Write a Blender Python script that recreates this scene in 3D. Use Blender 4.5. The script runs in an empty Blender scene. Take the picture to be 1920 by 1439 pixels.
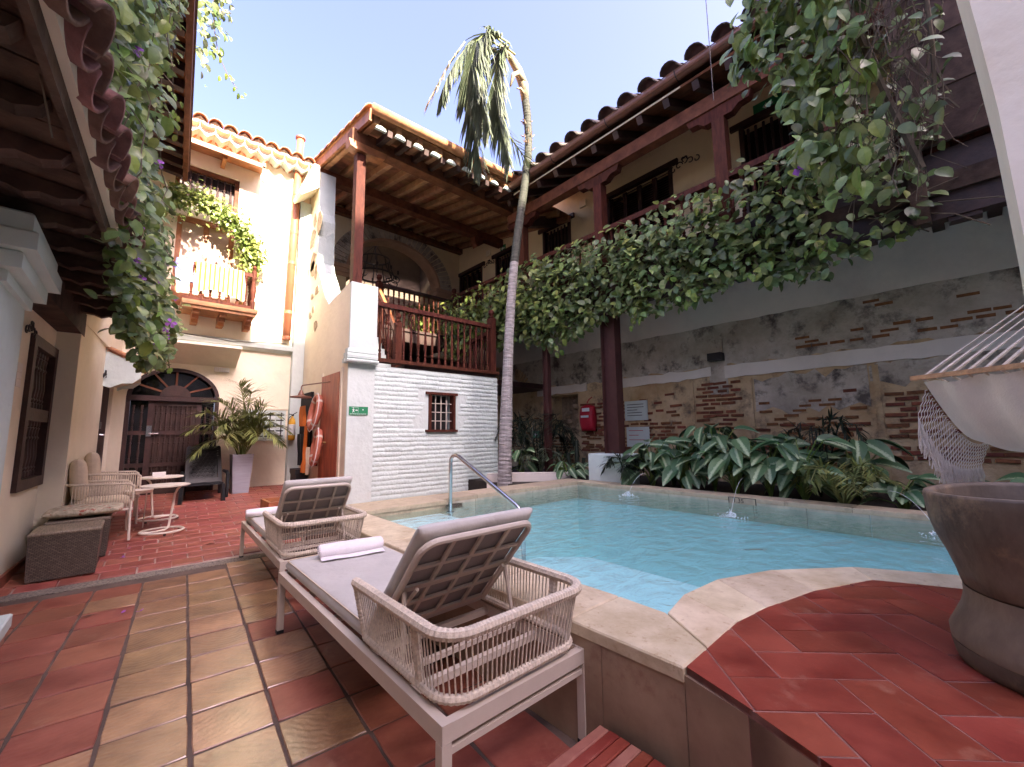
import bpy, bmesh, math, random
import numpy as np
from mathutils import Vector, Matrix, Quaternion
rnd = random.Random(7)
nrg = np.random.default_rng(5)
SC = bpy.context.scene
COL = SC.collection
PI = math.pi
R = math.radians
# ------------------------------------------------------------------ camera
cd = bpy.data.cameras.new('camera'); cam = bpy.data.objects.new('camera', cd); COL.objects.link(cam)
cd.sensor_width = 36.0; cd.lens = 14.594; cd.clip_start = 0.05; cd.clip_end = 600
_r = Vector((0.7454, -0.6665, -0.0116)); _u = Vector((-0.0719, -0.0978, 0.9926)); _f = Vector((0.6627, 0.7391, 0.1208))
_r = (_r - _f*_r.dot(_f)/_f.dot(_f)).normalized(); _f.normalize(); _u = _r.cross(_f)
mw = Matrix((( _r.x, _u.x, -_f.x, 0), (_r.y, _u.y, -_f.y, 0), (_r.z, _u.z, -_f.z, 1.3), (0, 0, 0, 1)))
cam.matrix_world = mw
SC.camera = cam
# ------------------------------------------------------------------ light
SUN_EL, SKY_STRENGTH, SUN_STRENGTH, EXPOSURE = 35.0, 0.15, 4.2, 2.85
w = bpy.data.worlds.new('World'); SC.world = w; w.use_nodes = True
nt = w.node_tree
bg = nt.nodes['Background']
sky = nt.nodes.new('ShaderNodeTexSky'); sky.sky_type = 'NISHITA'; sky.sun_disc = False
sky.sun_elevation = R(SUN_EL); sky.sun_rotation = R(178); sky.air_density = 0.65; sky.dust_density = 6.5; sky.ozone_density = 3.5; sky.altitude = 0
mixs = nt.nodes.new('ShaderNodeMix'); mixs.data_type = 'RGBA'; mixs.blend_type = 'MIX'
mixs.blend_type = 'MULTIPLY'; mixs.inputs[0].default_value = 1.0; mixs.inputs[7].default_value = (1.05, 0.86, 0.92, 1)
nt.links.new(sky.outputs[0], mixs.inputs[6]); nt.links.new(mixs.outputs[2], bg.inputs[0])
bg.inputs[1].default_value = SKY_STRENGTH
sl = bpy.data.lights.new('sun', 'SUN'); sl.energy = SUN_STRENGTH; sl.angle = R(0.5); sl.color = (1.0, 0.87, 0.68)
so = bpy.data.objects.new('sun', sl); COL.objects.link(so)
so.rotation_euler = Vector((0.035*math.cos(R(SUN_EL)), math.cos(R(SUN_EL)), -math.sin(R(SUN_EL)))).to_track_quat('-Z', 'Y').to_euler()
so.location = (0, -5, 20)
SC.view_settings.view_transform = 'Standard'; SC.view_settings.look = 'None'
SC.view_settings.exposure = EXPOSURE; SC.view_settings.gamma = 1.0; SC.view_settings.use_curve_mapping = False
SC.render.engine = 'CYCLES'
SC.cycles.max_bounces = 12; SC.cycles.diffuse_bounces = 8; SC.cycles.transparent_max_bounces = 12
# ------------------------------------------------------------------ materials
def M(name, col, col2=None, rough=0.6, var=0.18, scale=4.0, stretch=(1, 1, 1), bump=0.25, bscale=30.0, bdist=0.01,
      rand=0.0, metal=0.0, spec=0.5, coord='POS', stain=None, stain_scale=0.8, stain_lo=0.5, stain_hi=0.7, island=0.0,
      trans=0.0, rings=0.0, coat=0.0, rvar=0.0):
    m = bpy.data.materials.new(name); m.use_nodes = True
    n = m.node_tree.nodes; L = m.node_tree.links
    b = n['Principled BSDF']; b.inputs['Roughness'].default_value = rough; b.inputs['Metallic'].default_value = metal
    b.inputs['Specular IOR Level'].default_value = spec
    if coat: b.inputs['Coat Weight'].default_value = coat; b.inputs['Coat Roughness'].default_value = 0.26; b.inputs['Coat IOR'].default_value = 2.0
    if coord == 'POS':
        src = n.new('ShaderNodeNewGeometry').outputs['Position']
    else:
        src = n.new('ShaderNodeTexCoord').outputs['Object']
    oi = n.new('ShaderNodeObjectInfo')
    if coord != 'POS' :
        vm = n.new('ShaderNodeVectorMath'); vm.operation = 'MULTIPLY_ADD'
        cx = n.new('ShaderNodeCombineXYZ')
        for i in range(3): L.new(oi.outputs['Random'], cx.inputs[i])
        L.new(cx.outputs[0], vm.inputs[0]); vm.inputs[1].default_value = (37, 53, 91); L.new(src, vm.inputs[2]); src2 = vm.outputs[0]
    else: src2 = src
    mp = n.new('ShaderNodeMapping'); mp.inputs['Scale'].default_value = stretch; L.new(src2, mp.inputs[0])
    nz = n.new('ShaderNodeTexNoise'); nz.inputs['Scale'].default_value = scale; nz.inputs['Detail'].default_value = 7; nz.inputs['Roughness'].default_value = 0.62
    L.new(mp.outputs[0], nz.inputs['Vector'])
    cr = n.new('ShaderNodeValToRGB')
    c1 = tuple(max(0, c*(1-var)) for c in col); c2 = col2 or tuple(min(1, c*(1+var)) for c in col)
    cr.color_ramp.elements[0].position = 0.32; cr.color_ramp.elements[0].color = (*c1, 1)
    cr.color_ramp.elements[1].position = 0.68; cr.color_ramp.elements[1].color = (*c2, 1)
    L.new(nz.outputs[0], cr.inputs[0]); out = cr.outputs[0]
    if stain:
        n2 = n.new('ShaderNodeTexNoise'); n2.inputs['Scale'].default_value = stain_scale; n2.inputs['Detail'].default_value = 9; n2.inputs['Roughness'].default_value = 0.7
        L.new(src2, n2.inputs['Vector'])
        r2 = n.new('ShaderNodeValToRGB'); r2.color_ramp.elements[0].position = stain_lo; r2.color_ramp.elements[1].position = stain_hi
        L.new(n2.outputs[0], r2.inputs[0])
        mx = n.new('ShaderNodeMix'); mx.data_type = 'RGBA'; L.new(r2.outputs[0], mx.inputs[0]); L.new(out, mx.inputs[6]); mx.inputs[7].default_value = (*stain, 1); out = mx.outputs[2]
    if rand or island:
        hs = n.new('ShaderNodeHueSaturation'); mr = n.new('ShaderNodeMapRange')
        k = max(rand, island)
        if island: g = n.new('ShaderNodeNewGeometry'); L.new(g.outputs['Random Per Island'], mr.inputs[0])
        else: L.new(oi.outputs['Random'], mr.inputs[0])
        mr.inputs[3].default_value = 1-k; mr.inputs[4].default_value = 1+k
        L.new(mr.outputs[0], hs.inputs['Value'])
        mh = n.new('ShaderNodeMapRange'); mh.inputs[3].default_value = 0.5-k*0.06; mh.inputs[4].default_value = 0.5+k*0.06
        ml = n.new('ShaderNodeMath'); ml.operation = 'FRACT'; mm = n.new('ShaderNodeMath'); mm.operation = 'MULTIPLY'; mm.inputs[1].default_value = 7.13
        L.new(mr.inputs[0].links[0].from_socket, mm.inputs[0]); L.new(mm.outputs[0], ml.inputs[0]); L.new(ml.outputs[0], mh.inputs[0]); L.new(mh.outputs[0], hs.inputs['Hue'])
        L.new(out, hs.inputs['Color']); out = hs.outputs[0]
    L.new(out, b.inputs['Base Color'])
    hgt = None
    if bump:
        nb = n.new('ShaderNodeTexNoise'); nb.inputs['Scale'].default_value = bscale; nb.inputs['Detail'].default_value = 5
        L.new(mp.outputs[0], nb.inputs['Vector']); hgt = nb.outputs[0]
        if rings:
            wv = n.new('ShaderNodeTexWave'); wv.wave_type = 'RINGS'; wv.rings_direction = 'Z'; wv.inputs['Scale'].default_value = 9; wv.inputs['Distortion'].default_value = 5.0; wv.inputs['Detail'].default_value = 3; wv.inputs['Detail Scale'].default_value = 2
            vo = n.new('ShaderNodeVectorMath'); vo.operation = 'ADD'
            tc = n.new('ShaderNodeTexCoord'); cxx = n.new('ShaderNodeCombineXYZ')
            for i, (a, o_) in enumerate(((1.7, -0.55), (3.1, -0.9))):
                q = n.new('ShaderNodeMath'); q.operation = 'MULTIPLY'; q.inputs[1].default_value = 5.7*a; L.new(oi.outputs['Random'], q.inputs[0])
                q2 = n.new('ShaderNodeMath'); q2.operation = 'FRACT'; L.new(q.outputs[0], q2.inputs[0])
                q3 = n.new('ShaderNodeMath'); q3.operation = 'MULTIPLY_ADD'; q3.inputs[1].default_value = 0.9; q3.inputs[2].default_value = o_; L.new(q2.outputs[0], q3.inputs[0])
                L.new(q3.outputs[0], cxx.inputs[i])
            L.new(tc.outputs['Object'], vo.inputs[0]); L.new(cxx.outputs[0], vo.inputs[1]); L.new(vo.outputs[0], wv.inputs['Vector'])
            ad = n.new('ShaderNodeMath'); ad.operation = 'MULTIPLY_ADD'; ad.inputs[1].default_value = rings; L.new(wv.outputs[1], ad.inputs[0]); L.new(hgt, ad.inputs[2]); hgt = ad.outputs[0]
        bp = n.new('ShaderNodeBump'); bp.inputs['Strength'].default_value = bump; bp.inputs['Distance'].default_value = bdist
        L.new(hgt, bp.inputs['Height']); L.new(bp.outputs[0], b.inputs['Normal'])
    if rvar:
        mr2 = n.new('ShaderNodeMapRange'); mr2.inputs[3].default_value = max(0.02, rough-rvar); mr2.inputs[4].default_value = rough+rvar
        L.new(nz.outputs[0], mr2.inputs[0]); L.new(mr2.outputs[0], b.inputs['Roughness'])
    if trans:
        tr = n.new('ShaderNodeBsdfTranslucent'); L.new(out, tr.inputs[0]); ms = n.new('ShaderNodeMixShader'); ms.inputs[0].default_value = trans
        L.new(b.outputs[0], ms.inputs[1]); L.new(tr.outputs[0], ms.inputs[2]); L.new(ms.outputs[0], n['Material Output'].inputs[0])
    return m
MT = {}
MT['cream'] = M('cream_plaster', (0.80, 0.73, 0.56), rough=0.9, var=0.07, scale=1.4, bump=0.35, bscale=9, bdist=0.02, stain=(0.66, 0.55, 0.38), stain_scale=0.9, stain_lo=0.55, stain_hi=0.85)
MT['cream_up'] = M('cream_plaster_gallery', (0.80, 0.69, 0.45), rough=0.9, var=0.07, scale=1.2, bump=0.25, bscale=9, bdist=0.02, stain=(0.5, 0.40, 0.25), stain_scale=0.7, stain_lo=0.55, stain_hi=0.9)
MT['white'] = M('whitewash', (0.56, 0.65, 0.61), rough=0.88, var=0.06, scale=2.2, bump=0.45, bscale=12, bdist=0.02, stain=(0.55, 0.52, 0.46), stain_scale=1.1, stain_lo=0.6, stain_hi=0.9)
MT['whitebrick'] = M('white_painted_brick', (0.57, 0.68, 0.64), rough=0.85, var=0.06, scale=6, bump=0.7, bscale=22, bdist=0.012, rand=0.03)
MT['offwhite'] = M('grey_white_plaster', (0.76, 0.71, 0.62), rough=0.9, var=0.06, scale=1.0, bump=0.2, bscale=14, stain=(0.48, 0.44, 0.39), stain_scale=0.8, stain_lo=0.5, stain_hi=0.9)
MT['oldplaster'] = M('aged_lime_plaster', (0.55, 0.37, 0.18), col2=(0.64, 0.50, 0.30), rough=0.95, var=0.25, scale=1.7, bump=0.9, bscale=11, bdist=0.035, stain=(0.15, 0.115, 0.08), stain_scale=2.2, stain_lo=0.52, stain_hi=0.66)
MT['greyplaster'] = M('weathered_grey_plaster', (0.46, 0.40, 0.30), col2=(0.60, 0.55, 0.45), rough=0.95, var=0.25, scale=2.1, bump=0.9, bscale=13, bdist=0.03, stain=(0.11, 0.095, 0.08), stain_scale=2.6, stain_lo=0.50, stain_hi=0.64)
MT['oldbrick'] = M('old_red_brick', (0.19, 0.070, 0.032), rough=0.95, var=0.35, scale=14, bump=0.8, bscale=40, rand=0.3)
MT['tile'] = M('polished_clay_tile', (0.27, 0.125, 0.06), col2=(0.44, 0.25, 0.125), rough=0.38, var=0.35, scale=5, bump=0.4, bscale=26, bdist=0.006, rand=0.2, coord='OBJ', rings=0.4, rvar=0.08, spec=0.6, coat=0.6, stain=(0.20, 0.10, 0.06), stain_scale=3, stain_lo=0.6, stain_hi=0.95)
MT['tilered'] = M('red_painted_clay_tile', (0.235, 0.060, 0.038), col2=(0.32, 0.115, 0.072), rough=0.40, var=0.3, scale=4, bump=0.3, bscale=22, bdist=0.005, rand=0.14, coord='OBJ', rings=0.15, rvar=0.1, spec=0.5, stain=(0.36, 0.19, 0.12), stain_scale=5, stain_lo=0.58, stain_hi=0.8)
MT['redtile'] = M('red_brick_paver', (0.29, 0.068, 0.046), col2=(0.37, 0.125, 0.085), rough=0.45, var=0.25, scale=7, bump=0.35, bscale=30, bdist=0.006, rand=0.16, coord='OBJ', rvar=0.1)
MT['decktile'] = M('red_painted_deck_tile', (0.23, 0.036, 0.022), col2=(0.31, 0.070, 0.040), rough=0.40, var=0.35, scale=3, bump=0.35, bscale=40, bdist=0.004, rand=0.1, coord='OBJ', rvar=0.14, stain=(0.33, 0.15, 0.10), stain_scale=7, stain_lo=0.57, stain_hi=0.80)
MT['grout'] = M('pale_grout', (0.40, 0.30, 0.25), rough=0.9, var=0.3, scale=9, bump=0.3)
MT['darkgrout'] = M('dark_grout', (0.10, 0.07, 0.055), rough=0.9, var=0.4, scale=5, bump=0.3)
MT['deckgrout'] = M('pinkish_grout', (0.24, 0.12, 0.095), rough=0.9, var=0.35, scale=12, bump=0.3)
MT['gravel'] = M('exposed_aggregate', (0.12, 0.10, 0.08), col2=(0.32, 0.27, 0.22), rough=0.85, var=0.6, scale=60, bump=0.35, bscale=85)
MT['travertine'] = M('travertine', (0.62, 0.50, 0.31), col2=(0.74, 0.64, 0.46), rough=0.55, var=0.22, scale=5, bump=0.35, bscale=45, rand=0.1, stain=(0.40, 0.28, 0.16), stain_scale=24, stain_lo=0.57, stain_hi=0.70, coord='POS')
MT['coping_far'] = M('worn_coping', (0.48, 0.40, 0.27), rough=0.7, var=0.25, scale=6, bump=0.4, bscale=40, stain=(0.22, 0.18, 0.12), stain_scale=6, stain_lo=0.52, stain_hi=0.75, rand=0.1)
MT['marble'] = M('brown_marble', (0.27, 0.18, 0.12), col2=(0.38, 0.28, 0.19), rough=0.35, var=0.3, scale=2.6, bump=0.1, bscale=20, stain=(0.17, 0.06, 0.045), stain_scale=3.2, stain_lo=0.56, stain_hi=0.74, rand=0.08)
MT['paintedmarble'] = M('red_painted_marble', (0.32, 0.10, 0.075), col2=(0.42, 0.2, 0.14), rough=0.4, var=0.3, scale=4, bump=0.1)
MT['pool'] = M('pool_lining', (0.68, 0.85, 0.84), rough=0.7, var=0.04, scale=3, bump=0.1, bscale=30)
MT['poolstep'] = M('pool_step', (0.70, 0.74, 0.70), rough=0.7, var=0.05, scale=3, bump=0.1)
MT['pooltile'] = M('waterline_tile', (0.52, 0.47, 0.36), rough=0.5, var=0.18, scale=7, bump=0.1, stain=(0.32, 0.36, 0.28), stain_scale=4)
MT['wood_dark'] = M('dark_brown_wood', (0.040, 0.017, 0.013), rough=0.55, var=0.45, scale=5, stretch=(1, 1, 1), bump=0.35, bscale=30, rand=0.15)
MT['wood_eave'] = M('aged_eave_boards', (0.055, 0.034, 0.025), col2=(0.11, 0.070, 0.050), rough=0.8, spec=0.2, var=0.4, scale=4, bump=0.5, bscale=30, rand=0.2)
MT['wood_red'] = M('red_brown_painted_wood', (0.068, 0.017, 0.010), col2=(0.11, 0.032, 0.017), rough=0.7, spec=0.2, var=0.35, scale=8, stretch=(3, 3, 0.6), bump=0.4, bscale=22, rand=0.12, stain=(0.30, 0.2, 0.15), stain_scale=7, stain_lo=0.66, stain_hi=0.86)
MT['wood_beam'] = M('brown_beam_wood', (0.13, 0.045, 0.022), col2=(0.19, 0.072, 0.036), rough=0.7, spec=0.25, var=0.4, scale=6, bump=0.4, bscale=22, rand=0.15)
MT['wood_board'] = M('ceiling_board_wood', (0.22, 0.085, 0.04), col2=(0.31, 0.13, 0.065), rough=0.6, var=0.4, scale=6, bump=0.3, bscale=24, rand=0.2)
MT['wood_honey'] = M('honey_brown_wood', (0.33, 0.13, 0.05), rough=0.5, var=0.35, scale=6, bump=0.3, bscale=24, rand=0.15)
MT['wood_pale'] = M('pale_hammock_wood', (0.46, 0.27, 0.13), rough=0.6, var=0.25, scale=9, stretch=(1, 4, 4), bump=0.2)
MT['door_red'] = M('varnished_red_door', (0.36, 0.075, 0.03), col2=(0.46, 0.12, 0.055), rough=0.4, var=0.4, scale=5, stretch=(2, 2, 0.5), bump=0.2, bscale=20)
MT['terracotta'] = M('terracotta', (0.42, 0.17, 0.08), col2=(0.52, 0.25, 0.13), rough=0.85, var=0.3, scale=5, bump=0.4, bscale=40, rand=0.18)
MT['tile_old'] = M('old_roof_tile', (0.17, 0.080, 0.058), col2=(0.26, 0.135, 0.10), rough=0.9, var=0.4, scale=6, bump=0.5, bscale=35, rand=0.35)
MT['tile_black'] = M('blackened_roof_tile', (0.055, 0.042, 0.034), rough=0.6, var=0.4, scale=6, bump=0.5, bscale=35, rand=0.25)
MT['copper'] = M('brown_gutter', (0.19, 0.085, 0.055), rough=0.45, var=0.2, scale=5, bump=0.1)
MT['pipe'] = M('salmon_painted_pipe', (0.34, 0.12, 0.06), rough=0.55, var=0.12, scale=5, bump=0.15)
MT['iron'] = M('black_iron', (0.012, 0.011, 0.012), rough=0.5, var=0.3, bump=0.2)
MT['black'] = M('dark_void', (0.006, 0.005, 0.005), rough=0.9, var=0.2, bump=0)
MT['glass'] = M('dark_glass', (0.012, 0.012, 0.014), rough=0.06, var=0.1, bump=0.02, bscale=6)
MT['steelcol'] = M('oxide_painted_steel', (0.065, 0.024, 0.020), rough=0.6, spec=0.3, var=0.2, scale=5, bump=0.15)
MT['chrome'] = M('stainless_steel', (0.60, 0.60, 0.60), rough=0.16, var=0.05, metal=1.0, bump=0.02)
MT['brass'] = M('brass', (0.45, 0.30, 0.12), rough=0.3, var=0.1, metal=1.0, bump=0.02)
MT['frame'] = M('taupe_powder_coat', (0.56, 0.50, 0.42), rough=0.45, var=0.05, scale=8, bump=0.05)
MT['rope'] = M('sand_rope', (0.60, 0.53, 0.42), rough=0.85, var=0.22, scale=60, bump=0.5, bscale=160, bdist=0.003)
MT['linen'] = M('light_grey_canvas', (0.52, 0.51, 0.47), rough=0.95, var=0.06, scale=4, bump=0.8, bscale=6, bdist=0.03)
MT['greycanvas'] = M('grey_canvas', (0.30, 0.275, 0.26), rough=0.95, var=0.1, scale=8, bump=0.3, bscale=14)
MT['beigecloth'] = M('beige_cushion', (0.62, 0.52, 0.38), rough=0.95, var=0.1, scale=12, bump=0.4, bscale=18)
MT['towel'] = M('white_terry', (0.80, 0.78, 0.80), rough=0.98, var=0.04, scale=20, bump=0.6, bscale=170, bdist=0.004)
MT['metalwhite'] = M('cream_painted_metal', (0.70, 0.65, 0.55), rough=0.45, var=0.05, bump=0.05)
MT['wicker'] = None
MT['plasticblack'] = M('black_plastic', (0.016, 0.018, 0.020), rough=0.45, spec=0.3, var=0.15, bump=0.1)
MT['potgrey'] = M('grey_blue_planter', (0.30, 0.31, 0.36), rough=0.6, var=0.12, scale=3, stretch=(1, 1, 12), bump=0.3, bscale=14)
MT['floral'] = M('floral_cushion', (0.42, 0.40, 0.28), col2=(0.62, 0.54, 0.40), rough=0.95, var=0.5, scale=22, bump=0.4, bscale=40, stain=(0.33, 0.10, 0.07), stain_scale=17, stain_lo=0.56, stain_hi=0.6)
MT['mortar'] = M('worn_wooden_mortar', (0.085, 0.066, 0.048), col2=(0.18, 0.143, 0.105), rough=0.6, var=0.45, scale=4.5, stretch=(1, 1, 0.45), bump=0.5, bscale=16, bdist=0.012, stain=(0.24, 0.175, 0.11), stain_scale=4, stain_lo=0.56, stain_hi=0.70)
MT['mortarband'] = M('pale_mortar_band', (0.14, 0.105, 0.072), col2=(0.22, 0.17, 0.12), rough=0.7, var=0.35, scale=6, stretch=(1, 1, 0.5), bump=0.5, bscale=18)
MT['cotton'] = M('ecru_cotton', (0.74, 0.70, 0.62), rough=0.95, var=0.05, scale=8, bump=0.3, bscale=120, trans=0.25)
MT['cottonrope'] = M('ecru_rope', (0.66, 0.60, 0.48), rough=0.95, var=0.15, scale=40, bump=0.4, bscale=120)
MT['leaf'] = M('vine_leaf', (0.13, 0.195, 0.06), col2=(0.215, 0.29, 0.10), rough=0.38, var=0.25, scale=9, bump=0.15, bscale=30, island=0.5, trans=0.25, spec=0.55)
MT['leaf_light'] = M('young_vine_leaf', (0.19, 0.26, 0.055), col2=(0.27, 0.34, 0.09), rough=0.45, var=0.25, scale=9, bump=0.15, bscale=30, island=0.45, rand=0.0, trans=0.35)
MT['leaf_obj'] = M('large_vine_leaf', (0.16, 0.25, 0.045), col2=(0.23, 0.32, 0.075), rough=0.42, var=0.25, scale=9, bump=0.15, bscale=30, rand=0.45, trans=0.35)
MT['palm'] = M('palm_leaflet', (0.085, 0.115, 0.065), col2=(0.14, 0.17, 0.10), rough=0.5, var=0.25, scale=5, bump=0, island=0.4, trans=0.2)
MT['sheath'] = M('pale_palm_sheath', (0.20, 0.17, 0.10), col2=(0.34, 0.29, 0.19), rough=0.8, var=0.3, scale=6, bump=0.5)
MT['palmdark'] = M('dark_palm_leaflet', (0.022, 0.035, 0.018), rough=0.5, var=0.3, scale=5, bump=0, island=0.5, trans=0.2)
MT['palmdry'] = M('dry_palm_leaflet', (0.30, 0.235, 0.15), rough=0.8, var=0.3, scale=5, bump=0, island=0.35, trans=0.2)
MT['potpalm'] = M('potted_palm_leaflet', (0.20, 0.25, 0.07), col2=(0.28, 0.31, 0.10), rough=0.5, var=0.25, scale=5, bump=0, island=0.4, trans=0.25)
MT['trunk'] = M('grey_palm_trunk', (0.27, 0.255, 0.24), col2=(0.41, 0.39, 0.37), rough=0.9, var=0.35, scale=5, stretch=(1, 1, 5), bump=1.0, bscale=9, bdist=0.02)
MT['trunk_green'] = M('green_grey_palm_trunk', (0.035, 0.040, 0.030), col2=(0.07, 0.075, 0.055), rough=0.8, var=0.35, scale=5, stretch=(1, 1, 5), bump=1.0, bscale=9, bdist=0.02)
MT['twig'] = M('vine_twig', (0.11, 0.085, 0.055), rough=0.9, var=0.3, bump=0.3)
MT['vari'] = M('variegated_leaf', (0.065, 0.135, 0.055), rough=0.5, var=0.2, bump=0.1, rand=0.25)
MT['soil'] = M('dark_soil', (0.025, 0.02, 0.014), rough=0.95, var=0.4, scale=10, bump=0.8, bscale=30)
MT['petal'] = M('violet_petal', (0.38, 0.13, 0.55), rough=0.7, var=0.2, bump=0, trans=0.3)
MT['signgreen'] = M('green_sign', (0.02, 0.22, 0.09), rough=0.4, var=0.03, bump=0)
MT['signwhite'] = M('white_print', (0.80, 0.82, 0.80), rough=0.5, var=0.02, bump=0)
MT['redbag'] = M('red_nylon', (0.45, 0.012, 0.03), rough=0.5, var=0.15, scale=9, bump=0.4, bscale=16)
MT['orange'] = M('orange_ring', (0.48, 0.15, 0.09), rough=0.5, var=0.1, bump=0.1)
MT['vest'] = M('orange_fabric', (0.62, 0.16, 0.02), rough=0.7, var=0.15, bump=0.3)
MT['yellow'] = M('yellow_cylinder', (0.68, 0.36, 0.02), rough=0.4, var=0.08, bump=0.05)
MT['bluecloth'] = M('blue_patterned_cloth', (0.10, 0.19, 0.62), col2=(0.45, 0.52, 0.80), rough=0.9, var=0.3, scale=14, bump=0.3)
MT['stone'] = M('rubble_stone', (0.36, 0.27, 0.18), rough=0.95, var=0.4, scale=7, bump=0.9, bscale=20, rand=0.2)
MT['stonepatch'] = M('exposed_rubble', (0.30, 0.22, 0.14), col2=(0.46, 0.36, 0.24), rough=0.95, var=0.35, scale=14, bump=0)
MT['splash'] = M('white_water', (0.86, 0.92, 0.95), rough=0.2, var=0.03, bump=0.3, bscale=40)
MT['pink'] = M('pink_painted_arch', (0.46, 0.30, 0.20), rough=0.9, var=0.15, scale=3, bump=0.3)
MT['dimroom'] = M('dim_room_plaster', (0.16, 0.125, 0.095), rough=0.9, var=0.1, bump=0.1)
MT['wood_rafter'] = M('light_rafter_wood', (0.34, 0.17, 0.085), col2=(0.44, 0.24, 0.13), rough=0.6, var=0.3, scale=6, bump=0.3, rand=0.15)
MT['wickertop'] = M('pale_wicker_top', (0.20, 0.155, 0.11), col2=(0.32, 0.26, 0.19), rough=0.6, var=0.4, scale=40, stretch=(4, .3, 1), bump=0.6, bscale=60)  # lid weave in a lighter tan than the box sides
MT['lampwhite'] = M('white_lamp_cover', (0.75, 0.73, 0.70), rough=0.5, var=0.05, bump=0)
def special_materials():
    # woven wicker
    m = M('dark_wicker', (0.055, 0.042, 0.034), rough=0.55, var=0.3, scale=30, bump=0)
    n = m.node_tree.nodes; L = m.node_tree.links; b = n['Principled BSDF']
    tc = n.new('ShaderNodeNewGeometry'); br = n.new('ShaderNodeTexBrick')
    mp = n.new('ShaderNodeMapping'); mp.inputs['Rotation'].default_value = (PI/2, 0, 0)
    sx = n.new('ShaderNodeSeparateXYZ'); cx = n.new('ShaderNodeCombineXYZ'); ad = n.new('ShaderNodeMath'); ad.operation = 'ADD'
    L.new(tc.outputs['Position'], sx.inputs[0]); L.new(sx.outputs[0], ad.inputs[0]); L.new(sx.outputs[1], ad.inputs[1]); L.new(ad.outputs[0], cx.inputs[0]); L.new(sx.outputs[2], cx.inputs[1])
    L.new(cx.outputs[0], br.inputs['Vector']); br.inputs['Scale'].default_value = 1.0; br.inputs['Brick Width'].default_value = 0.028; br.inputs['Row Height'].default_value = 0.012; br.inputs['Mortar Size'].default_value = 0.0022; br.inputs['Mortar Smooth'].default_value = 0.6
    br.inputs['Color1'].default_value = (0.17, 0.135, 0.105, 1); br.inputs['Color2'].default_value = (0.10, 0.078, 0.06, 1); br.inputs['Mortar'].default_value = (0.008, 0.006, 0.005, 1)
    L.new(br.outputs[0], b.inputs['Base Color'])
    bp = n.new('ShaderNodeBump'); bp.inputs['Strength'].default_value = 0.8; bp.inputs['Distance'].default_value = 0.006; bp.invert = True
    L.new(br.outputs['Fac'], bp.inputs['Height']); L.new(bp.outputs[0], b.inputs['Normal'])
    MT['wicker'] = m
    # striped cloth
    m = M('yellow_striped_cloth', (0.80, 0.74, 0.62), rough=0.95, var=0.03, bump=0.3, bscale=20)
    n = m.node_tree.nodes; L = m.node_tree.links; b = n['Principled BSDF']
    g = n.new('ShaderNodeNewGeometry'); sx = n.new('ShaderNodeSeparateXYZ'); mu = n.new('ShaderNodeMath'); mu.operation = 'MULTIPLY'; mu.inputs[1].default_value = 14.0
    fr = n.new('ShaderNodeMath'); fr.operation = 'FRACT'; gt = n.new('ShaderNodeMath'); gt.operation = 'GREATER_THAN'; gt.inputs[1].default_value = 0.55
    L.new(g.outputs['Position'], sx.inputs[0]); L.new(sx.outputs[0], mu.inputs[0]); L.new(mu.outputs[0], fr.inputs[0]); L.new(fr.outputs[0], gt.inputs[0])
    mx = n.new('ShaderNodeMix'); mx.data_type = 'RGBA'; L.new(gt.outputs[0], mx.inputs[0]); mx.inputs[6].default_value = (0.46, 0.43, 0.36, 1); mx.inputs[7].default_value = (0.30, 0.17, 0.02, 1)
    L.new(mx.outputs[2], b.inputs['Base Color']); MT['stripe'] = m
    # pool water: tinted clear sheet with a Fresnel reflection
    m = bpy.data.materials.new('pool_water'); m.use_nodes = True; n = m.node_tree.nodes; L = m.node_tree.links
    n.remove(n['Principled BSDF'])
    tr = n.new('ShaderNodeBsdfTransparent'); tr.inputs[0].default_value = (0.77, 0.96, 0.97, 1)
    gl = n.new('ShaderNodeBsdfGlossy'); gl.inputs['Roughness'].default_value = 0.03; gl.inputs[0].default_value = (0.9, 0.9, 0.9, 1)
    fz = n.new('ShaderNodeFresnel'); fz.inputs[0].default_value = 1.33
    g = n.new('ShaderNodeNewGeometry'); mp = n.new('ShaderNodeMapping'); mp.inputs['Scale'].default_value = (1.0, 1.6, 1)
    n1 = n.new('ShaderNodeTexNoise'); n1.inputs['Scale'].default_value = 4.5; n1.inputs['Detail'].default_value = 3; n1.inputs['Distortion'].default_value = 0.6
    L.new(g.outputs['Position'], mp.inputs[0]); L.new(mp.outputs[0], n1.inputs['Vector'])
    last = n1.outputs[0]
    for (x, y) in ((5.30, 3.45), (4.75, 1.85), (5.15, 0.30)):
        d = n.new('ShaderNodeVectorMath'); d.operation = 'DISTANCE'; d.inputs[1].default_value = (x, y, 0.395); L.new(g.outputs['Position'], d.inputs[0])
        s = n.new('ShaderNodeMath'); s.operation = 'MULTIPLY'; s.inputs[1].default_value = 34; L.new(d.outputs['Value'], s.inputs[0])
        sn = n.new('ShaderNodeMath'); sn.operation = 'SINE'; L.new(s.outputs[0], sn.inputs[0])
        dv = n.new('ShaderNodeMath'); dv.operation = 'MULTIPLY_ADD'; dv.inputs[1].default_value = 2.2; dv.inputs[2].default_value = 0.7; L.new(d.outputs['Value'], dv.inputs[0])
        pw = n.new('ShaderNodeMath'); pw.operation = 'DIVIDE'; L.new(sn.outputs[0], pw.inputs[0]); L.new(dv.outputs[0], pw.inputs[1])
        a = n.new('ShaderNodeMath'); a.operation = 'MULTIPLY_ADD'; a.inputs[1].default_value = 0.12; L.new(pw.outputs[0], a.inputs[0]); L.new(last, a.inputs[2]); last = a.outputs[0]
    bp = n.new('ShaderNodeBump'); bp.inputs['Strength'].default_value = 0.5; bp.inputs['Distance'].default_value = 0.06
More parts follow.
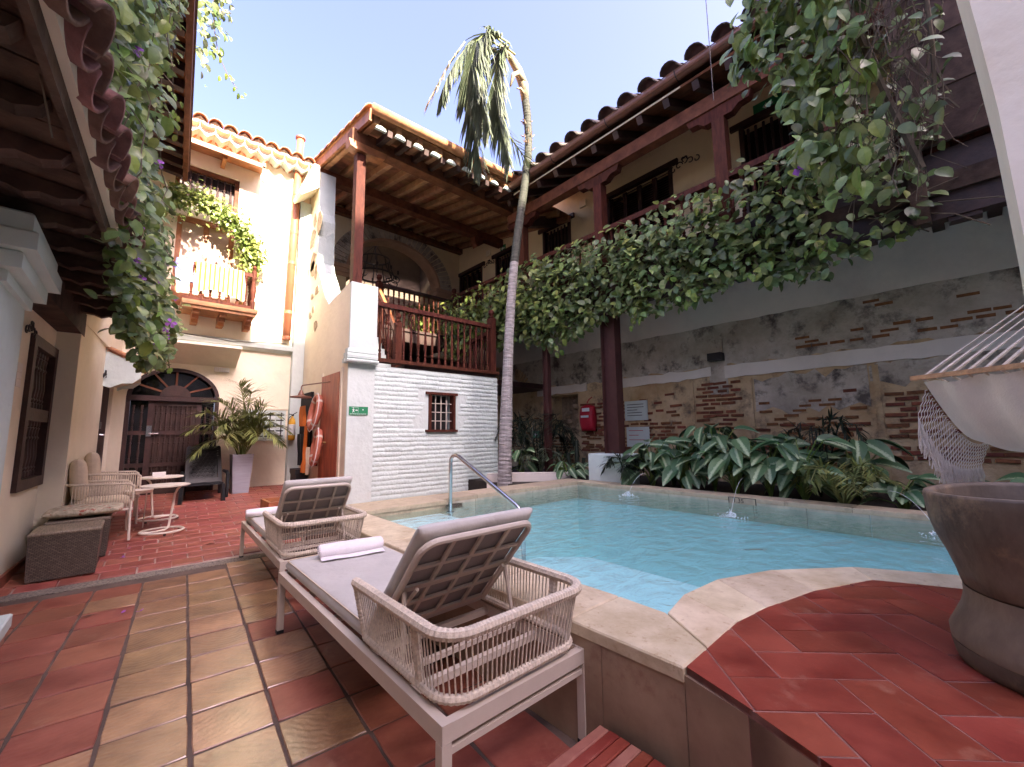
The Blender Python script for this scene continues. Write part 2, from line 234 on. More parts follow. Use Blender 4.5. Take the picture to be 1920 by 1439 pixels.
    L.new(last, bp.inputs['Height']); L.new(bp.outputs[0], gl.inputs['Normal']); L.new(bp.outputs[0], fz.inputs['Normal'])
    ms = n.new('ShaderNodeMixShader'); L.new(fz.outputs[0], ms.inputs[0]); L.new(tr.outputs[0], ms.inputs[1]); L.new(gl.outputs[0], ms.inputs[2])
    L.new(ms.outputs[0], n['Material Output'].inputs[0]); MT['water'] = m
    # window pane with its bright reflection put into the base colour
    m = M('painted_reflection_pane', (0.50, 0.36, 0.27), rough=0.25, var=0.15, scale=2, bump=0); MT['pane'] = m
    # variegated broad leaf: pale along the midrib (object x = across the leaf)
    m = MT['vari']; n = m.node_tree.nodes; L = m.node_tree.links; b = n['Principled BSDF']
    tc = n.new('ShaderNodeTexCoord'); sx = n.new('ShaderNodeSeparateXYZ'); ab = n.new('ShaderNodeMath'); ab.operation = 'ABSOLUTE'
    L.new(tc.outputs['Object'], sx.inputs[0]); L.new(sx.outputs[0], ab.inputs[0])
    nz = n.new('ShaderNodeTexNoise'); nz.inputs['Scale'].default_value = 26; L.new(tc.outputs['Object'], nz.inputs['Vector'])
    ad = n.new('ShaderNodeMath'); ad.operation = 'MULTIPLY_ADD'; ad.inputs[1].default_value = 0.11; L.new(nz.outputs[0], ad.inputs[0]); L.new(ab.outputs[0], ad.inputs[2])
    cr = n.new('ShaderNodeValToRGB'); cr.color_ramp.elements[0].position = 0.085; cr.color_ramp.elements[0].color = (1, 1, 1, 1); cr.color_ramp.elements[1].position = 0.125; cr.color_ramp.elements[1].color = (0, 0, 0, 1)
    L.new(ad.outputs[0], cr.inputs[0]); mx = n.new('ShaderNodeMix'); mx.data_type = 'RGBA'; L.new(cr.outputs[0], mx.inputs[0])
    old = b.inputs['Base Color'].links[0].from_socket; L.new(old, mx.inputs[6]); mx.inputs[7].default_value = (0.32, 0.42, 0.24, 1); L.new(mx.outputs[2], b.inputs['Base Color'])
special_materials()
# ------------------------------------------------------------------ mesh helpers
class MB:
    def __init__(s): s.v = []; s.f = []
    def add(s, vs, fs):
        o = len(s.v); s.v += [tuple(p) for p in vs]; s.f += [tuple(i+o for i in f) for f in fs]; return s
    def box(s, x0, x1, y0, y1, z0, z1):
        return s.add([(x0, y0, z0), (x1, y0, z0), (x1, y1, z0), (x0, y1, z0), (x0, y0, z1), (x1, y0, z1), (x1, y1, z1), (x0, y1, z1)],
                     [(3, 2, 1, 0), (4, 5, 6, 7), (0, 1, 5, 4), (1, 2, 6, 5), (2, 3, 7, 6), (3, 0, 4, 7)])
    def cbox(s, x0, x1, y0, y1, z0, z1, c=0.004):   # box with a chamfered top
        vs = [(x0, y0, z0), (x1, y0, z0), (x1, y1, z0), (x0, y1, z0), (x0, y0, z1-c), (x1, y0, z1-c), (x1, y1, z1-c), (x0, y1, z1-c),
              (x0+c, y0+c, z1), (x1-c, y0+c, z1), (x1-c, y1-c, z1), (x0+c, y1-c, z1)]
        return s.add(vs, [(3, 2, 1, 0), (0, 1, 5, 4), (1, 2, 6, 5), (2, 3, 7, 6), (3, 0, 4, 7), (4, 5, 9, 8), (5, 6, 10, 9), (6, 7, 11, 10), (7, 4, 8, 11), (8, 9, 10, 11)])
    def beam(s, p, q, w, h, up=(0, 0, 1)):          # box between two points
        p = Vector(p); q = Vector(q); d = (q-p).normalized(); a = d.cross(Vector(up))
        if a.length < 1e-4: a = d.cross(Vector((1, 0, 0)))
        a.normalize(); b = a.cross(d); a *= w/2; b *= h/2
        vs = [p-a-b, p+a-b, p+a+b, p-a+b, q-a-b, q+a-b, q+a+b, q-a+b]
        return s.add(vs, [(0, 1, 2, 3), (7, 6, 5, 4), (1, 0, 4, 5), (2, 1, 5, 6), (3, 2, 6, 7), (0, 3, 7, 4)])
    def tube(s, pts, r, n=8, cap=True):
        pts = [Vector(p) for p in pts]; m = len(pts); rs = r if isinstance(r, (list, tuple)) else [r]*m
        vs = []; ref = None
        for i, p in enumerate(pts):
            d = (pts[min(i+1, m-1)]-pts[max(i-1, 0)]).normalized()
            if ref is None:
                ref = d.cross(Vector((0, 0, 1)))
                if ref.length < 1e-3: ref = d.cross(Vector((1, 0, 0)))
            ref = (ref - d*ref.dot(d)).normalized(); b = d.cross(ref)
            for k in range(n):
                a = 2*PI*k/n; vs.append(p + (ref*math.cos(a)+b*math.sin(a))*rs[i])
        fs = [(i*n+k, i*n+(k+1) % n, (i+1)*n+(k+1) % n, (i+1)*n+k) for i in range(m-1) for k in range(n)]
        if cap: fs += [tuple(range(n))[::-1], tuple(range((m-1)*n, m*n))]
        return s.add(vs, fs)
    def lathe(s, prof, c=(0, 0, 0), n=16, rx=None, cap=True):    # prof: (r, z)
        vs = [(c[0]+r*math.cos(2*PI*k/n), c[1]+r*math.sin(2*PI*k/n), c[2]+z) for r, z in prof for k in range(n)]
        m = len(prof); fs = [(i*n+k, i*n+(k+1) % n, (i+1)*n+(k+1) % n, (i+1)*n+k) for i in range(m-1) for k in range(n)]
        if cap: fs += [tuple(range(n))[::-1], tuple(range((m-1)*n, m*n))]
        return s.add(vs, fs)
    def prism(s, poly, vec):                         # poly: 3D points, extruded along vec
        n = len(poly); v = Vector(vec); vs = [Vector(p) for p in poly] + [Vector(p)+v for p in poly]
        return s.add(vs, [tuple(range(n)), tuple(range(2*n-1, n-1, -1))] + [(i, i+n, (i+1) % n+n, (i+1) % n) for i in range(n)])
    def poly(s, pts): return s.add(pts, [tuple(range(len(pts)))])
    def grid(s, fn, nu, nv):
        vs = [fn(i/nu, j/nv) for i in range(nu+1) for j in range(nv+1)]
        return s.add(vs, [(i*(nv+1)+j, i*(nv+1)+j+1, (i+1)*(nv+1)+j+1, (i+1)*(nv+1)+j) for i in range(nu) for j in range(nv)])
    def mesh(s, name, mat, smooth=False):
        me = bpy.data.meshes.new(name); me.from_pydata(s.v, [], s.f)
        if mat: me.materials.append(MT[mat] if isinstance(mat, str) else mat)
        if smooth: me.shade_smooth() if hasattr(me, 'shade_smooth') else None
        me.update(); return me
    def build(s, name, mat, parent=None, smooth=False, local=False, label=None, cat=None, group=None, kind=None, recalc=False, autosmooth=None):
        if parent is not None and not local:
            o = WL(parent); s.v = [(x-o.x, y-o.y, z-o.z) for x, y, z in s.v]
        me = s.mesh(name, mat, smooth)
        if recalc:
            bm = bmesh.new(); bm.from_mesh(me); bmesh.ops.recalc_face_normals(bm, faces=bm.faces); bm.to_mesh(me); bm.free()
        if autosmooth: me.shade_auto_smooth(angle=autosmooth) if hasattr(me, 'shade_auto_smooth') else None
        return link(name, me, parent, label, cat, group, kind)
WLOC = {}
def WL(o):
    v = Vector((0, 0, 0))
    while o is not None: v = v + o.location; o = o.parent
    return v
def link(name, me, parent=None, label=None, cat=None, group=None, kind=None, loc=None, rot=None):
    o = bpy.data.objects.new(name, me); COL.objects.link(o)
    if parent is not None: o.parent = parent
    if loc is not None: o.location = loc
    if rot is not None: o.rotation_euler = rot
    return tag(o, label, cat, group, kind)
def tag(o, label=None, cat=None, group=None, kind=None):
    if label: o['label'] = label
    if cat: o['category'] = cat
    if group: o['group'] = group
    if kind: o['kind'] = kind
    return o
def thing(name, label, cat, loc=(0, 0, 0), rotz=0, group=None):
    o = bpy.data.objects.new(name, None); COL.objects.link(o); o.location = loc; o.rotation_euler = (0, 0, rotz); o.empty_display_size = 0.1
    return tag(o, label, cat, group)
def dup(root, loc, rotz, label, group=None, scale=None):
    r = root.copy(); COL.objects.link(r); r.location = loc; r.rotation_euler = (0, 0, rotz); r['label'] = label
    if scale: r.scale = scale
    for ch in list(root.children):
        c = ch.copy(); COL.objects.link(c); c.parent = r
        for g in list(ch.children):
            d = g.copy(); COL.objects.link(d); d.parent = c
    return r
class Fr:                                             # wall frame: u along, n outward (towards the court), z up
    def __init__(s, p0, p1, flip=False):
        s.p = Vector((p0[0], p0[1], 0)); d = Vector((p1[0]-p0[0], p1[1]-p0[1], 0)); s.L = d.length; s.u = d.normalized(); s.n = Vector((s.u.y, -s.u.x, 0))
        if flip: s.n = -s.n
    def at(s, u, n, z): return s.p + s.u*u + s.n*n + Vector((0, 0, z))
    def box(s, mb, u0, u1, n0, n1, z0, z1):
        return mb.add([s.at(u0, n0, z0), s.at(u1, n0, z0), s.at(u1, n1, z0), s.at(u0, n1, z0), s.at(u0, n0, z1), s.at(u1, n0, z1), s.at(u1, n1, z1), s.at(u0, n1, z1)],
                      [(3, 2, 1, 0), (4, 5, 6, 7), (0, 1, 5, 4), (1, 2, 6, 5), (2, 3, 7, 6), (3, 0, 4, 7)])
    def wall(s, mb, u0, u1, z0, z1, t, holes=(), n0=0.0):   # slab from n0 back by t, with rectangular holes
        us = sorted({u0, u1, *[h[0] for h in holes], *[h[1] for h in holes]}); us = [u for u in us if u0-1e-6 <= u <= u1+1e-6]
        for a, b in zip(us[:-1], us[1:]):
            cuts = sorted((h[2], h[3]) for h in holes if h[0] <= a+1e-6 and h[1] >= b-1e-6)
            z = z0
            for c0, c1 in cuts:
                if c0 > z+1e-4: s.box(mb, a, b, n0-t, n0, z, c0)
                z = max(z, c1)
            if z < z1-1e-4: s.box(mb, a, b, n0-t, n0, z, z1)
        return mb
def cushion(w, d, h, e=10, n=14, seed=0, wob=0.0):
    mb = MB(); rr = random.Random(seed); ph = [rr.uniform(0, 6) for _ in range(4)]
    def top(sg):
        def fn(a, b):
            def ease(t): t = 2*t-1; return math.copysign(1-(1-abs(t))**2.2, t)
            x = ease(a); y = ease(b)
            k = max(0.0, (1-abs(x)**e)*(1-abs(y)**e))**0.4
            zz = sg*h/2*k*(1+wob*math.sin(3.1*x+ph[0])*math.cos(2.7*y+ph[1]))
            return (x*w/2, y*d/2, zz)
        return fn
    mb.grid(top(1), n, n); o = len(mb.v); mb.grid(top(-1), n, n)
    mb.f = mb.f[:n*n] + [tuple(reversed(f)) for f in mb.f[n*n:]]
    return mb
def spindle(h, r, n=8):                               # turned baluster profile mesh builder, base at z=0
    p = [(0.9, 0), (0.9, 0.10), (0.55, 0.12), (0.95, 0.16), (0.6, 0.19), (0.75, 0.26), (1.0, 0.36), (0.8, 0.48), (0.55, 0.66), (0.95, 0.70), (0.55, 0.74), (0.7, 0.84), (0.95, 0.88), (0.6, 0.9), (0.9, 0.92), (0.9, 1.0)]
    return MB().lathe([(a*r, b*h) for a, b in p], n=n)
LEAF_V = np.array([(0, 0, 0), (-.20, .12, .03), (0, .13, .0), (.20, .12, .03), (-.31, .38, .07), (0, .40, .01), (.31, .38, .07), (-.29, .66, .05), (0, .68, -.03), (.29, .66, .05), (-.16, .90, -.03), (0, .92, -.09), (.16, .90, -.03), (0, 1.04, -.14)], float)
LEAF_F = [(0, 2, 1), (0, 3, 2), (1, 2, 5, 4), (2, 3, 6, 5), (4, 5, 8, 7), (5, 6, 9, 8), (7, 8, 11, 10), (8, 9, 12, 11), (10, 11, 13), (11, 12, 13)]
NLV = len(LEAF_V)
def leaf_arrays(pos, dirs, nors, size, width=1.0):    # many folded leaves as one mesh
    N = len(pos); d = dirs/np.linalg.norm(dirs, axis=1, keepdims=True)
    nn = nors - (nors*d).sum(1, keepdims=True)*d; nn /= np.linalg.norm(nn, axis=1, keepdims=True)+1e-9
    sd = np.cross(d, nn)
    V = (LEAF_V[None, :, 0, None]*width*sd[:, None, :] + LEAF_V[None, :, 1, None]*d[:, None, :] + LEAF_V[None, :, 2, None]*nn[:, None, :])*size[:, None, None] + pos[:, None, :]
    return V.reshape(-1, 3)
def foliage(name, pos, dirs, nors, size, mat, parent=None, width=1.0, kind='stuff', **k):
    V = leaf_arrays(np.asarray(pos, float), np.asarray(dirs, float), np.asarray(nors, float), np.asarray(size, float), width)
    if parent is not None:
        o = WL(parent); V = V - np.array((o.x, o.y, o.z))
    N = len(pos); me = bpy.data.meshes.new(name)
    loops = np.array([i for f in LEAF_F for i in f]); tot = np.array([len(f) for f in LEAF_F])
    L = (loops[None, :] + NLV*np.arange(N)[:, None]).ravel(); T = np.tile(tot, N); S = np.concatenate(([0], np.cumsum(T)[:-1]))
    me.vertices.add(len(V)); me.vertices.foreach_set('co', V.ravel()); me.loops.add(len(L)); me.loops.foreach_set('vertex_index', L.astype(np.int32))
    me.polygons.add(len(T)); me.polygons.foreach_set('loop_start', S.astype(np.int32)); me.polygons.foreach_set('loop_total', T.astype(np.int32))
    me.materials.append(MT[mat]); me.update(calc_edges=True)
    return link(name, me, parent, kind=kind, **k)
def leaf_objects(parent, pos, dirs, nors, size, mat='leaf_obj', width=1.0, name='leaf'):
    mb = MB().add(LEAF_V*np.array((width, 1, 1)), LEAF_F); me = mb.mesh('leaf', mat); o = WL(parent)
    for p, d, n_, s_ in zip(pos, dirs, nors, size):
        d = Vector(d).normalized(); n_ = Vector(n_); n_ = (n_-d*n_.dot(d)).normalized(); x = d.cross(n_)
        ob = bpy.data.objects.new(name, me); COL.objects.link(ob); ob.parent = parent
        m = Matrix((x, d, n_)).transposed().to_4x4(); m = Matrix.Translation(Vector(p)-o) @ m @ Matrix.Scale(s_, 4); ob.matrix_local = m
def inpoly(x, y, P):
    c = False; j = len(P)-1
    for i in range(len(P)):
        if (P[i][1] > y) != (P[j][1] > y) and x < (P[j][0]-P[i][0])*(y-P[i][1])/(P[j][1]-P[i][1])+P[i][0]: c = not c
        j = i
    return c
def text(s, size, mat, parent, loc, rot, name='lettering', align='LEFT', depth=0.001):
    cu = bpy.data.curves.new(name, 'FONT'); cu.body = s; cu.size = size; cu.extrude = depth; cu.align_x = align; cu.align_y = 'CENTER'; cu.resolution_u = 2
    tmp = bpy.data.objects.new(name, cu); COL.objects.link(tmp)
    me = bpy.data.meshes.new_from_object(tmp.evaluated_get(bpy.context.evaluated_depsgraph_get())); bpy.data.objects.remove(tmp)
    me.materials.clear(); me.materials.append(MT[mat])
    return link(name, me, parent, loc=loc, rot=rot)
def zf(y): return 0.0 if y < 5.4 else 0.075*(y-5.4)
# ================================================================== GROUND, PATIOS
MB().box(-60, 60, -60, 60, -1.5, -1.3).build('ground', 'soil', kind='structure')
patio = MB().box(-2.6, 1.498, -4, 5.4, -0.2, -0.0065).build('tiled_patio', 'darkgrout', kind='structure')
u = Vector((0.067, 1, 0)).normalized(); v = Vector((u.y, -u.x, 0)); P0 = Vector((0.249, 2.221, 0))
def worn_tile(k, mat):
    rr = random.Random(k); w_, h_ = .151, .1555; P = []
    for (x0, y0), (x1, y1) in (((-w_, -h_), (w_, -h_)), ((w_, -h_), (w_, h_)), ((w_, h_), (-w_, h_)), ((-w_, h_), (-w_, -h_))):
        for q in range(4):
            t_ = q/4; x, y = x0+(x1-x0)*t_, y0+(y1-y0)*t_; j = rr.uniform(.986, 1.002) if q else rr.uniform(.965, .995); P.append((x*j, y*j))
    n_ = len(P); vs = [(x, y, -.016) for x, y in P]+[(x, y, -.003+rr.uniform(-.001, .001)) for x, y in P]+[(x*.975, y*.975, rr.uniform(-.0012, .0008)) for x, y in P]
    return MB().add(vs, [(i_, (i_+1) % n_, n_+(i_+1) % n_, n_+i_) for i_ in range(n_)]+[(n_+i_, n_+(i_+1) % n_, 2*n_+(i_+1) % n_, 2*n_+i_) for i_ in range(n_)]+[tuple(range(2*n_, 3*n_))]).mesh('tile', mat)
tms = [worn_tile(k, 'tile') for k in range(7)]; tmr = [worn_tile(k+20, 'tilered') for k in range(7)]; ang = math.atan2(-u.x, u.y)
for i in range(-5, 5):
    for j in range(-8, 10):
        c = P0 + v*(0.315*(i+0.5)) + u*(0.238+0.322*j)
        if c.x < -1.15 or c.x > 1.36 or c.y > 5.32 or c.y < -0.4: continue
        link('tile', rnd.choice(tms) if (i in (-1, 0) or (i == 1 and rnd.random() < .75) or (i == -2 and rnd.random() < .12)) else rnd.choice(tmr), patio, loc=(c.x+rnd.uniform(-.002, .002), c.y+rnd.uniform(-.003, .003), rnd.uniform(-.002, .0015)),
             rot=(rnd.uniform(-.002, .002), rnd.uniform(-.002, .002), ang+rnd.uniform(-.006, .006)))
MB().add([(-1.3, 5.42, .001), (1.49, 5.33, .001), (1.49, 5.47, .007), (-1.3, 5.58, .014), (-1.3, 5.42, -.02), (1.49, 5.33, -.02), (1.49, 5.47, -.02), (-1.3, 5.58, -.02)],
         [(0, 1, 2, 3), (4, 5, 1, 0), (5, 6, 2, 1), (6, 7, 3, 2), (7, 4, 0, 3)]).build('gravel_strip', 'gravel', kind='structure')
bp_ = MB().add([(-1.6, 5.4, -.010), (8.3, 5.4, -.010), (8.3, 12.5, .5225), (-1.6, 12.5, .5225)], [(0, 1, 2, 3)]).build('brick_patio', 'grout', kind='structure')
bt = MB().cbox(-.127, .127, -.089, .089, -.018, 0.003, .006).mesh('brick', 'redtile')
row = 0; y = 5.655; sl_ = math.atan(.075)
while y < 9.75:
    x = -0.78 + .055*(y-6.7) + (0.132 if row % 2 else 0); xe = 2.62 if y > 5.2 else 1.5
    while x < xe:
        if not (y > 9.0 and x > 2.5):
            link('brick', bt, bp_, loc=(x+rnd.uniform(-.004, .004), y + .03*math.sin(x*1.3) , zf(y)+rnd.uniform(-.002, .001)), rot=(sl_, 0, rnd.uniform(-.012, .012)-.03))
        x += .264
    y += .190; row += 1
MB().box(1.5, 8.3, 5.15, 5.41, -.3, -.02).build('back_bed_ground', 'soil', kind='structure')
# ================================================================== POOL
pool = MB()
inner = [(1.85, 4.72), (5.72, 4.72), (5.72, -3.2), (3.62, -3.2), (3.62, -.4), (3.53, .16), (3.30, .60), (2.89, .91), (2.48, 1.07), (2.15, 1.10), (1.85, 1.05)]
zt, zb = .43, -.78
n = len(inner)
pool.add([(x, y, zt) for x, y in inner]+[(x, y, zb) for x, y in inner], [(i, (i+1) % n, n+(i+1) % n, n+i) for i in range(n)]+[tuple(range(n, 2*n))])
basin = pool.build('pool_basin', 'pool', kind='structure')
MB().prism([(1.851, 1.06, -.1), (2.15, 1.11, -.1), (2.48, 1.08, -.1), (2.89, .92, -.1), (3.30, .61, -.1), (3.52, .2, -.1), (3.9, 1.3, -.1), (3.93, 3.1, -.1), (3.5, 3.5, -.1), (1.851, 3.6, -.1)], (0, 0, -.6)).build('shallow_shelf', 'pool', basin, local=True)
for k, (xe, yb, z) in enumerate(((2.86, 3.98, .335), (3.02, 3.70, .20), (3.2, 3.42, .06))):
    MB().box(1.852, xe, yb, 4.71, z-.16-.2*k, z).build('step', 'poolstep', basin, local=True)
wb = MB()
for i in range(0, 5):   # tile band at the far sides
    x0 = 2.97+i*.55; wb = MB().box(x0+.003, min(x0+.547, 5.71), 4.700, 4.719, .20, .425); wb.build('waterline_tile', 'pooltile', basin, local=True)
for i in range(0, 14):
    y0 = 4.69-i*.55; MB().box(5.700, 5.719, y0-.547, y0-.003, .20, .425).build('waterline_tile', 'pooltile', basin, local=True)
for a, b in zip(inner[4:], inner[5:]+inner[:1]):
    if (Vector(b)-Vector(a)).length < 2: 
        f = Fr(a, b, flip=False); mb = MB(); f.box(mb, 0.002, f.L-.002, -.012, .004, .20, .425); mb.build('waterline_tile', 'pooltile', basin, local=True)
wat = MB().poly([(x, y, .395) for x, y in inner[::-1]]); wat.build('pool_water', 'water', kind='structure')
surround = MB().box(1.5, 1.852, 1.06, 5.2, -.05, .43)          # body of the raised pool edge
cop = MB()
edge = surround.build('pool_edge', 'grout', kind='structure')
outer = [(1.503, .768), (1.687, .772), (2.00, .78), (2.254, .743), (2.665, .646), (3.079, .469), (3.236, .133), (3.30, -.4), (3.30, -3.2)]
def stone(poly, z0=.43, z1=.48, mat='travertine', name='coping_stone', c=.006):
    n = len(poly); cx = sum(p[0] for p in poly)/n; cy = sum(p[1] for p in poly)/n
    def ins(p): d = Vector((cx-p[0], cy-p[1])); d = d.normalized()*c*1.4; return (p[0]+d.x, p[1]+d.y)
    q = [ins(p) for p in poly]
    vs = [(p[0], p[1], z0) for p in poly]+[(p[0], p[1], z1-c) for p in poly]+[(p[0], p[1], z1+rnd.uniform(-.001, .001)) for p in q]
    fs = [(i, (i+1) % n, n+(i+1) % n, n+i) for i in range(n)]+[(n+i, n+(i+1) % n, 2*n+(i+1) % n, 2*n+i) for i in range(n)]+[tuple(range(2*n, 3*n)), tuple(range(n))[::-1]]
    return MB().add(vs, fs).build(name, mat, edge, local=True, recalc=True)
ys = [.772, 1.30, 1.92, 2.54, 3.16, 3.78, 4.54]
for a, b in zip(ys[1:-1], ys[2:]): stone([(1.485, a+.003), (1.875, a+.003), (1.875, b-.003), (1.485, b-.003)])
stone([(1.485, 1.297), (1.485, .775), (1.68, .775), (1.866, 1.04), (1.875, 1.297)])
arc_in = [(1.872, 1.035), (2.13, 1.085), (2.48, 1.06), (2.88, .90), (3.28, .59), (3.51, .16), (3.60, -.4), (3.60, -1.6), (3.60, -3.2)]
arc_out = [(1.688, .775), (2.00, .783), (2.254, .746), (2.665, .649), (3.079, .472), (3.238, .133), (3.302, -.4), (3.302, -1.6), (3.302, -3.2)]
for i in range(len(arc_in)-1):
    stone([arc_out[i], arc_out[i+1], arc_in[i+1], arc_in[i]], c=.004)
stone([(1.485, 4.546), (2.95, 4.546), (2.95, 5.13), (1.485, 5.13)], .44, .485, 'coping_far')
MB().box(1.86, 2.945, 4.56, 5.1, -.1, .439).build('end_block', 'coping_far', edge, local=True)
for i in range(5):
    x0 = 2.955+i*.6; stone([(x0, 4.70), (min(x0+.595, 6.0), 4.70), (min(x0+.595, 6.0), 5.13), (x0, 5.13)], .425, .48, 'coping_far')
MB().box(2.95, 6.0, 4.722, 5.1, -.1, .424).build('back_kerb', 'coping_far', edge, local=True)
for i in range(13):
    y0 = 4.695-i*.62; stone([(5.69, y0-.615), (6.0, y0-.615), (6.0, y0), (5.69, y0)], .426, .48, 'coping_far')
MB().box(5.722, 5.99, -3.2, 4.71, -.1, .425).build('side_kerb', 'coping_far', edge, local=True)
# marble facing of the pool wall and the curved front of the deck
fc = [(1.49, 5.1), (1.49, 4.1), (1.49, 3.2), (1.49, 2.3), (1.49, 1.72), (1.49, 1.13), (1.492, .775), (1.425, .545), (1.32, .28), (1.16, -.02), (.92, -.4), (.6, -.8), (.2, -1.2)]
for i, (a, b) in enumerate(zip(fc[:-1], fc[1:])):
    f = Fr(a, b, flip=False); mb = MB(); f.box(mb, .0015, f.L-.0015, -.0, -.014, -.02, .428 if i < 6 else .452)
    mb.build('facing_panel', 'marble' if i < 8 else 'paintedmarble', edge, local=True)
# red deck
deck_poly = [(1.425, .545), (1.503, .770)] + [(x, y) for x, y in arc_out[:7]] + [(3.302, -3.2), (-1.2, -3.2), (-.3, -1.7), (.2, -1.2), (.6, -.8), (.92, -.4), (1.16, -.02), (1.32, .28)]
dk = MB().prism([(x, y, .4755) for x, y in deck_poly], (0, 0, -.45)).build('red_deck', 'deckgrout', kind='structure', recalc=True)
def clip(subject, convex):
    out = subject
    for i in range(len(convex)):
        a, b = convex[i], convex[(i+1) % len(convex)]; src = out; out = []
        def side(p): return (b[0]-a[0])*(p[1]-a[1])-(b[1]-a[1])*(p[0]-a[0])
        for k in range(len(src)):
            p, q = src[k], src[(k+1) % len(src)]; sp, sq = side(p), side(q)
            if sp >= 0: out.append(p)
            if (sp >= 0) != (sq >= 0):
                t = sp/(sp-sq); out.append((p[0]+(q[0]-p[0])*t, p[1]+(q[1]-p[1])*t))
        if not out: return []
    return out
# straight edge band first, then diagonal pavers
e1 = Vector((.7071, -.7071)); e2 = Vector((.7071, .7071)); O2 = Vector((1.666, .524))
nosing = [(1.160, -.02), (1.32, .28), (1.425, .545), (1.503, .770)]
Wt = .1725
for ri in range(-14, 15):
    for ci in range(-8, 9):
      for vert in (0, 1):
        o_ = Vector((ri+2*ci, ri-2*ci)); lo = o_ + (Vector((0, 1)) if vert else Vector((0, 0))); sz = Vector((1, 2)) if vert else Vector((2, 1))
        c = O2 + e1*(Wt*(lo.x+sz.x/2)) + e2*(Wt*(lo.y+sz.y/2))
        if c.y > 1.0 or c.y < -2.4 or c.x < -.4 or c.x > 3.5: continue
        a, b = e1*(Wt*sz.x/2-.0035), e2*(Wt*sz.y/2-.0035)
        q = [c-a-b, c+a-b, c+a+b, c-a+b]; g = clip([tuple(p) for p in deck_poly], [tuple(p) for p in q])
        if len(g) < 3: continue
        A = abs(sum(g[k][0]*g[(k+1) % len(g)][1]-g[(k+1) % len(g)][0]*g[k][1] for k in range(len(g)))/2)
        if A < .0006 or c.y < -2.2 or c.x < -.2: continue
        m = Vector((sum(p[0] for p in g)/len(g), sum(p[1] for p in g)/len(g)))
        zt = .4775+rnd.uniform(-.0012, .0012)
        mb = MB().prism([(p[0]-m.x, p[1]-m.y, 0) for p in g], (0, 0, -.02))
        o = mb.build('deck_tile', 'decktile', dk, local=True, recalc=True); o.location = (m.x, m.y, zt)
# ================================================================== PLANT BED behind the pool
MB().box(6.0, 7.98, -3.2, 5.15, -.2, .40).build('plant_bed', 'soil', kind='structure')
MB().box(5.05, 7.98, 5.16, 9.3, .0, .40).build('corner_plant_bed', 'soil', kind='structure')
kw = MB(); kw.prism([(4.98, 6.3, 0), (5.15, 6.42, 0), (6.3, 5.42, 0), (6.2, 5.28, 0)], (0, 0, .56))
tag(kw.build('planter_wall', 'offwhite', recalc=True), 'low white rendered planter wall behind the palm trunk at the pool corner', 'planter wall')
# ================================================================== OLD BRICK WALL + GALLERY HOUSE (right side)
bw = thing('old_brick_wall', 'long weathered wall of brick and peeling plaster behind the pool plants', 'wall', (8, 4, 0))
F = Fr((8.0, 12.6), (8.0, -4.0), flip=False)           # u runs towards the camera side, n towards the court (-x)
if F.n.x > 0: F.n = -F.n
def U(y): return 12.6-y
mb = MB(); F.wall(mb, 0, U(-4), -.2, 4.155, .4, [(U(7.38), U(6.50), 1.30, 2.26)]); mb.build('plaster_wall', 'oldplaster', bw)
mb = MB()
# uneven lower edge of the white wall / grey zone: strips proud of the wall
def ragged(y0, y1, z0, z1, mat, n0=.0, n1=.012, amp=.03, step=.16, name='plaster_patch', rt=True):
    N = max(3, int(abs(y1-y0)/step)); top = [(y0+(y1-y0)*i/N, z1+(rnd.uniform(-amp, amp) if rt else 0)) for i in range(N+1)]; bot = [(y0+(y1-y0)*i/N, z0+rnd.uniform(-amp, amp)) for i in range(N+1)]
    pts = bot + top[::-1]; mb = MB().prism([(8.0-n0, y, z) for y, z in pts], (-(n1-n0), 0, 0)); return mb.build(name, mat, bw, recalc=True)
ragged(9.5, -4, 2.50, 3.42, 'greyplaster', amp=.05, n1=.010, rt=False)
ragged(9.6, -4, 3.30, 4.145, 'offwhite', amp=.012, n1=.03, rt=False, name='white_band')
ragged(7.87, 6.21, 2.31, 2.50, 'offwhite', amp=.02, n1=.035, name='lintel_band')
ragged(5.69, 3.27, 2.31, 2.50, 'offwhite', amp=.03, n1=.035, name='lintel_band')
ragged(3.02, -1.5, 2.28, 2.50, 'offwhite', amp=.012, n1=.035, name='lintel_band')
ragged(3.30, 2.98, 1.95, 2.62, 'greyplaster', amp=.03, n1=.02, step=.08)
for (a, b, c, d) in ((2.55, 1.02, 1.62, 2.2), (1.0, -.6, 1.95, 2.28), (4.95, 3.7, 2.0, 2.3), (5.7, 5.0, 1.95, 2.3), (8.1, 7.5, 1.2, 2.3)): ragged(a, b, c, d, 'greyplaster' if a < 4 else 'oldplaster', amp=.09, n1=.014, step=.12)
for y_ in (.93, 2.62, 3.66): # vertical old joints
    ragged(y_+.035, y_-.035, .5, 2.25, 'oldplaster', amp=.02, n1=.03, step=.02, name='plaster_rib')
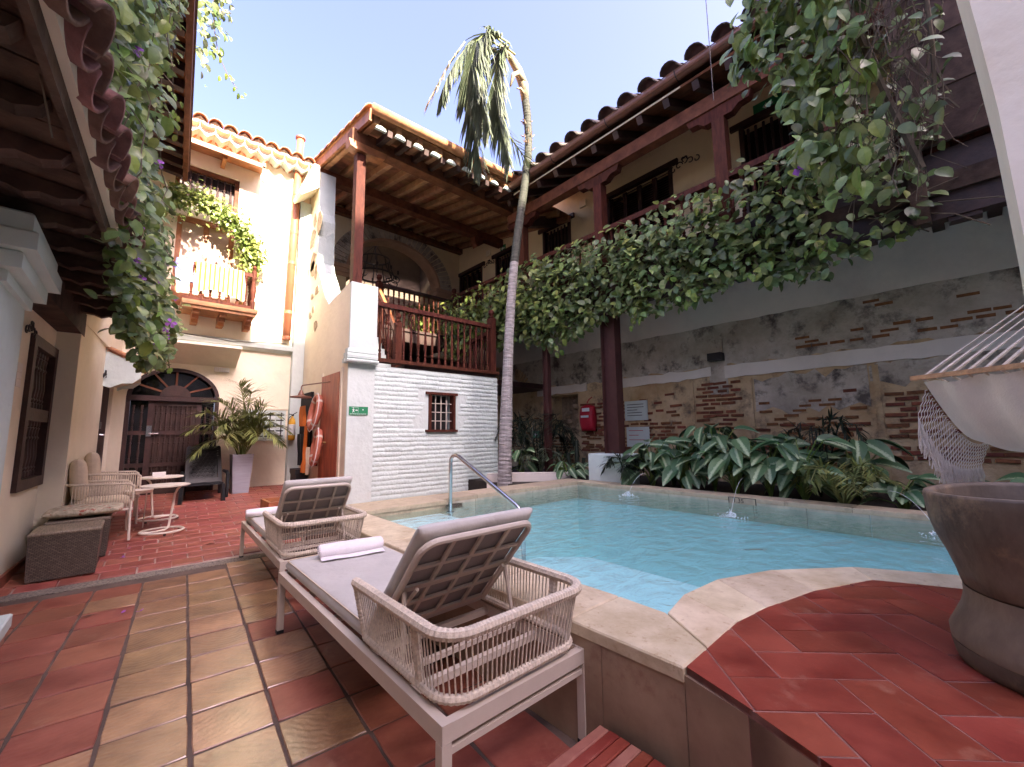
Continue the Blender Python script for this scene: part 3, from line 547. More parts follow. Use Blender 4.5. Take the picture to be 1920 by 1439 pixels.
# bricks showing through the plaster
bk = [MB().add([(-.02-.006*(k % 2), s*(.080+.018*k)+o, t*(.021+.003*((k+t)%2))) for s in (-1, 1) for t in (-1, 1) for o in (0,)]+[(.03, s*(.09+.018*k), t*.026) for s in (-1, 1) for t in (-1, 1)],
       [(0, 1, 3, 2), (0, 4, 5, 1), (2, 3, 7, 6), (1, 5, 7, 3), (0, 2, 6, 4)]).mesh('brick', 'oldbrick') for k in range(3)]
nb = 0; far = MB()
zones = [(.88, -.5, .9, 1.86, .9), (3.60, 2.70, 1.05, 2.2, .95), (4.98, 3.74, 1.1, 1.75, .8), (6.42, 5.0, .9, 2.1, .75), (4.98, 3.74, 1.75, 2.1, .4), (-.5, -2, .5, 1.8, .8), (2.6, .95, .7, 1.45, .32), (2.6, .95, 1.9, 2.2, .15), (9.3, 6.5, .5, 1.25, .6), (9.0, 7.5, 1.25, 2.2, .12), (1.9, -1.0, 2.66, 2.85, .5), (1.0, -1.5, 3.05, 3.25, .25), (6.4, 3.7, .95, 1.55, .6), (2.65, .95, .95, 1.55, .75), (2.65, .95, 1.55, 1.8, .4), (5.7, 3.8, .55, .85, .7), (7.4, 6.5, .5, 1.2, .6)]
for (ya, yb, za, zb_, dens) in zones:
    r = 0; z = za
    while z < zb_:
        y = ya-(.13 if r % 2 else 0); rowd = dens*rnd.choice((.5, 1, 1.1, 1.15))
        while y-.24 > yb:
            if rnd.random() < rowd:
                link('brick', bk[rnd.randrange(3)], bw, loc=(8.0-rnd.uniform(-.004, .010)-8-(0.010 if z > 2.5 else 0), y-.12-4, z+rnd.uniform(-.006, .006)), rot=(rnd.uniform(-.05, .05), rnd.uniform(-.1, .1), 0)) if nb < 296 else far.box(7.978, 8.03, y-rnd.uniform(.17, .23), y-.02, z-.022, z+rnd.uniform(.015, .024))
                nb += 1
            y -= rnd.uniform(.215, .27)
        z += rnd.uniform(.072, .080); r += 1
if far.v: far.build('small_bricks', 'oldbrick', bw, kind='stuff')
# niche
mb = MB(); F.box(mb, U(7.38)-.02, U(6.50)+.02, -.55, -.42, 1.2, 2.4); mb.build('niche_back', 'stone', bw)
for i in range(34):
    s = rnd.uniform(.05, .11); c = Vector((8.40, rnd.uniform(6.55, 7.33), rnd.uniform(1.34, 2.15)))
    MB().lathe([(s*.2, -s*.6), (s*.9, -s*.3), (s, .1*s), (s*.7, s*.5), (s*.1, s*.65)], c, 6).build('stone', 'stone', bw)
# blind brick arch ring near the palm
for k in range(13):
    a = R(-38+k*9.5); c = Vector((7.985, 8.86-.62*math.cos(a), 2.30+.72*math.sin(a))); d = Vector((0, -math.cos(a), math.sin(a)))
    MB().beam(c-d*.15, c+d*.15, .075, .05, up=(1, 0, 0)).build('arch_brick', 'oldplaster', bw)

gh = thing('gallery_house', 'upper wooden gallery house with cream wall, posts and tiled roof above the brick wall', 'house', (8, 4, 3.6))
F2 = Fr((8.0, 12.6), (8.0, -4.0)); F2.n = Vector((-1, 0, 0))
holes = [(U(5.42), U(3.78), 4.28, 6.88), (U(7.56), U(6.56), 4.6, 6.86), (U(9.62), U(8.62), 4.6, 6.82), (U(11.58), U(10.30), 4.28, 6.78), (U(2.46), U(1.42), 4.28, 6.93)]
mb = MB(); F2.wall(mb, 0, U(-4), 4.16, 8.9, .3, holes); mb.build('cream_wall', 'cream_up', gh)
for k, h in enumerate(holes):
    fr_ = MB(); F2.box(fr_, h[0]-.14, h[1]+.14, -.05, .06, h[3]-.02, h[3]+.09); F2.box(fr_, h[0], h[0]+.07, -.12, .02, h[2], h[3]-.02); F2.box(fr_, h[1]-.07, h[1], -.12, .02, h[2], h[3]-.02); F2.box(fr_, h[0]+.07, h[1]-.07, -.12, .02, h[2], h[2]+.07)
    wf = fr_.build('window' if k in (1, 2, 4) else 'door', 'wood_dark', gh)
    mb = MB(); F2.box(mb, h[0], h[1], -.28, -.25, h[2], h[3]); mb.build('dark_backing', 'black', wf)
    if k in (0, 3):
        nl = 4; wl = (h[1]-h[0]-.14)/nl
        for q in range(nl):
            mb = MB(); ua = h[0]+.07+q*wl
            F2.box(mb, ua+.005, ua+.05, -.10, -.05, h[2]+.07, h[3]-.03); F2.box(mb, ua+wl-.05, ua+wl-.005, -.10, -.05, h[2]+.07, h[3]-.03)
            zz = h[2]+.1
            while zz < h[3]-.06:
                mb.add([F2.at(ua+.05, -.06, zz), F2.at(ua+wl-.05, -.06, zz), F2.at(ua+wl-.05, -.10, zz+.05), F2.at(ua+.05, -.10, zz+.05)], [(0, 1, 2, 3)]); zz += .055
            mb.build('louvred_leaf', 'wood_dark', wf)
    else:
        nbs = max(4, int((h[1]-h[0])/.14)); sp = spindle(h[3]-h[2]-.12, .028).mesh('bar', 'wood_dark'); o_ = WL(wf)
        for q in range(nbs):
            p_ = F2.at(h[0]+.07+(h[1]-h[0]-.14)*(q+.5)/nbs, -.06, h[2]+.07); link('bar', sp, wf, loc=tuple(p_-o_))
# gallery floor, joists, edge beam
mb = MB().box(6.36, 7.99, -4, 9.3, 4.15, 4.27); mb.build('gallery_floor', 'wood_dark', gh)
for k in range(27): MB().box(6.36, 7.96, 9.1-k*.5-.06, 9.1-k*.5+.06, 3.98, 4.147).build('joist', 'wood_dark', gh)
MB().box(6.20, 6.355, -4, 9.3, 3.52, 4.27).build('edge_beam', 'wood_dark', gh)
MB().box(6.15, 6.195, -4, 9.3, 3.78, 3.98).build('beam_moulding', 'wood_eave', gh)
for k in range(12): MB().box(6.22, 6.36, 8.9-k*.82-.12, 8.9-k*.82+.12, 3.47, 3.518).build('beam_cleat', 'wood_dark', gh)
MB().box(6.24, 6.36, -4, 9.34, 4.30, 4.36).build('bottom_rail', 'wood_red', gh)
MB().box(6.22, 6.38, -4, 9.34, 5.03, 5.12).build('handrail', 'wood_red', gh)
sp = spindle(.67, .034).mesh('baluster', 'wood_red')
for k in range(72):
    y = 9.15-k*.15
    if min(abs(y-q) for q in (6.57, 4.43, 2.19, 0.0)) > .08: link('baluster', sp, gh, loc=(6.30-8, y-4, 4.361-3.6))
for y in (6.57, 4.43, 2.19, 0.0):
    ps = MB(); ps.box(6.21, 6.39, y-.09, y+.09, 4.272, 6.02) if y < 6.4 else ps.box(6.22, 6.38, y-.08, y+.08, 4.272, 6.02); pp = ps.build('post', 'wood_red', gh)
    br = MB().prism([(6.23, y-.48, 6.23), (6.23, y-.44, 6.12), (6.23, y-.3, 6.11), (6.23, y-.2, 6.03), (6.23, y+.2, 6.03), (6.23, y+.3, 6.11), (6.23, y+.44, 6.12), (6.23, y+.48, 6.23)], (.14, 0, 0)); br.build('bracket', 'wood_red', pp)
MB().box(6.20, 6.40, -4, 7.0, 6.232, 6.46).build('top_beam', 'wood_beam', gh)
for k in range(23):
    y = 6.7-k*.48; MB().beam((5.98, y, 6.58), (7.98, y, 7.55), .10, .13).build('rafter', 'wood_dark', gh)
mb = MB(); mb.add([(5.95, 7.0, 6.655), (5.95, -4, 6.655), (7.99, -4, 7.64), (7.99, 7.0, 7.64), (5.95, 7.0, 6.70), (5.95, -4, 6.70), (7.99, -4, 7.69), (7.99, 7.0, 7.69)], [(0, 1, 2, 3), (7, 6, 5, 4), (0, 4, 5, 1), (1, 5, 6, 2), (3, 7, 4, 0)]); mb.build('roof_boards', 'wood_beam', gh)
mb = MB(); mb.add([(5.8, 7.2, 6.76), (5.8, -4, 6.76), (9.4, -4, 8.62), (9.4, 13, 8.62), (8.3, 13, 8.0), (8.0, 7.2, 7.85)], [(0, 1, 2, 3, 4, 5)]); mb.build('roof_deck', 'tile_old', gh)
# cross beam stub projecting over the corner
MB().beam((6.3, 6.95, 6.30), (8.0, 7.0, 6.95), .2, .24).build('tie_beam', 'wood_dark', gh)
tmesh = MB()
def barrel(L, r0, r1, n=7, th=.015):
    mb = MB(); vs = []
    for (yy, r) in ((0, r0), (L, r1)):
        for rr in (r, r-th):
            for k in range(n+1):
                a = PI*k/n; vs.append((rr*math.cos(a), yy, rr*math.sin(a)*.9))
    m = n+1; fs = []
    for k in range(n):
        fs += [(k, k+1, 2*m+k+1, 2*m+k), (m+k+1, m+k, 3*m+k, 3*m+k+1), (k+1, k, m+k, m+k+1), (2*m+k, 2*m+k+1, 3*m+k+1, 3*m+k)]
    fs += [(0, 2*m, 3*m, m), (n, m+n, 3*m+n, 2*m+n)]
    return mb.add(vs, fs)
bm_ = barrel(.46, .15, .12).mesh('roof_tile', 'tile_black', True)
sr = math.atan2(1.86, 3.6)
for k in range(28):
    y = 7.1-k*.40
    for j in range(3):
        d = .40*j; o = link('roof_tile', bm_, gh, loc=(5.80+d*math.cos(sr)-8, y-4, 6.93+d*math.sin(sr)-3.6), rot=(0, 0, 0))
        o.rotation_euler = Matrix.Rotation(-sr, 3, 'Y').to_4x4().to_3x3().to_euler() if False else ((Matrix.Rotation(-sr, 3, 'Y') @ Matrix.Rotation(-PI/2, 3, 'Z')).to_euler())
# gutter: half round with brackets
gu = MB(); G = []
for (yy) in (7.0, -4.0):
    for k in range(9): a = PI+PI*k/8; G.append((5.86+.085*math.cos(a), yy, 6.83+.085*math.sin(a)))
gu.add(G, [(k, k+1, 9+k+1, 9+k) for k in range(8)]); gu.add([(5.77, 7.0, 6.83), (5.77, -4, 6.83), (5.76, -4, 6.845), (5.76, 7.0, 6.845)], [(0, 1, 2, 3)])
gt = gu.build('gutter', 'copper', gh)
for k in range(8): MB().tube([(5.97, 6.5-k*1.3, 6.80), (5.9, 6.5-k*1.3, 6.73), (5.80, 6.5-k*1.3, 6.76), (5.76, 6.5-k*1.3, 6.85)], .008, 5).build('gutter_bracket', 'iron', gt)
MB().box(5.94, 5.955, 2.6, 6.5, 6.66, 6.685).build('fascia_strip', 'cream', gh)
# dark board screen enclosing the near end of the gallery, and its soffit
for k in range(11):
    z = 4.30+k*.30; mb = MB().box(6.08+.012*(k % 2), 6.13+.012*(k % 2), -3.9, .12+.02*(k % 3), z, z+.315); mb.build('screen_board', 'wood_eave', gh)
MB().box(6.03, 6.20, .12, .26, 3.46, 7.4).build('screen_post', 'wood_eave', gh)
# steel columns
def steel(y, z0, z1, label, w_=.15, h_=.10):
    t = thing('steel_column', label, 'column', (6.3, y, z0), 0, 'steel columns under the gallery')
    MB().box(6.3-.008, 6.3+.008, y-w_+.012, y+w_-.012, z0, z1).build('web', 'steelcol', t)
    MB().box(6.3-h_, 6.3+h_, y-w_, y-w_+.012, z0, z1).build('flange', 'steelcol', t); MB().box(6.3-h_, 6.3+h_, y+w_-.012, y+w_, z0, z1).build('flange', 'steelcol', t)
    return t
steel(4.32, .94, 3.46, 'red brown steel column standing on the white pedestal at the pool corner')
steel(5.93, .40, 3.46, 'dark steel column rising from the planter left of the red bag', .07, .05)
pd = MB().cbox(6.0, 6.56, 4.02, 4.68, .38, .94, .01); tag(pd.build('pedestal', 'white'), 'square white pedestal block under the red brown steel column', 'pedestal')
# wall fittings
t = thing('wall_lamp', 'black box lamp with grey conduit box on the old brick wall', 'lamp', (8, 3.11, 2.6)); MB().box(7.78, 7.96, 3.0, 3.24, 2.60, 2.74).build('lamp_box', 'iron', t); MB().box(7.93, 7.985, 3.02, 3.22, 2.74, 3.0).build('mount', 'greyplaster', t)
for y_, z_, lab in ((6.13, 7.07, 'small beige junction box high on the gallery wall right of the small barred window'), (9.95, 7.08, 'small beige junction box high on the gallery wall beside the green exit plate')):
    tag(MB().cbox(7.955, 7.997, y_-.1, y_+.1, z_-.09, z_+.09, .004).build('junction_box', 'cream'), lab, 'junction box', 'junction boxes on the gallery wall')
def arrow_sign(name, label, f, u, z, w, h, arrow=True, man=False):
    t = thing(name, label, 'sign', tuple(f.at(u, 0, z)), 0)
    mb = MB(); f.box(mb, u-w/2, u+w/2, .004, .018, z-h/2, z+h/2); mb.build('plate', 'signgreen', t)
    q = MB(); s = h*.28; n_ = .021
    def P(a, b): return f.at(u+a, n_, z+b)
    ax = -w*.12 if man else 0
    q.poly([P(ax-s*1.2, 0), P(ax-s*.2, s), P(ax-s*.2, s*.45)][::1]); q.poly([P(ax-s*1.2, 0), P(ax-s*.2, -s*.45), P(ax-s*.2, -s)]); q.poly([P(ax-s*1.0, -s*.25), P(ax+s*1.3, -s*.25), P(ax+s*1.3, s*.25), P(ax-s*1.0, s*.25)])
    q.build('arrow', 'signwhite', t)
    return t
arrow_sign('exit_sign', 'green arrow sign above the dark door behind the hanging vine', F2, U(1.96), 7.10, .46, .24)
arrow_sign('exit_sign', 'small green plate above the dark gallery window beside the palm trunk', F2, U(9.25), 6.99, .24, .22)
arrow_sign('exit_sign', 'little green exit plate low on the brick wall beside the palm trunk', F, U(7.95), 1.28, .30, .19)
def scroll(f, u, z, s, label):
    t = thing('iron_scroll', label, 'ornament', tuple(f.at(u, 0, z)), 0, 'wrought iron scrolls on the walls'); mb = MB()
    def sp_(cx, cz, r, a0, a1, k=.55): 
        pts = []
        for i in range(15):
            a = a0+(a1-a0)*i/14; rr = r*(1-k*i/14); pts.append(f.at(u+cx+rr*math.cos(a), .03, z+cz+rr*math.sin(a)))
        mb.tube(pts, s*.045, 5)
    sp_(-.45*s, 0, .3*s, 0, 5.5); sp_(.45*s, 0, .3*s, PI, PI-5.5); sp_(0, .28*s, .3*s, -PI/2, 4.2); sp_(-.12*s, .4*s, .16*s, 0, 4.5); sp_(.12*s, .4*s, .16*s, PI, PI-4.5)
    sp_(-.95*s, -.15*s, .26*s, PI/2, PI/2+5); sp_(.95*s, -.1*s, .26*s, PI/2, PI/2-5)
    mb.build('scroll', 'iron', t)
scroll(F2, U(3.50), 6.79, .26, 'iron scroll ornament right of the louvred gallery shutters')
scroll(F2, U(9.93), 6.72, .22, 'iron scroll ornament between the dark gallery door and window by the palm')
t = thing('red_bag', 'red nylon rescue bag hanging on the brick wall left of the plaques', 'bag', (7.9, 6.1, 1.3))
c_ = cushion(.42, .62, .24, e=4, n=10, seed=3, wob=.3); c_.v = [(7.86-z, 6.1+x*.95, 1.66+y*(1-.18*(y > 0)*abs(x)*4)) for x, y, z in c_.v]; c_.build('bag_body', 'redbag', t, smooth=True)
MB().box(7.71, 7.722, 5.98, 6.20, 1.66, 1.71).build('print', 'signwhite', t); MB().box(7.71, 7.722, 5.95, 6.16, 1.80, 1.88).build('print', 'signwhite', t)
MB().tube([(7.98, 6.06, 2.15), (7.9, 6.1, 2.08), (7.86, 6.12, 2.0)], .012, 5).build('strap', 'redbag', t)
for (y0, y1, z0, z1, m_, lab, nl) in ((4.62, 5.16, 1.56, 1.98, 'white', 'upper white plaque with faint print right of the steel column', 5), (4.60, 5.14, 1.00, 1.42, 'white', 'lower white plaque with red print right of the steel column', 3), (5.72, 5.36, 1.02, 2.04, 'greyplaster', 'tall grey notice board left of the steel column with a black heading', 14)):
    ya, yb = min(y0, y1), max(y0, y1); t = thing('plaque', lab, 'plaque', (8, (ya+yb)/2, z0), 0, 'notices on the brick wall'); MB().box(7.955, 7.985, ya, yb, z0, z1).build('board', m_, t)
    for i in range(nl):
        zz = z1-(z1-z0)*(.2+.7*i/max(1, nl)) ; ww = (yb-ya)*rnd.uniform(.45, .8); MB().box(7.949, 7.954, yb-.06-ww*.95, yb-.06, zz, zz+.012).build('print_line', 'iron' if nl != 3 else 'redbag', t)
    if nl == 14: MB().box(7.949, 7.954, ya+.05, yb-.05, z1-.34, z1-.27).build('heading', 'iron', t)
# ================================================================== STAIR HOUSE with terrace (centre)
sh = thing('stair_house', 'white brick stair block carrying the timber roofed terrace', 'house', (2.56, 7, 0))
XS = 2.556
mb = MB(); FW = Fr((XS, 7.0), (5.84, 7.0)); FW.n = Vector((0, -1, 0))
FW.wall(mb, .345, 3.284, 0, 2.53, .35, [(1.56, 2.16, 1.40, 2.075)]); mb.build('front_wall', 'white', sh)
MB().box(2.558, 3.02, 6.974, 6.998, 0, 2.535).build('plaster_front', 'white', sh)
mb = MB().box(5.50, 5.84, 7.36, 9.3, 0, 2.45); mb.build('return_wall', 'white', sh)
def rough_brick(k):
    rr = random.Random(k); mb = MB(); nx, ny = 6, 4
    def fn(a, b):
        e = abs(2*b-1); ex = abs(2*a-1); z = .008+.003*(k % 3)-.010*max(0, e-.4)**1.3*2.2-(.005 if ex > .99 else 0)+rr.uniform(-.004, .004)
        return ((a-.5)*.28, (b-.5)*.082+(rr.uniform(-.006, .006) if e < .9 else 0), z)
    return mb.grid(fn, nx, ny).mesh('brick', 'whitebrick', True)
wbk = [rough_brick(k) for k in range(9)]
z = .10; r = 0
while z < 2.50:
    x = 3.02+(.0 if r % 2 else -.13)+rnd.uniform(-.08, .08)
    while x < 5.80:
        L_ = rnd.uniform(.24, .32); x0, x1 = max(x, 2.99), min(x+L_, 5.835)
        if x1-x0 > .05 and not (x1 > 4.08 and x0 < 4.76 and 1.33 < z+.036 < 2.13):
            c = (x0+x1)/2; o = link('brick', wbk[rnd.randrange(9)], sh, loc=(c-2.56, 6.998-7+rnd.uniform(-.003, .003), z+.04+rnd.uniform(-.006, .006)), rot=(PI/2+rnd.uniform(-.05, .05), rnd.uniform(-.02, .02), 0)); o.scale = ((x1-x0)/.274, rnd.uniform(.96, 1.06), 1)
        x += L_+.002
    z += .083; r += 1
# barred window
wf = MB(); wf.box(4.05, 4.76, 6.945, 7.12, 2.075, 2.125).box(4.05, 4.76, 6.945, 7.12, 1.355, 1.40).box(4.115, 4.165, 6.96, 7.1, 1.40, 2.075).box(4.665, 4.715, 6.96, 7.1, 1.40, 2.075)
wn = wf.build('window_frame', 'wood_red', sh); MB().box(4.165, 4.665, 7.18, 7.2, 1.40, 2.075).build('dark_backing', 'black', wn)
for k in range(3):
    MB().tube([(4.29+k*.125, 7.03, 1.40), (4.29+k*.125, 7.03, 2.075)], .011, 6).build('bar', 'frame', wn); MB().tube([(4.165, 7.045, 1.57+k*.17), (4.665, 7.045, 1.57+k*.17)], .009, 6).build('bar', 'frame', wn)
# side wall with its stepped profile
prof = [(7.0, 0), (7.0, 3.93), (7.06, 3.955), (8.02, 3.83), (8.10, 3.81), (8.35, 4.02), (8.62, 4.44), (8.85, 4.72), (8.95, 4.95), (8.98, 5.9), (9.03, 6.1), (9.06, 7.05), (9.69, 7.15), (9.69, 0)]
sw = MB().prism([(XS, y, z) for y, z in prof], (.34, 0, 0)).build('side_wall', 'cream', sh, recalc=True)
MB().prism([(XS+.003, y-.0025, z+.0025) for y, z in prof[1:12]] + [(XS+.003, y+.02, z-.02) for y, z in prof[1:12]][::-1], (.334, 0, 0)).build('white_coping', 'white', sh, recalc=True)
for (x0, x1, z0, z1, d) in ((XS-.02, 3.03, 2.76, 3.955, .03),):
    MB().box(x0+.02, x1, 6.952, 6.998, z0, z1-.006).build('pier_front', 'white', sh)
    MB().box(2.9, 3.03, 6.999, 7.33, 2.6, 3.95).build('pier_back', 'white', sh)
for k, (z0, z1, d) in enumerate(((2.70, 2.78, .03), (2.60, 2.70, .07), (2.53, 2.60, .10))):
    mb = MB(); pr = [(-.0, z0), (-d*.9, z0+.01), (-d, (z0+z1)/2), (-d*.85, z1-.01), (0, z1)]
    mb.prism([(XS-.025-d*.4, 6.95+a, b) for a, b in pr], (.49+d*.6, 0, 0)); mb.prism([(XS-d*.6, 7.0, z0), (XS-d*.6, 7.10, z0), (XS-d*.6, 7.10, z1), (XS-d*.6, 7.0, z1)], (d*.6, 0, 0)); mb.build('moulding', 'white', sh, recalc=True)
for k in range(11):
    y, z = rnd.uniform(8.95, 9.5), (6.0, 5.8, 5.6, 5.05, 4.9, 4.75, 4.3, 4.25, 3.95, 3.85, 3.55)[k]; s = rnd.uniform(.10, .19) if k < 6 else rnd.uniform(.07, .12); pts = []
    for q in range(9): a = 2*PI*q/9; rr = s*rnd.uniform(.7, 1.25); pts.append((XS+.004, y-.15+rr*math.cos(a)*1.1, z+rr*math.sin(a)*(1.5 if k < 6 else 1)))
    MB().prism(pts, (-.014, 0, 0)).build('stone', 'stonepatch', sh, recalc=True)
MB().prism([(2.55, 9.02, 7.16), (2.55, 9.02, 6.66), (2.20, 9.02, 6.36), (2.16, 9.02, 6.42), (2.42, 9.02, 7.16)], (0, .5, 0)).build('eave_hood', 'cream', sh, recalc=True)
dr = MB().box(2.520, 2.553, 7.28, 8.20, .15, 2.41).build('door', 'door_red', sh)
for (a, b, c, d) in ((7.20, 7.275, .1, 2.48), (8.205, 8.27, .1, 2.48)): MB().box(2.53, 2.5545, a, b, c, d).build('door_frame', 'cream', sh)
hm = MB().tube([(2.52, 7.86, 1.19), (2.47, 7.86, 1.19), (2.47, 7.74, 1.18)], .013, 6); hm.lathe([(.03, -.004), (.03, .004)], (2.515, 7.86, 1.19), 8); hm.build('handle', 'brass', dr)
mb = MB(); [mb.add([(2.517, 7.62+a, .38+b), (2.517, 7.62+a+.05, .40+b), (2.517, 7.62+a+.03, .46+b), (2.517, 7.62+a-.02, .43+b)], [(0, 1, 2, 3)]) for a, b in ((0, 0), (.08, .03), (.04, -.05))]; mb.build('paint_scuff', 'signwhite', dr)
# terrace floor and railings
MB().box(2.9, 7.98, 7.36, 12.4, 2.44, 2.56).build('terrace_floor', 'wood_dark', sh)
MB().box(3.03, 5.84, 6.93, 7.10, 2.60, 2.665).build('bottom_rail', 'wood_red', sh)
MB().box(3.60, 5.80, 7.0, 7.34, 2.535, 2.598).build('floor_edge', 'wood_dark', sh)
hr = MB().box(3.03, 5.64, 6.96, 7.08, 3.62, 3.70).build('handrail', 'wood_red', sh)
sp = spindle(.955, .030).mesh('baluster', 'wood_red')
for k in range(17): link('baluster', sp, sh, loc=(3.12+k*.1535-2.56, 7.02-7, 2.665))
nw = MB().box(5.63, 5.77, 6.95, 7.09, 2.666, 3.86); nw.lathe([(.05, 3.86), (.075, 3.88), (.035, 3.92), (.07, 3.98), (.06, 4.04), (.01, 4.07)], (5.70, 7.02, 0), 10); nw.build('newel', 'wood_red', sh)
hr2 = MB().beam((5.70, 7.1, 3.55), (6.25, 9.3, 3.55), .1, .08).build('handrail', 'wood_red', sh)
for k in range(14): link('baluster', sp, sh, loc=(5.70+.55*(k+.7)/14.5-2.56, 7.1+2.2*(k+.7)/14.5-7, 2.57))
# upper landing and its railing, stairs
MB().box(2.9, 6.2, 9.36, 11.58, 3.62, 3.88).build('upper_floor', 'wood_dark', sh)
MB().box(4.05, 6.24, 9.30, 9.42, 4.90, 4.97).build('handrail', 'wood_dark', sh); MB().box(4.05, 6.24, 9.32, 9.40, 3.885, 3.95).build('bottom_rail', 'wood_dark', sh)
sp2 = spindle(.95, .030).mesh('baluster', 'wood_red')
for k in range(15): link('baluster', sp2, sh, loc=(4.2+k*.142-2.56, 9.36-7, 3.95))
for (x, y, z0, z1) in ((4.1, 9.36, 2.57, 4.98), (6.27, 9.36, 3.9, 5.12), (4.02, 8.15, 2.57, 3.72)):
    mb = MB().box(x-.065, x+.065, y-.065, y+.065, z0, z1); mb.lathe([(.05, z1), (.072, z1+.03), (.035, z1+.07), (.07, z1+.13), (.06, z1+.19), (.01, z1+.22)], (x, y, 0), 10); mb.build('newel', 'wood_red', sh)
MB().beam((4.08, 9.33, 4.80), (4.03, 8.2, 3.52), .07, .09).build('stair_rail', 'wood_honey', sh)
for k in range(8): link('baluster', sp, sh, loc=(4.05-2.56, 8.3+k*.13-7, 2.62+k*.147))
for k in range(8): MB().box(2.9, 3.98, 8.2+k*.165, 9.36, 2.561+k*.165, 2.725+k*.165).build('stair', 'white', sh)
MB().box(4.3, 7.9, 10.9, 11.0, 2.57, 3.61).build('painted_shade_wall', 'black', sh)  # black wall: shade of the opening under the landing put into colour
MB().box(4.7, 6.15, 10.15, 10.30, 3.885, 4.72).build('parapet', 'cream', sh)
# arch wall
arch = [(2.9, 3.9), (2.9, 8.2), (7.98, 8.2), (7.98, 3.9), (7.20, 3.9), (7.20, 6.1)]
arch += [(5.65+1.55*math.cos(PI*k/20), 6.1+1.24*math.sin(PI*k/20)) for k in range(1, 20)] + [(4.10, 6.1), (4.10, 3.9)]
MB().prism([(x, 11.6, z) for x, z in arch], (0, .45, 0)).build('arch_wall', 'cream_up', sh, recalc=True)
for k in range(34):
    a0, a1 = PI*(k+.08)/34, PI*(k+.92)/34
    q = [(5.65+ax*math.cos(a), 11.595, 6.1+az*math.sin(a)) for ax, az, a in ((1.57, 1.26, a0), (2.0, 1.66, a0), (2.0, 1.66, a1), (1.57, 1.26, a1))]
    MB().prism(q, (0, -.03, 0)).build('arch_brick', 'greyplaster', sh, recalc=True)
mb = MB()
for k in range(20):
    a0, a1 = PI*k/20, PI*(k+1)/20
    mb.prism([(5.65+ax*math.cos(a), 11.57, 6.1+az*math.sin(a)) for ax, az, a in ((1.50, 1.19, a0), (1.565, 1.255, a0), (1.565, 1.255, a1), (1.50, 1.19, a1))], (0, .5, 0))
mb.build('arch_edge', 'pink', sh, recalc=True)
for x0, x1 in ((7.08, 7.97), (3.6, 4.22)):
    for k, (z0, z1, d) in enumerate(((5.80, 5.9, .02), (5.9, 6.02, .07), (6.02, 6.12, .11))): MB().box(x0-d, min(x1+d, 7.995), 11.6-d-.03, 12.0, z0, z1).build('capital', 'pink', sh)
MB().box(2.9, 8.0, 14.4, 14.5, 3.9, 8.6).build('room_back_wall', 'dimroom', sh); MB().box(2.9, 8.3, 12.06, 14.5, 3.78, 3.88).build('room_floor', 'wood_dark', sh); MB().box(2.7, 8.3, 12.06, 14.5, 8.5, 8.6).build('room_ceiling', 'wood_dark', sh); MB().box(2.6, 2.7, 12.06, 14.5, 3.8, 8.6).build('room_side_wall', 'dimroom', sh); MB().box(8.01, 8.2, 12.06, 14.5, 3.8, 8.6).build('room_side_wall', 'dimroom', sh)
ch = thing('chandelier', 'black wrought iron ring chandelier hanging in the terrace arch', 'chandelier', (5.45, 12.8, 6.9)); mb = MB()
for (zz, rr) in ((6.55, .62), (7.1, .45)): mb.tube([(5.45+rr*math.cos(2*PI*k/20), 12.8+rr*math.sin(2*PI*k/20), zz) for k in range(21)], .028, 5)
for k in range(10):
    a = 2*PI*k/10; c, s_ = math.cos(a), math.sin(a); mb.tube([(5.45+.62*c, 12.8+.62*s_, 6.55), (5.45+.5*c, 12.8+.5*s_, 6.8), (5.45+.45*c, 12.8+.45*s_, 7.1)], .02, 5)
    mb.tube([(5.45+.62*c+.16*c*math.sin(t*.9)*1.2, 12.8+.62*s_+.16*s_*math.sin(t*.9), 6.55-.12+.12*math.cos(t)) for t in (0, .8, 1.6, 2.4, 3.2, 4, 4.8)], .016, 4); mb.lathe([(.03, 6.6), (.035, 6.72), (.02, 6.73)], (5.45+.75*c, 12.8+.75*s_, 0), 6)
mb.tube([(5.45, 12.8, 7.1), (5.45, 12.8, 8.5)], .018, 5); mb.build('chandelier_frame', 'iron', ch)
for k in range(4): a = PI*k/2; MB().tube([(5.45, 12.8, 7.6), (5.45+.45*math.cos(a), 12.8+.45*math.sin(a), 7.1)], .01, 4).build('chain', 'iron', ch)
t = thing('spot_lamp', 'small wall lamp with a salmon cube shade above the terrace arch', 'lamp', (5.5, 11.6, 8.05)); MB().box(5.38, 5.56, 11.38, 11.55, 7.98, 8.14).build('shade', 'pipe', t); MB().box(5.56, 5.85, 11.5, 11.58, 8.0, 8.1).build('arm', 'iron', t)
# terrace post, roof timbers
ps = MB().box(2.62, 2.78, 7.08, 7.24, 3.96, 6.46); ps.build('post', 'wood_red', sh)
MB().prism([(2.44, 7.02, 6.62), (2.47, 7.02, 6.5), (2.58, 7.02, 6.47), (2.95, 7.02, 6.47), (3.12, 7.02, 6.5), (3.16, 7.02, 6.62)], (0, .2, 0)).build('bracket', 'wood_honey', sh, recalc=True)
MB().box(2.50, 6.42, 7.03, 7.27, 6.622, 6.86).build('front_beam', 'wood_beam', sh)
MB().box(2.6, 7.0, 9.24, 9.46, 7.05, 7.27).build('cross_beam', 'wood_beam', sh); MB().prism([(6.9, 9.25, 7.05), (6.92, 9.25, 6.85), (7.0, 9.25, 6.75), (7.06, 9.25, 6.83), (7.2, 9.25, 6.89), (7.2, 9.25, 7.05)], (0, .2, 0)).build('corbel', 'wood_beam', sh, recalc=True); MB().box(7.0, 7.98, 9.24, 9.46, 7.05, 7.27).build('cross_beam', 'wood_beam', sh)
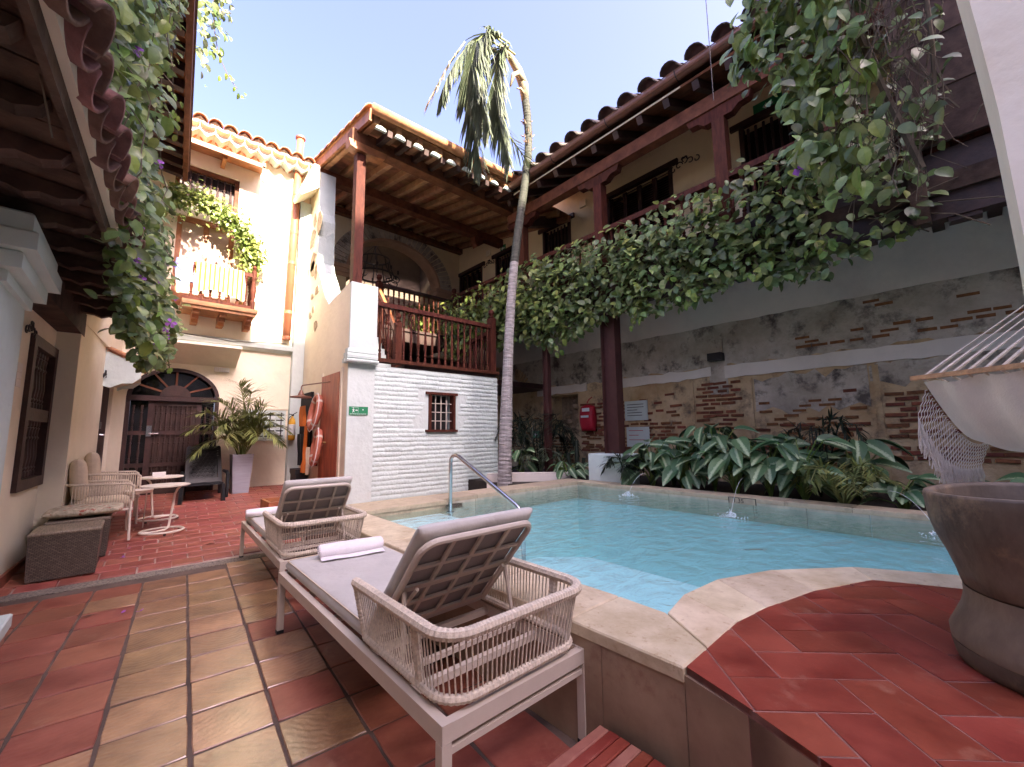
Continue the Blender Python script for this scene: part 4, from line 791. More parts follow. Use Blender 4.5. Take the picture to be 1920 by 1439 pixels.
MB().box(2.9, 7.98, 11.40, 11.565, 7.55, 7.72).build('wall_beam', 'wood_beam', sh)
def zr(y): return 6.78+.20*(y-6.45)
for k in range(13):
    x = 2.72+k*.43; MB().beam((x, 6.5, zr(6.5)), (x, 11.58, zr(11.58)), .10, .14).build('rafter', 'wood_rafter', sh)
for k in range(24):
    y0 = 6.5+k*.213; MB().add([(2.58, y0, zr(y0)+.075), (7.98, y0, zr(y0)+.075), (7.98, y0+.21, zr(y0+.21)+.075), (2.58, y0+.21, zr(y0+.21)+.075), (2.58, y0, zr(y0)+.10), (7.98, y0, zr(y0)+.10), (7.98, y0+.21, zr(y0+.21)+.10), (2.58, y0+.21, zr(y0+.21)+.10)], [(3, 2, 1, 0), (4, 5, 6, 7), (0, 1, 5, 4), (2, 3, 7, 6), (1, 2, 6, 5), (3, 0, 4, 7)]).build('ceiling_board', 'wood_board', sh)
MB().beam((2.60, 6.46, zr(6.46)+.02), (2.60, 9.75, zr(9.75)+.02), .05, .2).build('barge_board', 'wood_honey', sh)
tt = barrel(.46, .115, .09).mesh('roof_tile', 'terracotta', True); rs = math.atan(.20)
for k in range(17):
    x = 2.62+k*.232
    for j in range(2 if k > 1 else 8):
        d = .41*j; o = link('roof_tile', tt, sh, loc=(x-2.56, 6.50+d*math.cos(rs)-7, zr(6.50)+.14+d*math.sin(rs)), rot=(rs, 0, 0))
MB().add([(2.55, 6.48, zr(6.48)+.11), (6.3, 6.48, zr(6.48)+.11), (8.3, 8.2, zr(8.2)+.11), (8.3, 11.9, zr(11.9)+.11), (2.55, 11.9, zr(11.9)+.11)], [(0, 1, 2, 3, 4)]).build('roof_deck', 'terracotta', sh)
mb = MB(); mb.tube([(2.60, 6.40, 6.885), (6.1, 6.40, 7.0)], .085, 14); mb.build('eave_gutter', 'terracotta', sh, smooth=True)
for k in range(9): MB().prism([(2.80+k*.37+a, 6.49, 6.64+.010*k+b) for a, b in ((-.10, 0), (-.075, .05), (0, .07), (.075, .05), (.10, 0))], (0, .06, 0)).build('mortar_fill', 'white', sh, recalc=True)
for k in range(9): MB().beam((2.985+k*.37, 6.52, 6.66), (2.985+k*.37, 7.03, 6.76), .09, .11).build('rafter_tail', 'wood_dark', sh)
# exit sign, shower, safety gear on the side of the stair house
sg = thing('evacuation_sign', 'green evacuation route sign on the white plaster edge of the stair block', 'sign', (2.75, 6.99, 1.7))
MB().box(2.592, 2.912, 6.960, 6.973, 1.648, 1.790).build('plate', 'signgreen', sg)
mb = MB(); Y = 6.9585
def pxz(*pts): mb.poly([(x, Y, z) for x, z in pts])
pxz((2.655, 1.745), (2.668, 1.745), (2.672, 1.715), (2.655, 1.715)); pxz((2.654, 1.757), (2.668, 1.757), (2.668, 1.769), (2.654, 1.769)); pxz((2.655, 1.716), (2.645, 1.690), (2.653, 1.688), (2.665, 1.714)); pxz((2.664, 1.716), (2.684, 1.700), (2.679, 1.693), (2.658, 1.712)); pxz((2.668, 1.744), (2.684, 1.736), (2.681, 1.730), (2.666, 1.737)); pxz((2.655, 1.744), (2.641, 1.734), (2.645, 1.728), (2.658, 1.737))
pxz((2.695, 1.735), (2.720, 1.735), (2.720, 1.722), (2.695, 1.722)); pxz((2.718, 1.743), (2.738, 1.728), (2.718, 1.713))
pxz((2.630, 1.776), (2.742, 1.776), (2.742, 1.773), (2.630, 1.773)); pxz((2.742, 1.776), (2.745, 1.776), (2.745, 1.684), (2.742, 1.684)); pxz((2.812, 1.748), (2.838, 1.748), (2.832, 1.735), (2.825, 1.722), (2.818, 1.735))
mb.build('pictogram', 'signwhite', sg)
tx = text('RUTA DE EVACUACION', .026, 'signwhite', sg, (2.605-2.75, -.031, 1.666-1.7), (PI/2, 0, 0))
s = thing('rain_shower', 'bronze rain shower arm and head above the hanging life rings', 'shower', (2.55, 8.5, 2.2))
MB().tube([(2.51, 7.70, 2.27), (2.49, 7.72, 2.27), (2.28, 8.55, 2.27), (2.27, 8.58, 2.24), (2.27, 8.58, 2.16)], .012, 6).build('arm', 'copper', s); MB().lathe([(.02, 2.18), (.045, 2.12), (.06, 2.08), (.19, 2.055), (.19, 2.035), (.02, 2.03)], (2.27, 8.58, 0), 16).build('head', 'copper', s)
MB().box(2.505, 2.552, 8.75, 9.45, .95, 2.18).build('dark_niche', 'black', sh)
def ring(cy, cz, lab, tilt):
    t = thing('life_ring', lab, 'life ring', (2.44, cy, cz), 0, 'life rings hanging by the shower'); mb = MB(); pts = []
    N = 24
    for i in range(N): 
        a = 2*PI*i/N; pts.append((2.44+.10*math.sin(a+tilt)*.5, cy+.20*math.cos(a), cz+.28*math.sin(a)))
    pts.append(pts[0]); mb.tube(pts, .06, 10, cap=False); mb.build('ring', 'orange', t, smooth=True)
    for k in range(4):
        q = int(N*(k+.5)/4); b = MB(); c0, c1 = Vector(pts[q]), Vector(pts[q+1]); b.tube([c0, c0+(c1-c0)*.7], .0622, 10, cap=False); b.build('band', 'frame', t, smooth=True)
    MB().tube([(p[0]-.03, cy+(p[1]-cy)*1.28, cz+(p[2]-cz)*1.28+.012*math.sin(i*3)) for i, p in enumerate(pts)], .009, 5).build('cord', 'lampwhite', t)
ring(8.26, 1.75, 'upper faded orange life ring hanging beside the red door', 0); ring(8.10, 1.10, 'lower faded orange life ring hanging beside the red door', .6)
lv = thing('life_vest', 'orange and black life vest hanging left of the life rings', 'life vest', (2.45, 8.8, 1.2))
def cloth(name, mat, parent, y0, y1, z0, z1, x, amp=.03, taper=1.0, seed=0, mat2=None):
    rr = random.Random(seed); ph = rr.uniform(0, 6)
    def fn(a, b): w_ = 1-(1-taper)*b; ym = (y0+y1)/2; return (x+amp*math.sin(9*a+ph+2*b)*(.4+b)-.02, ym+(y1-y0)*(a-.5)*w_+.04*math.sin(4*b+ph), z1+(z0-z1)*b)
    mb = MB().grid(fn, 10, 10); return mb.build(name, mat, parent, smooth=True)
cloth('vest_panel', 'vest', lv, 8.72, 9.05, 1.50, 1.90, 2.42, taper=.8, seed=1); cloth('vest_panel', 'vest', lv, 8.42, 8.72, .62, 1.5, 2.40, taper=.7, seed=2); cloth('vest_strap', 'plasticblack', lv, 8.62, 9.0, .75, 1.35, 2.39, taper=.4, seed=3); cloth('vest_panel', 'beigecloth', lv, 8.3, 8.45, .6, 1.1, 2.41, taper=.6, seed=4)
fe = thing('fire_extinguisher', 'small yellow fire extinguisher with white label on the white corner pilaster', 'fire extinguisher', (2.37, 9.45, 1.2))
MB().lathe([(.02, 1.22), (.062, 1.23), (.066, 1.27), (.066, 1.60), (.05, 1.66), (.022, 1.69), (.022, 1.72)], (2.36, 9.47, 0), 14).build('cylinder', 'yellow', fe, smooth=True); MB().lathe([(.0675, 1.33), (.0675, 1.55)], (2.36, 9.47, 0), 14, cap=False).build('label', 'signwhite', fe)
MB().box(2.345, 2.375, 9.41, 9.47, 1.72, 1.755).beam((2.36, 9.44, 1.75), (2.43, 9.40, 1.80), .02, .012).beam((2.36, 9.44, 1.74), (2.28, 9.38, 1.76), .02, .012).build('valve', 'iron', fe); MB().tube([(2.33, 9.45, 1.72), (2.28, 9.44, 1.66), (2.285, 9.44, 1.4)], .009, 5).build('hose', 'iron', fe)
bn = thing('waste_bin', 'square black waste bin with a liner below the life vest', 'bin', (2.5, 9.0, zf(9)))
MB().prism([(2.30, 8.78, .26), (2.52, 8.78, .26), (2.52, 9.15, .26), (2.30, 9.15, .26)], (0, 0, .40)).build('body', 'plasticblack', bn, recalc=True)
def lin(a, b): t_ = a*4 % 4; k = int(t_) % 4; f_ = t_-int(t_); c = [(2.285, 8.765), (2.535, 8.765), (2.535, 9.165), (2.285, 9.165)]; p, q = c[k], c[(k+1) % 4]; return (p[0]+(q[0]-p[0])*f_, p[1]+(q[1]-p[1])*f_, .675-(.10+.03*math.sin(a*40))*b)
MB().grid(lin, 40, 2).build('liner', 'plasticblack', bn)
tag(MB().box(2.50, 2.552, 8.32, 8.46, .75, 1.02).build('control_box', 'wood_dark', None), 'small dark recess box low on the wall beside the red door', 'box')
cs = thing('wooden_crate', 'low brown wooden planter box behind the second lounger', 'crate', (1.8, 7.0, .12))
for (a, b, c, d) in ((1.47, 1.95, 6.9, 6.94), (1.47, 1.95, 7.4, 7.44), (1.47, 1.51, 6.94, 7.4), (1.91, 1.95, 6.94, 7.4)): MB().box(a, b, c, d, .11, .36).build('side_board', 'wood_honey', cs)
MB().box(1.51, 1.91, 6.94, 7.4, .12, .30).build('filling', 'soil', cs)
# ================================================================== BACK HOUSE with arched door and balcony
bh = thing('arched_door_house', 'sunlit cream house with arched door, vine framed balcony and wavy tiled eave', 'house', (1, 9.7, .3))
YB = 9.7
prof = [(-2.0, 0), (-2.0, 7.32), (2.55, 7.32), (2.55, 0), (1.12, 0), (1.12, 2.02)]
prof += [(.46+.66*math.cos(PI*k/20), 2.02+.55*math.sin(PI*k/20)) for k in range(1, 20)] + [(-.20, 2.02), (-.20, 0)]
# balcony door and upper window are recessed pieces set against a pocketed wall: wall built in bands
mb = MB(); mb.prism([(x, YB, z) for x, z in [(-2, 0), (-2, 3.6), (2.55, 3.6), (2.55, 0)] + prof[4:]], (0, .4, 0)); mb.build('lower_wall', 'cream', bh, recalc=True)
FB = Fr((-2, YB), (2.55, YB)); FB.n = Vector((0, -1, 0))
mb = MB(); FB.wall(mb, 0, 4.55, 3.602, 7.32, .4, [(2.26, 3.17, 3.75, 5.52), (2.18, 3.2, 5.85, 6.58)]); mb.build('upper_wall', 'cream', bh)
# arched double door
dd = MB(); arcp = [(.46+.66*math.cos(PI*k/20), 2.02+.55*math.sin(PI*k/20)) for k in range(0, 21)]
for k in range(20):
    a0, a1 = PI*k/20, PI*(k+1)/20
    dd.prism([(.46+ax*math.cos(a), YB-.005, 2.02+az*math.sin(a)) for ax, az, a in ((.60, .49, a0), (.66, .55, a0), (.66, .55, a1), (.60, .49, a1))], (0, .1, 0))
dd.box(-.20, -.14, 9.695, 9.8, .3, 2.02).box(1.06, 1.12, 9.695, 9.8, .3, 2.02).box(-.14, 1.06, 9.68, 9.8, 1.96, 2.05)
ad = dd.build('arched_door', 'wood_dark', bh, recalc=True)
MB().prism([(.46+.22*math.cos(PI*k/12), 9.67, 2.051+.20*math.sin(PI*k/12)) for k in range(13)], (0, .1, 0)).build('fan_hub', 'wood_dark', ad, recalc=True)
MB().box(-.14, 1.06, 9.86, 9.88, .3, 2.6).build('dark_glass', 'glass', ad)
for a in (26, 58, 90, 122, 154):
    c, s_ = math.cos(R(a)), math.sin(R(a)); MB().beam((.46+.2*c, 9.74, 2.05+.18*s_), (.46+.62*c, 9.74, 2.04+.50*s_), .03, .035, up=(0, 1, 0)).build('fan_spoke', 'wood_beam', ad)
for (x0, x1) in ((.10, .86),): 
    MB().box(x0, x1, 9.78, 9.81, .33, 1.955).build('door_leaf', 'wood_dark', ad)
for z0, z1 in ((.31, .42), (.80, .87), (1.36, 1.43), (1.88, 1.955)): MB().box(.11, .85, 9.745, 9.779, z0, z1).build('rail', 'wood_dark', ad)
for x0 in (.10, .79): MB().box(x0, x0+.07, 9.735, 9.779, .33, 1.955).build('stile', 'wood_dark', ad)
spd = {}
for z0, z1 in ((.42, .80), (.87, 1.36), (1.43, 1.88)):
    sp = spindle(z1-z0, .020, 7).mesh('spindle', 'wood_dark'); o_ = WL(ad)
    for k in range(8): link('spindle', sp, ad, loc=(.21+k*.071-o_.x, 9.755-o_.y, z0-o_.z))
    for x in (-.09, .02, .92, 1.01): link('spindle', sp, ad, loc=(x-o_.x, 9.755-o_.y, z0-o_.z))
for x0, x1 in ((-.14, .10), (.86, 1.06)):
    for z0, z1 in ((.31, .42), (.80, .87), (1.36, 1.43)): MB().box(x0+.002, x1-.002, 9.745, 9.79, z0, z1).build('rail', 'wood_dark', ad)
h = MB().box(.10, .17, 9.715, 9.734, 1.33, 1.52); h.tube([(.135, 9.715, 1.38), (.135, 9.68, 1.38), (.26, 9.675, 1.38)], .012, 6); h.build('lock_plate', 'chrome', ad)
# pilaster, ledge, canopy, lamp, vent
MB().box(2.33, 2.552, 9.56, 9.699, .0, 6.5).build('corner_pilaster', 'white', bh)
MB().prism([(-.6, 9.70, 3.04), (-.6, 9.58, 3.10), (-.6, 9.57, 3.18), (-.6, 9.70, 3.24)], (2.93, 0, 0)).build('ledge', 'white', bh, recalc=True)
MB().prism([(.05, 9.699, 2.66), (.05, 9.699, 3.02), (.05, 9.15, 3.0), (.05, 9.13, 2.95)], (1.30, 0, 0)).build('canopy', 'cream', bh, recalc=True)
t = thing('emergency_lamp', 'small white emergency lamp above the arched door on the right', 'lamp', (1.12, 9.65, 2.6)); MB().cbox(1.0, 1.24, 9.62, 9.698, 2.56, 2.64, .01).build('lamp_cover', 'lampwhite', t); [MB().box(1.02+k*.035, 1.03+k*.035, 9.612, 9.619, 2.565, 2.635).build('rib', 'offwhite', t) for k in range(6)]
vt = MB().box(1.50, 2.28, 9.66, 9.698, 1.22, 1.26).box(1.50, 2.28, 9.66, 9.698, 1.80, 1.84).box(2.25, 2.28, 9.66, 9.698, 1.26, 1.80).box(1.50, 1.53, 9.66, 9.698, 1.26, 1.80).build('vent_frame', 'white', bh)
MB().box(1.53, 2.25, 9.685, 9.697, 1.26, 1.80).build('dark_backing', 'black', vt)
for i in range(8):
    for j in range(6):       # pierced block: corner pieces leave a cross of open space between them
        cx_, cz_ = 1.53+.103*i, 1.26+.108*j; a_ = .039
        x0, x1, z0, z1 = max(1.53, cx_-a_), min(2.25, cx_+a_), max(1.26, cz_-a_-.002), min(1.80, cz_+a_+.002)
        if x1-x0 > .01 and z1-z0 > .01: MB().box(x0, x1, 9.655, 9.684, z0, z1).build('lattice_block', 'white', vt)
for i in range(7): MB().box(1.53+.103*(i+.5)-.008, 1.53+.103*(i+.5)+.008, 9.66, 9.684, 1.262, 1.798).build('lattice_bar', 'white', vt) if i % 2 else None
MB().box(1.2, 2.32, 9.67, 9.698, 1.86, 1.89).build('panel_moulding', 'cream', bh)
# balcony
bc = MB().box(.40, 1.56, 9.08, 9.699, 3.66, 3.74).box(.43, 1.53, 9.11, 9.699, 3.60, 3.66).build('balcony_floor', 'wood_honey', bh)
for x in (.62, 1.02, 1.45):
    for k in range(3): MB().box(x-.05, x+.05, 9.18+.12*k, 9.698, 3.60-.065*(k+1), 3.598-.065*k).build('bracket_step', 'wood_honey', bc)
MB().box(.36, 1.50, 9.11, 9.17, 4.38, 4.45).build('balcony_rail', 'wood_red', bh); MB().box(.40, 1.50, 9.11, 9.17, 3.742, 3.80).build('balcony_bottom_rail', 'wood_red', bh); MB().box(1.44, 1.50, 9.18, 9.69, 4.38, 4.45).build('balcony_rail', 'wood_red', bh)
sp = spindle(.58, .030).mesh('baluster', 'wood_red')
for x in (.52, .66, .80, .94, 1.08, 1.22, 1.34): link('baluster', sp, bh, loc=(x-1, 9.14-9.7, 3.80-.3))
for y in (9.3, 9.42, 9.55): link('baluster', sp, bh, loc=(1.47-1, y-9.7, 3.80-.3))
mb = MB().lathe([(.045, 3.74), (.045, 3.9), (.03, 3.93), (.05, 4.1), (.03, 4.3), (.045, 4.36), (.045, 4.5), (.02, 4.53), (.045, 4.58), (.01, 4.63)], (1.47, 9.14, 0), 10); mb.build('balcony_post', 'wood_red', bh)
wd = MB().box(.26, .34, 9.72, 9.82, 3.75, 5.52).box(1.09, 1.17, 9.72, 9.82, 3.75, 5.52).box(.34, 1.09, 9.72, 9.82, 5.42, 5.52).box(.67, .76, 9.73, 9.82, 3.75, 5.42).box(.34, .67, 9.73, 9.82, 3.75, 4.0).box(.76, 1.09, 9.73, 9.82, 3.75, 4.0).build('balcony_door', 'wood_honey', bh)
for x0, x1 in ((.34, .67), (.76, 1.09)): MB().box(x0, x1, 9.77, 9.785, 4.0, 5.42).build('pane', 'pane', wd)
uw = MB().box(.18, .25, 9.75, 9.85, 5.85, 6.58).box(1.13, 1.2, 9.75, 9.85, 5.85, 6.58).box(.25, 1.13, 9.75, 9.85, 6.50, 6.58).build('upper_window', 'wood_beam', bh); MB().box(.25, 1.13, 9.86, 9.88, 5.85, 6.5).build('dark_backing', 'wood_dark', uw)
sp = spindle(.65, .026).mesh('spindle', 'wood_dark'); o_ = WL(uw)
for k in range(8): link('spindle', sp, uw, loc=(.30+k*.11-o_.x, 9.82-o_.y, 5.85-o_.z))
MB().prism([(-.3, 9.699, 6.88), (-.3, 9.699, 6.94), (-.3, 9.22, 6.84), (-.3, 9.22, 6.78)], (1.86, 0, 0)).build('timber_awning', 'wood_honey', bh, recalc=True)
for x in (.25, .85): MB().box(x, x+.07, 9.3, 9.698, 6.70, 6.80).build('awning_bracket', 'wood_honey', bh)
MB().box(1.5, 1.555, 9.2, 9.25, 6.45, 6.86).box(-.1, 1.55, 9.2, 9.25, 6.74, 6.78).build('awning_edge', 'wood_honey', bh)
bt2 = barrel(.5, .12, .10).mesh('roof_tile', 'terracotta', True); rs2 = R(20)
for k in range(13):
    x = -.52+k*.245
    for j in range(2): link('roof_tile', bt2, bh, loc=(x-1, 9.34+.4*j*math.cos(rs2)-9.7, 7.36+.4*j*math.sin(rs2)-.3), rot=(rs2, 0, 0))
    o = link('roof_tile', bt2, bh, loc=(x+.1225-1, 9.36-9.7, 7.345-.3), rot=(rs2, PI, 0))
pr = []
mb = MB()
for k in range(26):
    x0, x1 = -.64+k*.122, -.64+(k+1)*.122; zz = [7.40+.055*math.cos((x+.52)*2*PI/.245) for x in (x0, x1)]; zb_ = [7.16+.06*math.cos((x+.52)*2*PI/.245) for x in (x0, x1)]
    mb.add([(x0, 9.40, zz[0]), (x1, 9.40, zz[1]), (x1, 9.44, zb_[1]), (x0, 9.44, zb_[0]), (x0, 9.699, zz[0]), (x1, 9.699, zz[1]), (x1, 9.699, zb_[1]), (x0, 9.699, zb_[0])], [(0, 3, 2, 1), (3, 7, 6, 2), (0, 1, 5, 4)])
mb.build('scalloped_cornice', 'white', bh)
MB().box(-2, 2.56, 9.6, 14, 7.325, 7.36).build('roof_deck', 'terracotta', bh)
dp = thing('downpipe', 'salmon painted vertical downpipe on the sunlit wall with a capped top', 'pipe', (2.23, 9.58, 3.3))
MB().tube([(2.20, 9.60, 3.34), (2.265, 9.60, 8.0)], .075, 14).build('pipe', 'pipe', dp, smooth=True); MB().lathe([(.076, 7.96), (.105, 7.98), (.105, 8.02), (.076, 8.03)], (2.265, 9.60, 0), 14).build('cap', 'copper', dp)
for z, x in ((3.34, 2.20), (3.9, 2.208), (5.0, 2.223), (5.7, 2.233), (6.6, 2.245)): MB().lathe([(.082, z), (.082, z+.07)], (x, 9.60, 0), 14).build('collar', 'pipe', dp)
# laundry on the balcony
def hang(name, mat, lab, x0, x1, zlo, seed):
    t = thing(name, lab, 'towel', ((x0+x1)/2, 9.1, 4.0)); rr = random.Random(seed); ph = rr.uniform(0, 6)
    def fn(a, b):
        s_ = b*1.35-.35
        if s_ < 0: y, z = 9.14-.3*s_*0+.05*(-s_)*2, 4.47+s_*.6
        else: y, z = 9.085-.02*math.sin(8*a+ph), 4.475-s_*(4.475-zlo-.06*math.sin(5*a+ph))
        return (x0+(x1-x0)*a+.03*math.sin(3*s_+ph), y-.018*math.sin(11*a+ph)*max(0, s_), z)
    MB().grid(fn, 18, 14).build('cloth', mat, t, smooth=True)
hang('striped_towel', 'stripe', 'yellow and white striped towel hung over the balcony rail', .56, 1.30, 3.92, 2)
hang('blue_towel', 'bluecloth', 'blue patterned cloth hung over the left end of the balcony rail', .30, .545, 4.0, 5)
tag(MB().lathe([(.02, 0), (.09, .02), (.1, .1), (.06, .17), (.01, .18)], (1.28, 9.35, 3.742), 10).build('yellow_bucket', 'yellow'), 'small yellow bucket on the sunlit balcony floor', 'bucket')
for k in range(2):
    pts = [(.2+k*.5+.3*i, 9.60-.01*i, 3.235+k*.02-.02*math.sin(i)) for i in range(6)]
tag(MB().tube([(-.1, 9.5, 3.22), (.5, 9.52, 3.2), (1.2, 9.55, 3.16), (2.2, 9.56, 3.24)], .008, 5).build('cable', 'iron'), 'thin black cable strung along the ledge under the balcony', 'cable')
# ================================================================== LEFT HOUSE with low eave
lh = thing('eaved_house', 'cream house with a low dark tiled eave and barred window along the patio', 'house', (-.8, 5, 0))
def lx(y, off=0): return -.756+.055*(y-6.675)+off
FL = Fr((lx(-4), -4), (lx(7.0), 7.0)); FL.n = Vector((FL.u.y, -FL.u.x, 0))
def UL(y): return (y+4)/FL.u.y
mb = MB(); FL.wall(mb, 0, UL(6.75), -.2, 2.9, .35, [(UL(5.81), UL(6.66), .88, 2.22)]); mb.build('wall', 'cream', lh)
q = [(-.565, 6.72), (-.436, 8.6), (-.405, 8.62), (-.335, 9.40), (-.312, 9.698), (-1.2, 9.698), (-1.2, 6.72)]
MB().prism([(-.565, 6.72, -.1), (-.436, 8.60, -.1), (-.9, 8.62, -.1), (-1.1, 6.72, -.1)], (0, 0, 2.75)).build('pier_wall', 'cream', lh, recalc=True)
MB().prism([(-.350, 9.30, 0), (-.2, 9.69, 0), (-1.0, 9.69, 0), (-.9, 9.30, 0)], (0, 0, 2.7)).build('corner_wall', 'cream', lh, recalc=True)
MB().prism([(-.436, 8.6, 2.25), (-.345, 9.30, 2.25), (-.9, 9.3, 2.25), (-.9, 8.6, 2.25)], (0, 0, .45)).build('over_door_wall', 'cream', lh, recalc=True)
MB().prism([(-.565, 6.72, 2.65), (-.31, 9.69, 2.65), (-1.2, 9.69, 2.65), (-1.2, 6.72, 2.65)], (0, 0, .8)).build('gable_wall', 'cream', lh, recalc=True)
MB().prism([(-.475, 8.61, .2), (-.395, 9.29, .2), (-.46, 9.29, .2), (-.54, 8.61, .2)], (0, 0, 2.05)).build('side_door', 'wood_dark', lh, recalc=True)
dh = MB().box(-.46, -.425, 8.8, 8.9, 1.45, 1.55).tube([(-.43, 8.85, 1.36), (-.39, 8.85, 1.36), (-.385, 8.95, 1.36)], .012, 6).build('door_handle', 'chrome', lh)
# pillar with capital
MB().box(lx(4.2)-.2, lx(4.2)+.205, 3.85, 4.60, -.1, 2.25).build('pillar', 'white', lh)
for k, (z0, z1, d) in enumerate(((2.25, 2.33, .03), (2.33, 2.44, .09), (2.44, 2.56, .15), (2.56, 2.68, .12))): MB().cbox(lx(4.2)-.2, lx(4.2)+.205+d, 3.85-d, 4.60+d, z0, z1, .015).build('capital', 'white', lh)
MB().beam((lx(4.7)+.10, 4.72, 2.62), (-.66, 6.9, 2.62), .22, .26).build('lintel_beam', 'wood_eave', lh)
MB().box(-1.1, 0, 0, .001, 0, 0) if False else None
for (a, b) in (((lx(4.6)+.012, 4.62), (lx(6.72)+.012, 6.72)),):
    f = Fr(a, b); f.n = Vector((f.u.y, -f.u.x, 0)); mb = MB(); f.box(mb, 0, f.L, -.01, .012, -.02, .13); mb.build('skirting', 'redtile', lh)
wf = MB(); u0, u1 = UL(5.81), UL(6.66)
FL.box(wf, u0-.05, u0+.05, -.12, .035, .83, 2.28); FL.box(wf, u1-.05, u1+.05, -.12, .035, .83, 2.28); FL.box(wf, u0+.05, u1-.05, -.12, .035, 2.18, 2.28); FL.box(wf, u0+.05, u1-.05, -.12, .035, .83, .93); FL.box(wf, u0+.05, u1-.05, -.1, .03, 1.48, 1.60)
wn = wf.build('window', 'wood_dark', lh); mb = MB(); FL.box(mb, u0, u1, -.3, -.28, .88, 2.22); mb.build('dark_backing', 'black', wn)
o_ = WL(wn)
for z0, z1 in ((.93, 1.48), (1.60, 2.18)):
    sp = spindle(z1-z0, .024).mesh('spindle', 'wood_dark')
    for k in range(7): p_ = FL.at(u0+.05+(u1-u0-.1)*(k+.5)/7, -.03, z0); link('spindle', sp, wn, loc=tuple(p_-o_))
scroll(FL, UL(5.62), 2.28, .15, 'iron scroll ornament above the barred window by the pillar')
f9 = Fr((-.565, 6.72), (-.436, 8.6)); f9.n = Vector((f9.u.y, -f9.u.x, 0)); scroll(f9, 1.72, 2.22, .14, 'small iron scroll ornament left of the side door under the little awning')
t = thing('wall_notice', 'strip of faint paper notices beside the barred window', 'notice', (lx(5.55), 5.55, 1.8)); mb = MB()
for z0, z1 in ((1.89, 1.97), (1.83, 1.885), (1.76, 1.825)): mb = MB(); FL.box(mb, UL(5.49), UL(5.63), .001, .004, z0, z1); mb.build('paper', 'offwhite', t)
# little tiled awning over the side door
aw = thing('door_awning', 'small white plaster awning with red tile ends over the side door', 'awning', (-.2, 8.9, 2.4))
pa = [(-.47, 8.52, 2.68), (-.46, 8.52, 2.08), (-.36, 8.52, 2.05), (-.24, 8.52, 2.12), (-.12, 8.52, 2.13), (-.03, 8.52, 2.22), (-.03, 8.52, 2.45)]
MB().prism(pa, (0, .03, 0)).build('side_cheek', 'white', aw, recalc=True); MB().prism([(x, y+.9, z) for x, y, z in pa], (0, -.03, 0)).build('side_cheek', 'white', aw, recalc=True)
MB().prism([(-.42, 8.55, 2.10), (-.2, 8.55, 2.17), (-.03, 8.55, 2.24), (-.03, 8.55, 2.45), (-.47, 8.55, 2.66)], (0, .84, 0)).build('soffit', 'cream', aw, recalc=True)
tsm = barrel(.5, .055, .05, 6).mesh('roof_tile', 'terracotta', True)
for k in range(8):
    for j in range(2): o = link('roof_tile', tsm, aw, loc=(.04-.02*j+.2, 8.56+k*.115-8.9, (2.42+.04*j)-2.4-.07*j)); o.rotation_euler = (Matrix.Rotation(R(25), 3, 'Y') @ Matrix.Rotation(PI/2, 3, 'Z')).to_euler()
MB().prism([(-.48, 8.49, 2.68), (.05, 8.49, 2.44), (.05, 8.49, 2.41), (-.48, 8.49, 2.65)], (0, .97, 0)).build('roof_edge', 'terracotta', aw, recalc=True)
# eave: soffit boards, rafters, mortar strip, tiles
def ep(y, off, z): return (lx(y, off), y, z)
def zs(off): return 2.80-.10*off
for k in range(19):
    y0 = -1.2+k*.44; MB().add([ep(y0, -.1, 2.83), ep(y0, .63, 2.755), ep(y0+.425, .63, 2.755), ep(y0+.425, -.1, 2.83), ep(y0, -.1, 2.86), ep(y0, .63, 2.785), ep(y0+.425, .63, 2.785), ep(y0+.425, -.1, 2.86)], [(0, 1, 2, 3), (7, 6, 5, 4), (0, 4, 5, 1), (1, 5, 6, 2), (2, 6, 7, 3), (3, 7, 4, 0)]).build('soffit_board', 'wood_eave', lh) if y0 < 6.7 else None
for k in range(18):
    y0 = -1.0+k*.44
    if y0 < 6.95:
        pr = [(-.1, 2.826), (-.1, 2.73), (.30, 2.69), (.36, 2.665), (.42, 2.69), (.50, 2.675), (.57, 2.70), (.60, 2.75)]
        MB().prism([ep(y0, o, z) for o, z in pr], (0, .09, 0)).build('rafter', 'wood_eave', lh, recalc=True)
MB().beam(ep(-1.5, .635, 2.77), ep(6.98, .635, 2.77), .03, .12).build('edge_board', 'wood_eave', lh)
MB().beam(ep(-1.5, .665, 2.85), ep(6.98, .665, 2.85), .04, .10).build('mortar_strip', 'cream', lh)
te = barrel(.5, .125, .10, 8, .02).mesh('roof_tile', 'tile_old', True)
for k in range(31):
    y = -1.4+k*.27
    if y > 6.95: break
    for j in range(2):
        o = link('roof_tile', te, lh, loc=(lx(y, .77-.4*j)+.8+rnd.uniform(-.015, .015), y-5, 2.845+.15*j)); o.rotation_euler = (Matrix.Rotation(R(20)+rnd.uniform(-.03, .03), 3, 'Y') @ Matrix.Rotation(PI/2-.055+rnd.uniform(-.04, .04), 3, 'Z')).to_euler()
    o = link('roof_tile', te, lh, loc=(lx(y+.135, .76)+.8, y+.135-5, 2.885+rnd.uniform(-.01, .01))); o.rotation_euler = (Matrix.Rotation(R(20), 3, 'Y') @ Matrix.Rotation(PI/2-.055, 3, 'Z') @ Matrix.Rotation(PI, 3, 'Y')).to_euler()
MB().add([ep(-1.5, .74, 2.93), ep(7.0, .74, 2.93), ep(9.6, -.8, 3.5), ep(-1.5, -.8, 3.5)], [(0, 1, 2, 3)]).build('roof_deck', 'tile_old', lh)
FU = Fr((lx(5.0, -.75), 5.0), (lx(9.69, -.75), 9.69)); FU.n = Vector((FU.u.y, -FU.u.x, 0))
mb = MB(); FU.wall(mb, 0, FU.L, 3.3, 6.4, .3); mb.build('upper_wall', 'cream', lh)
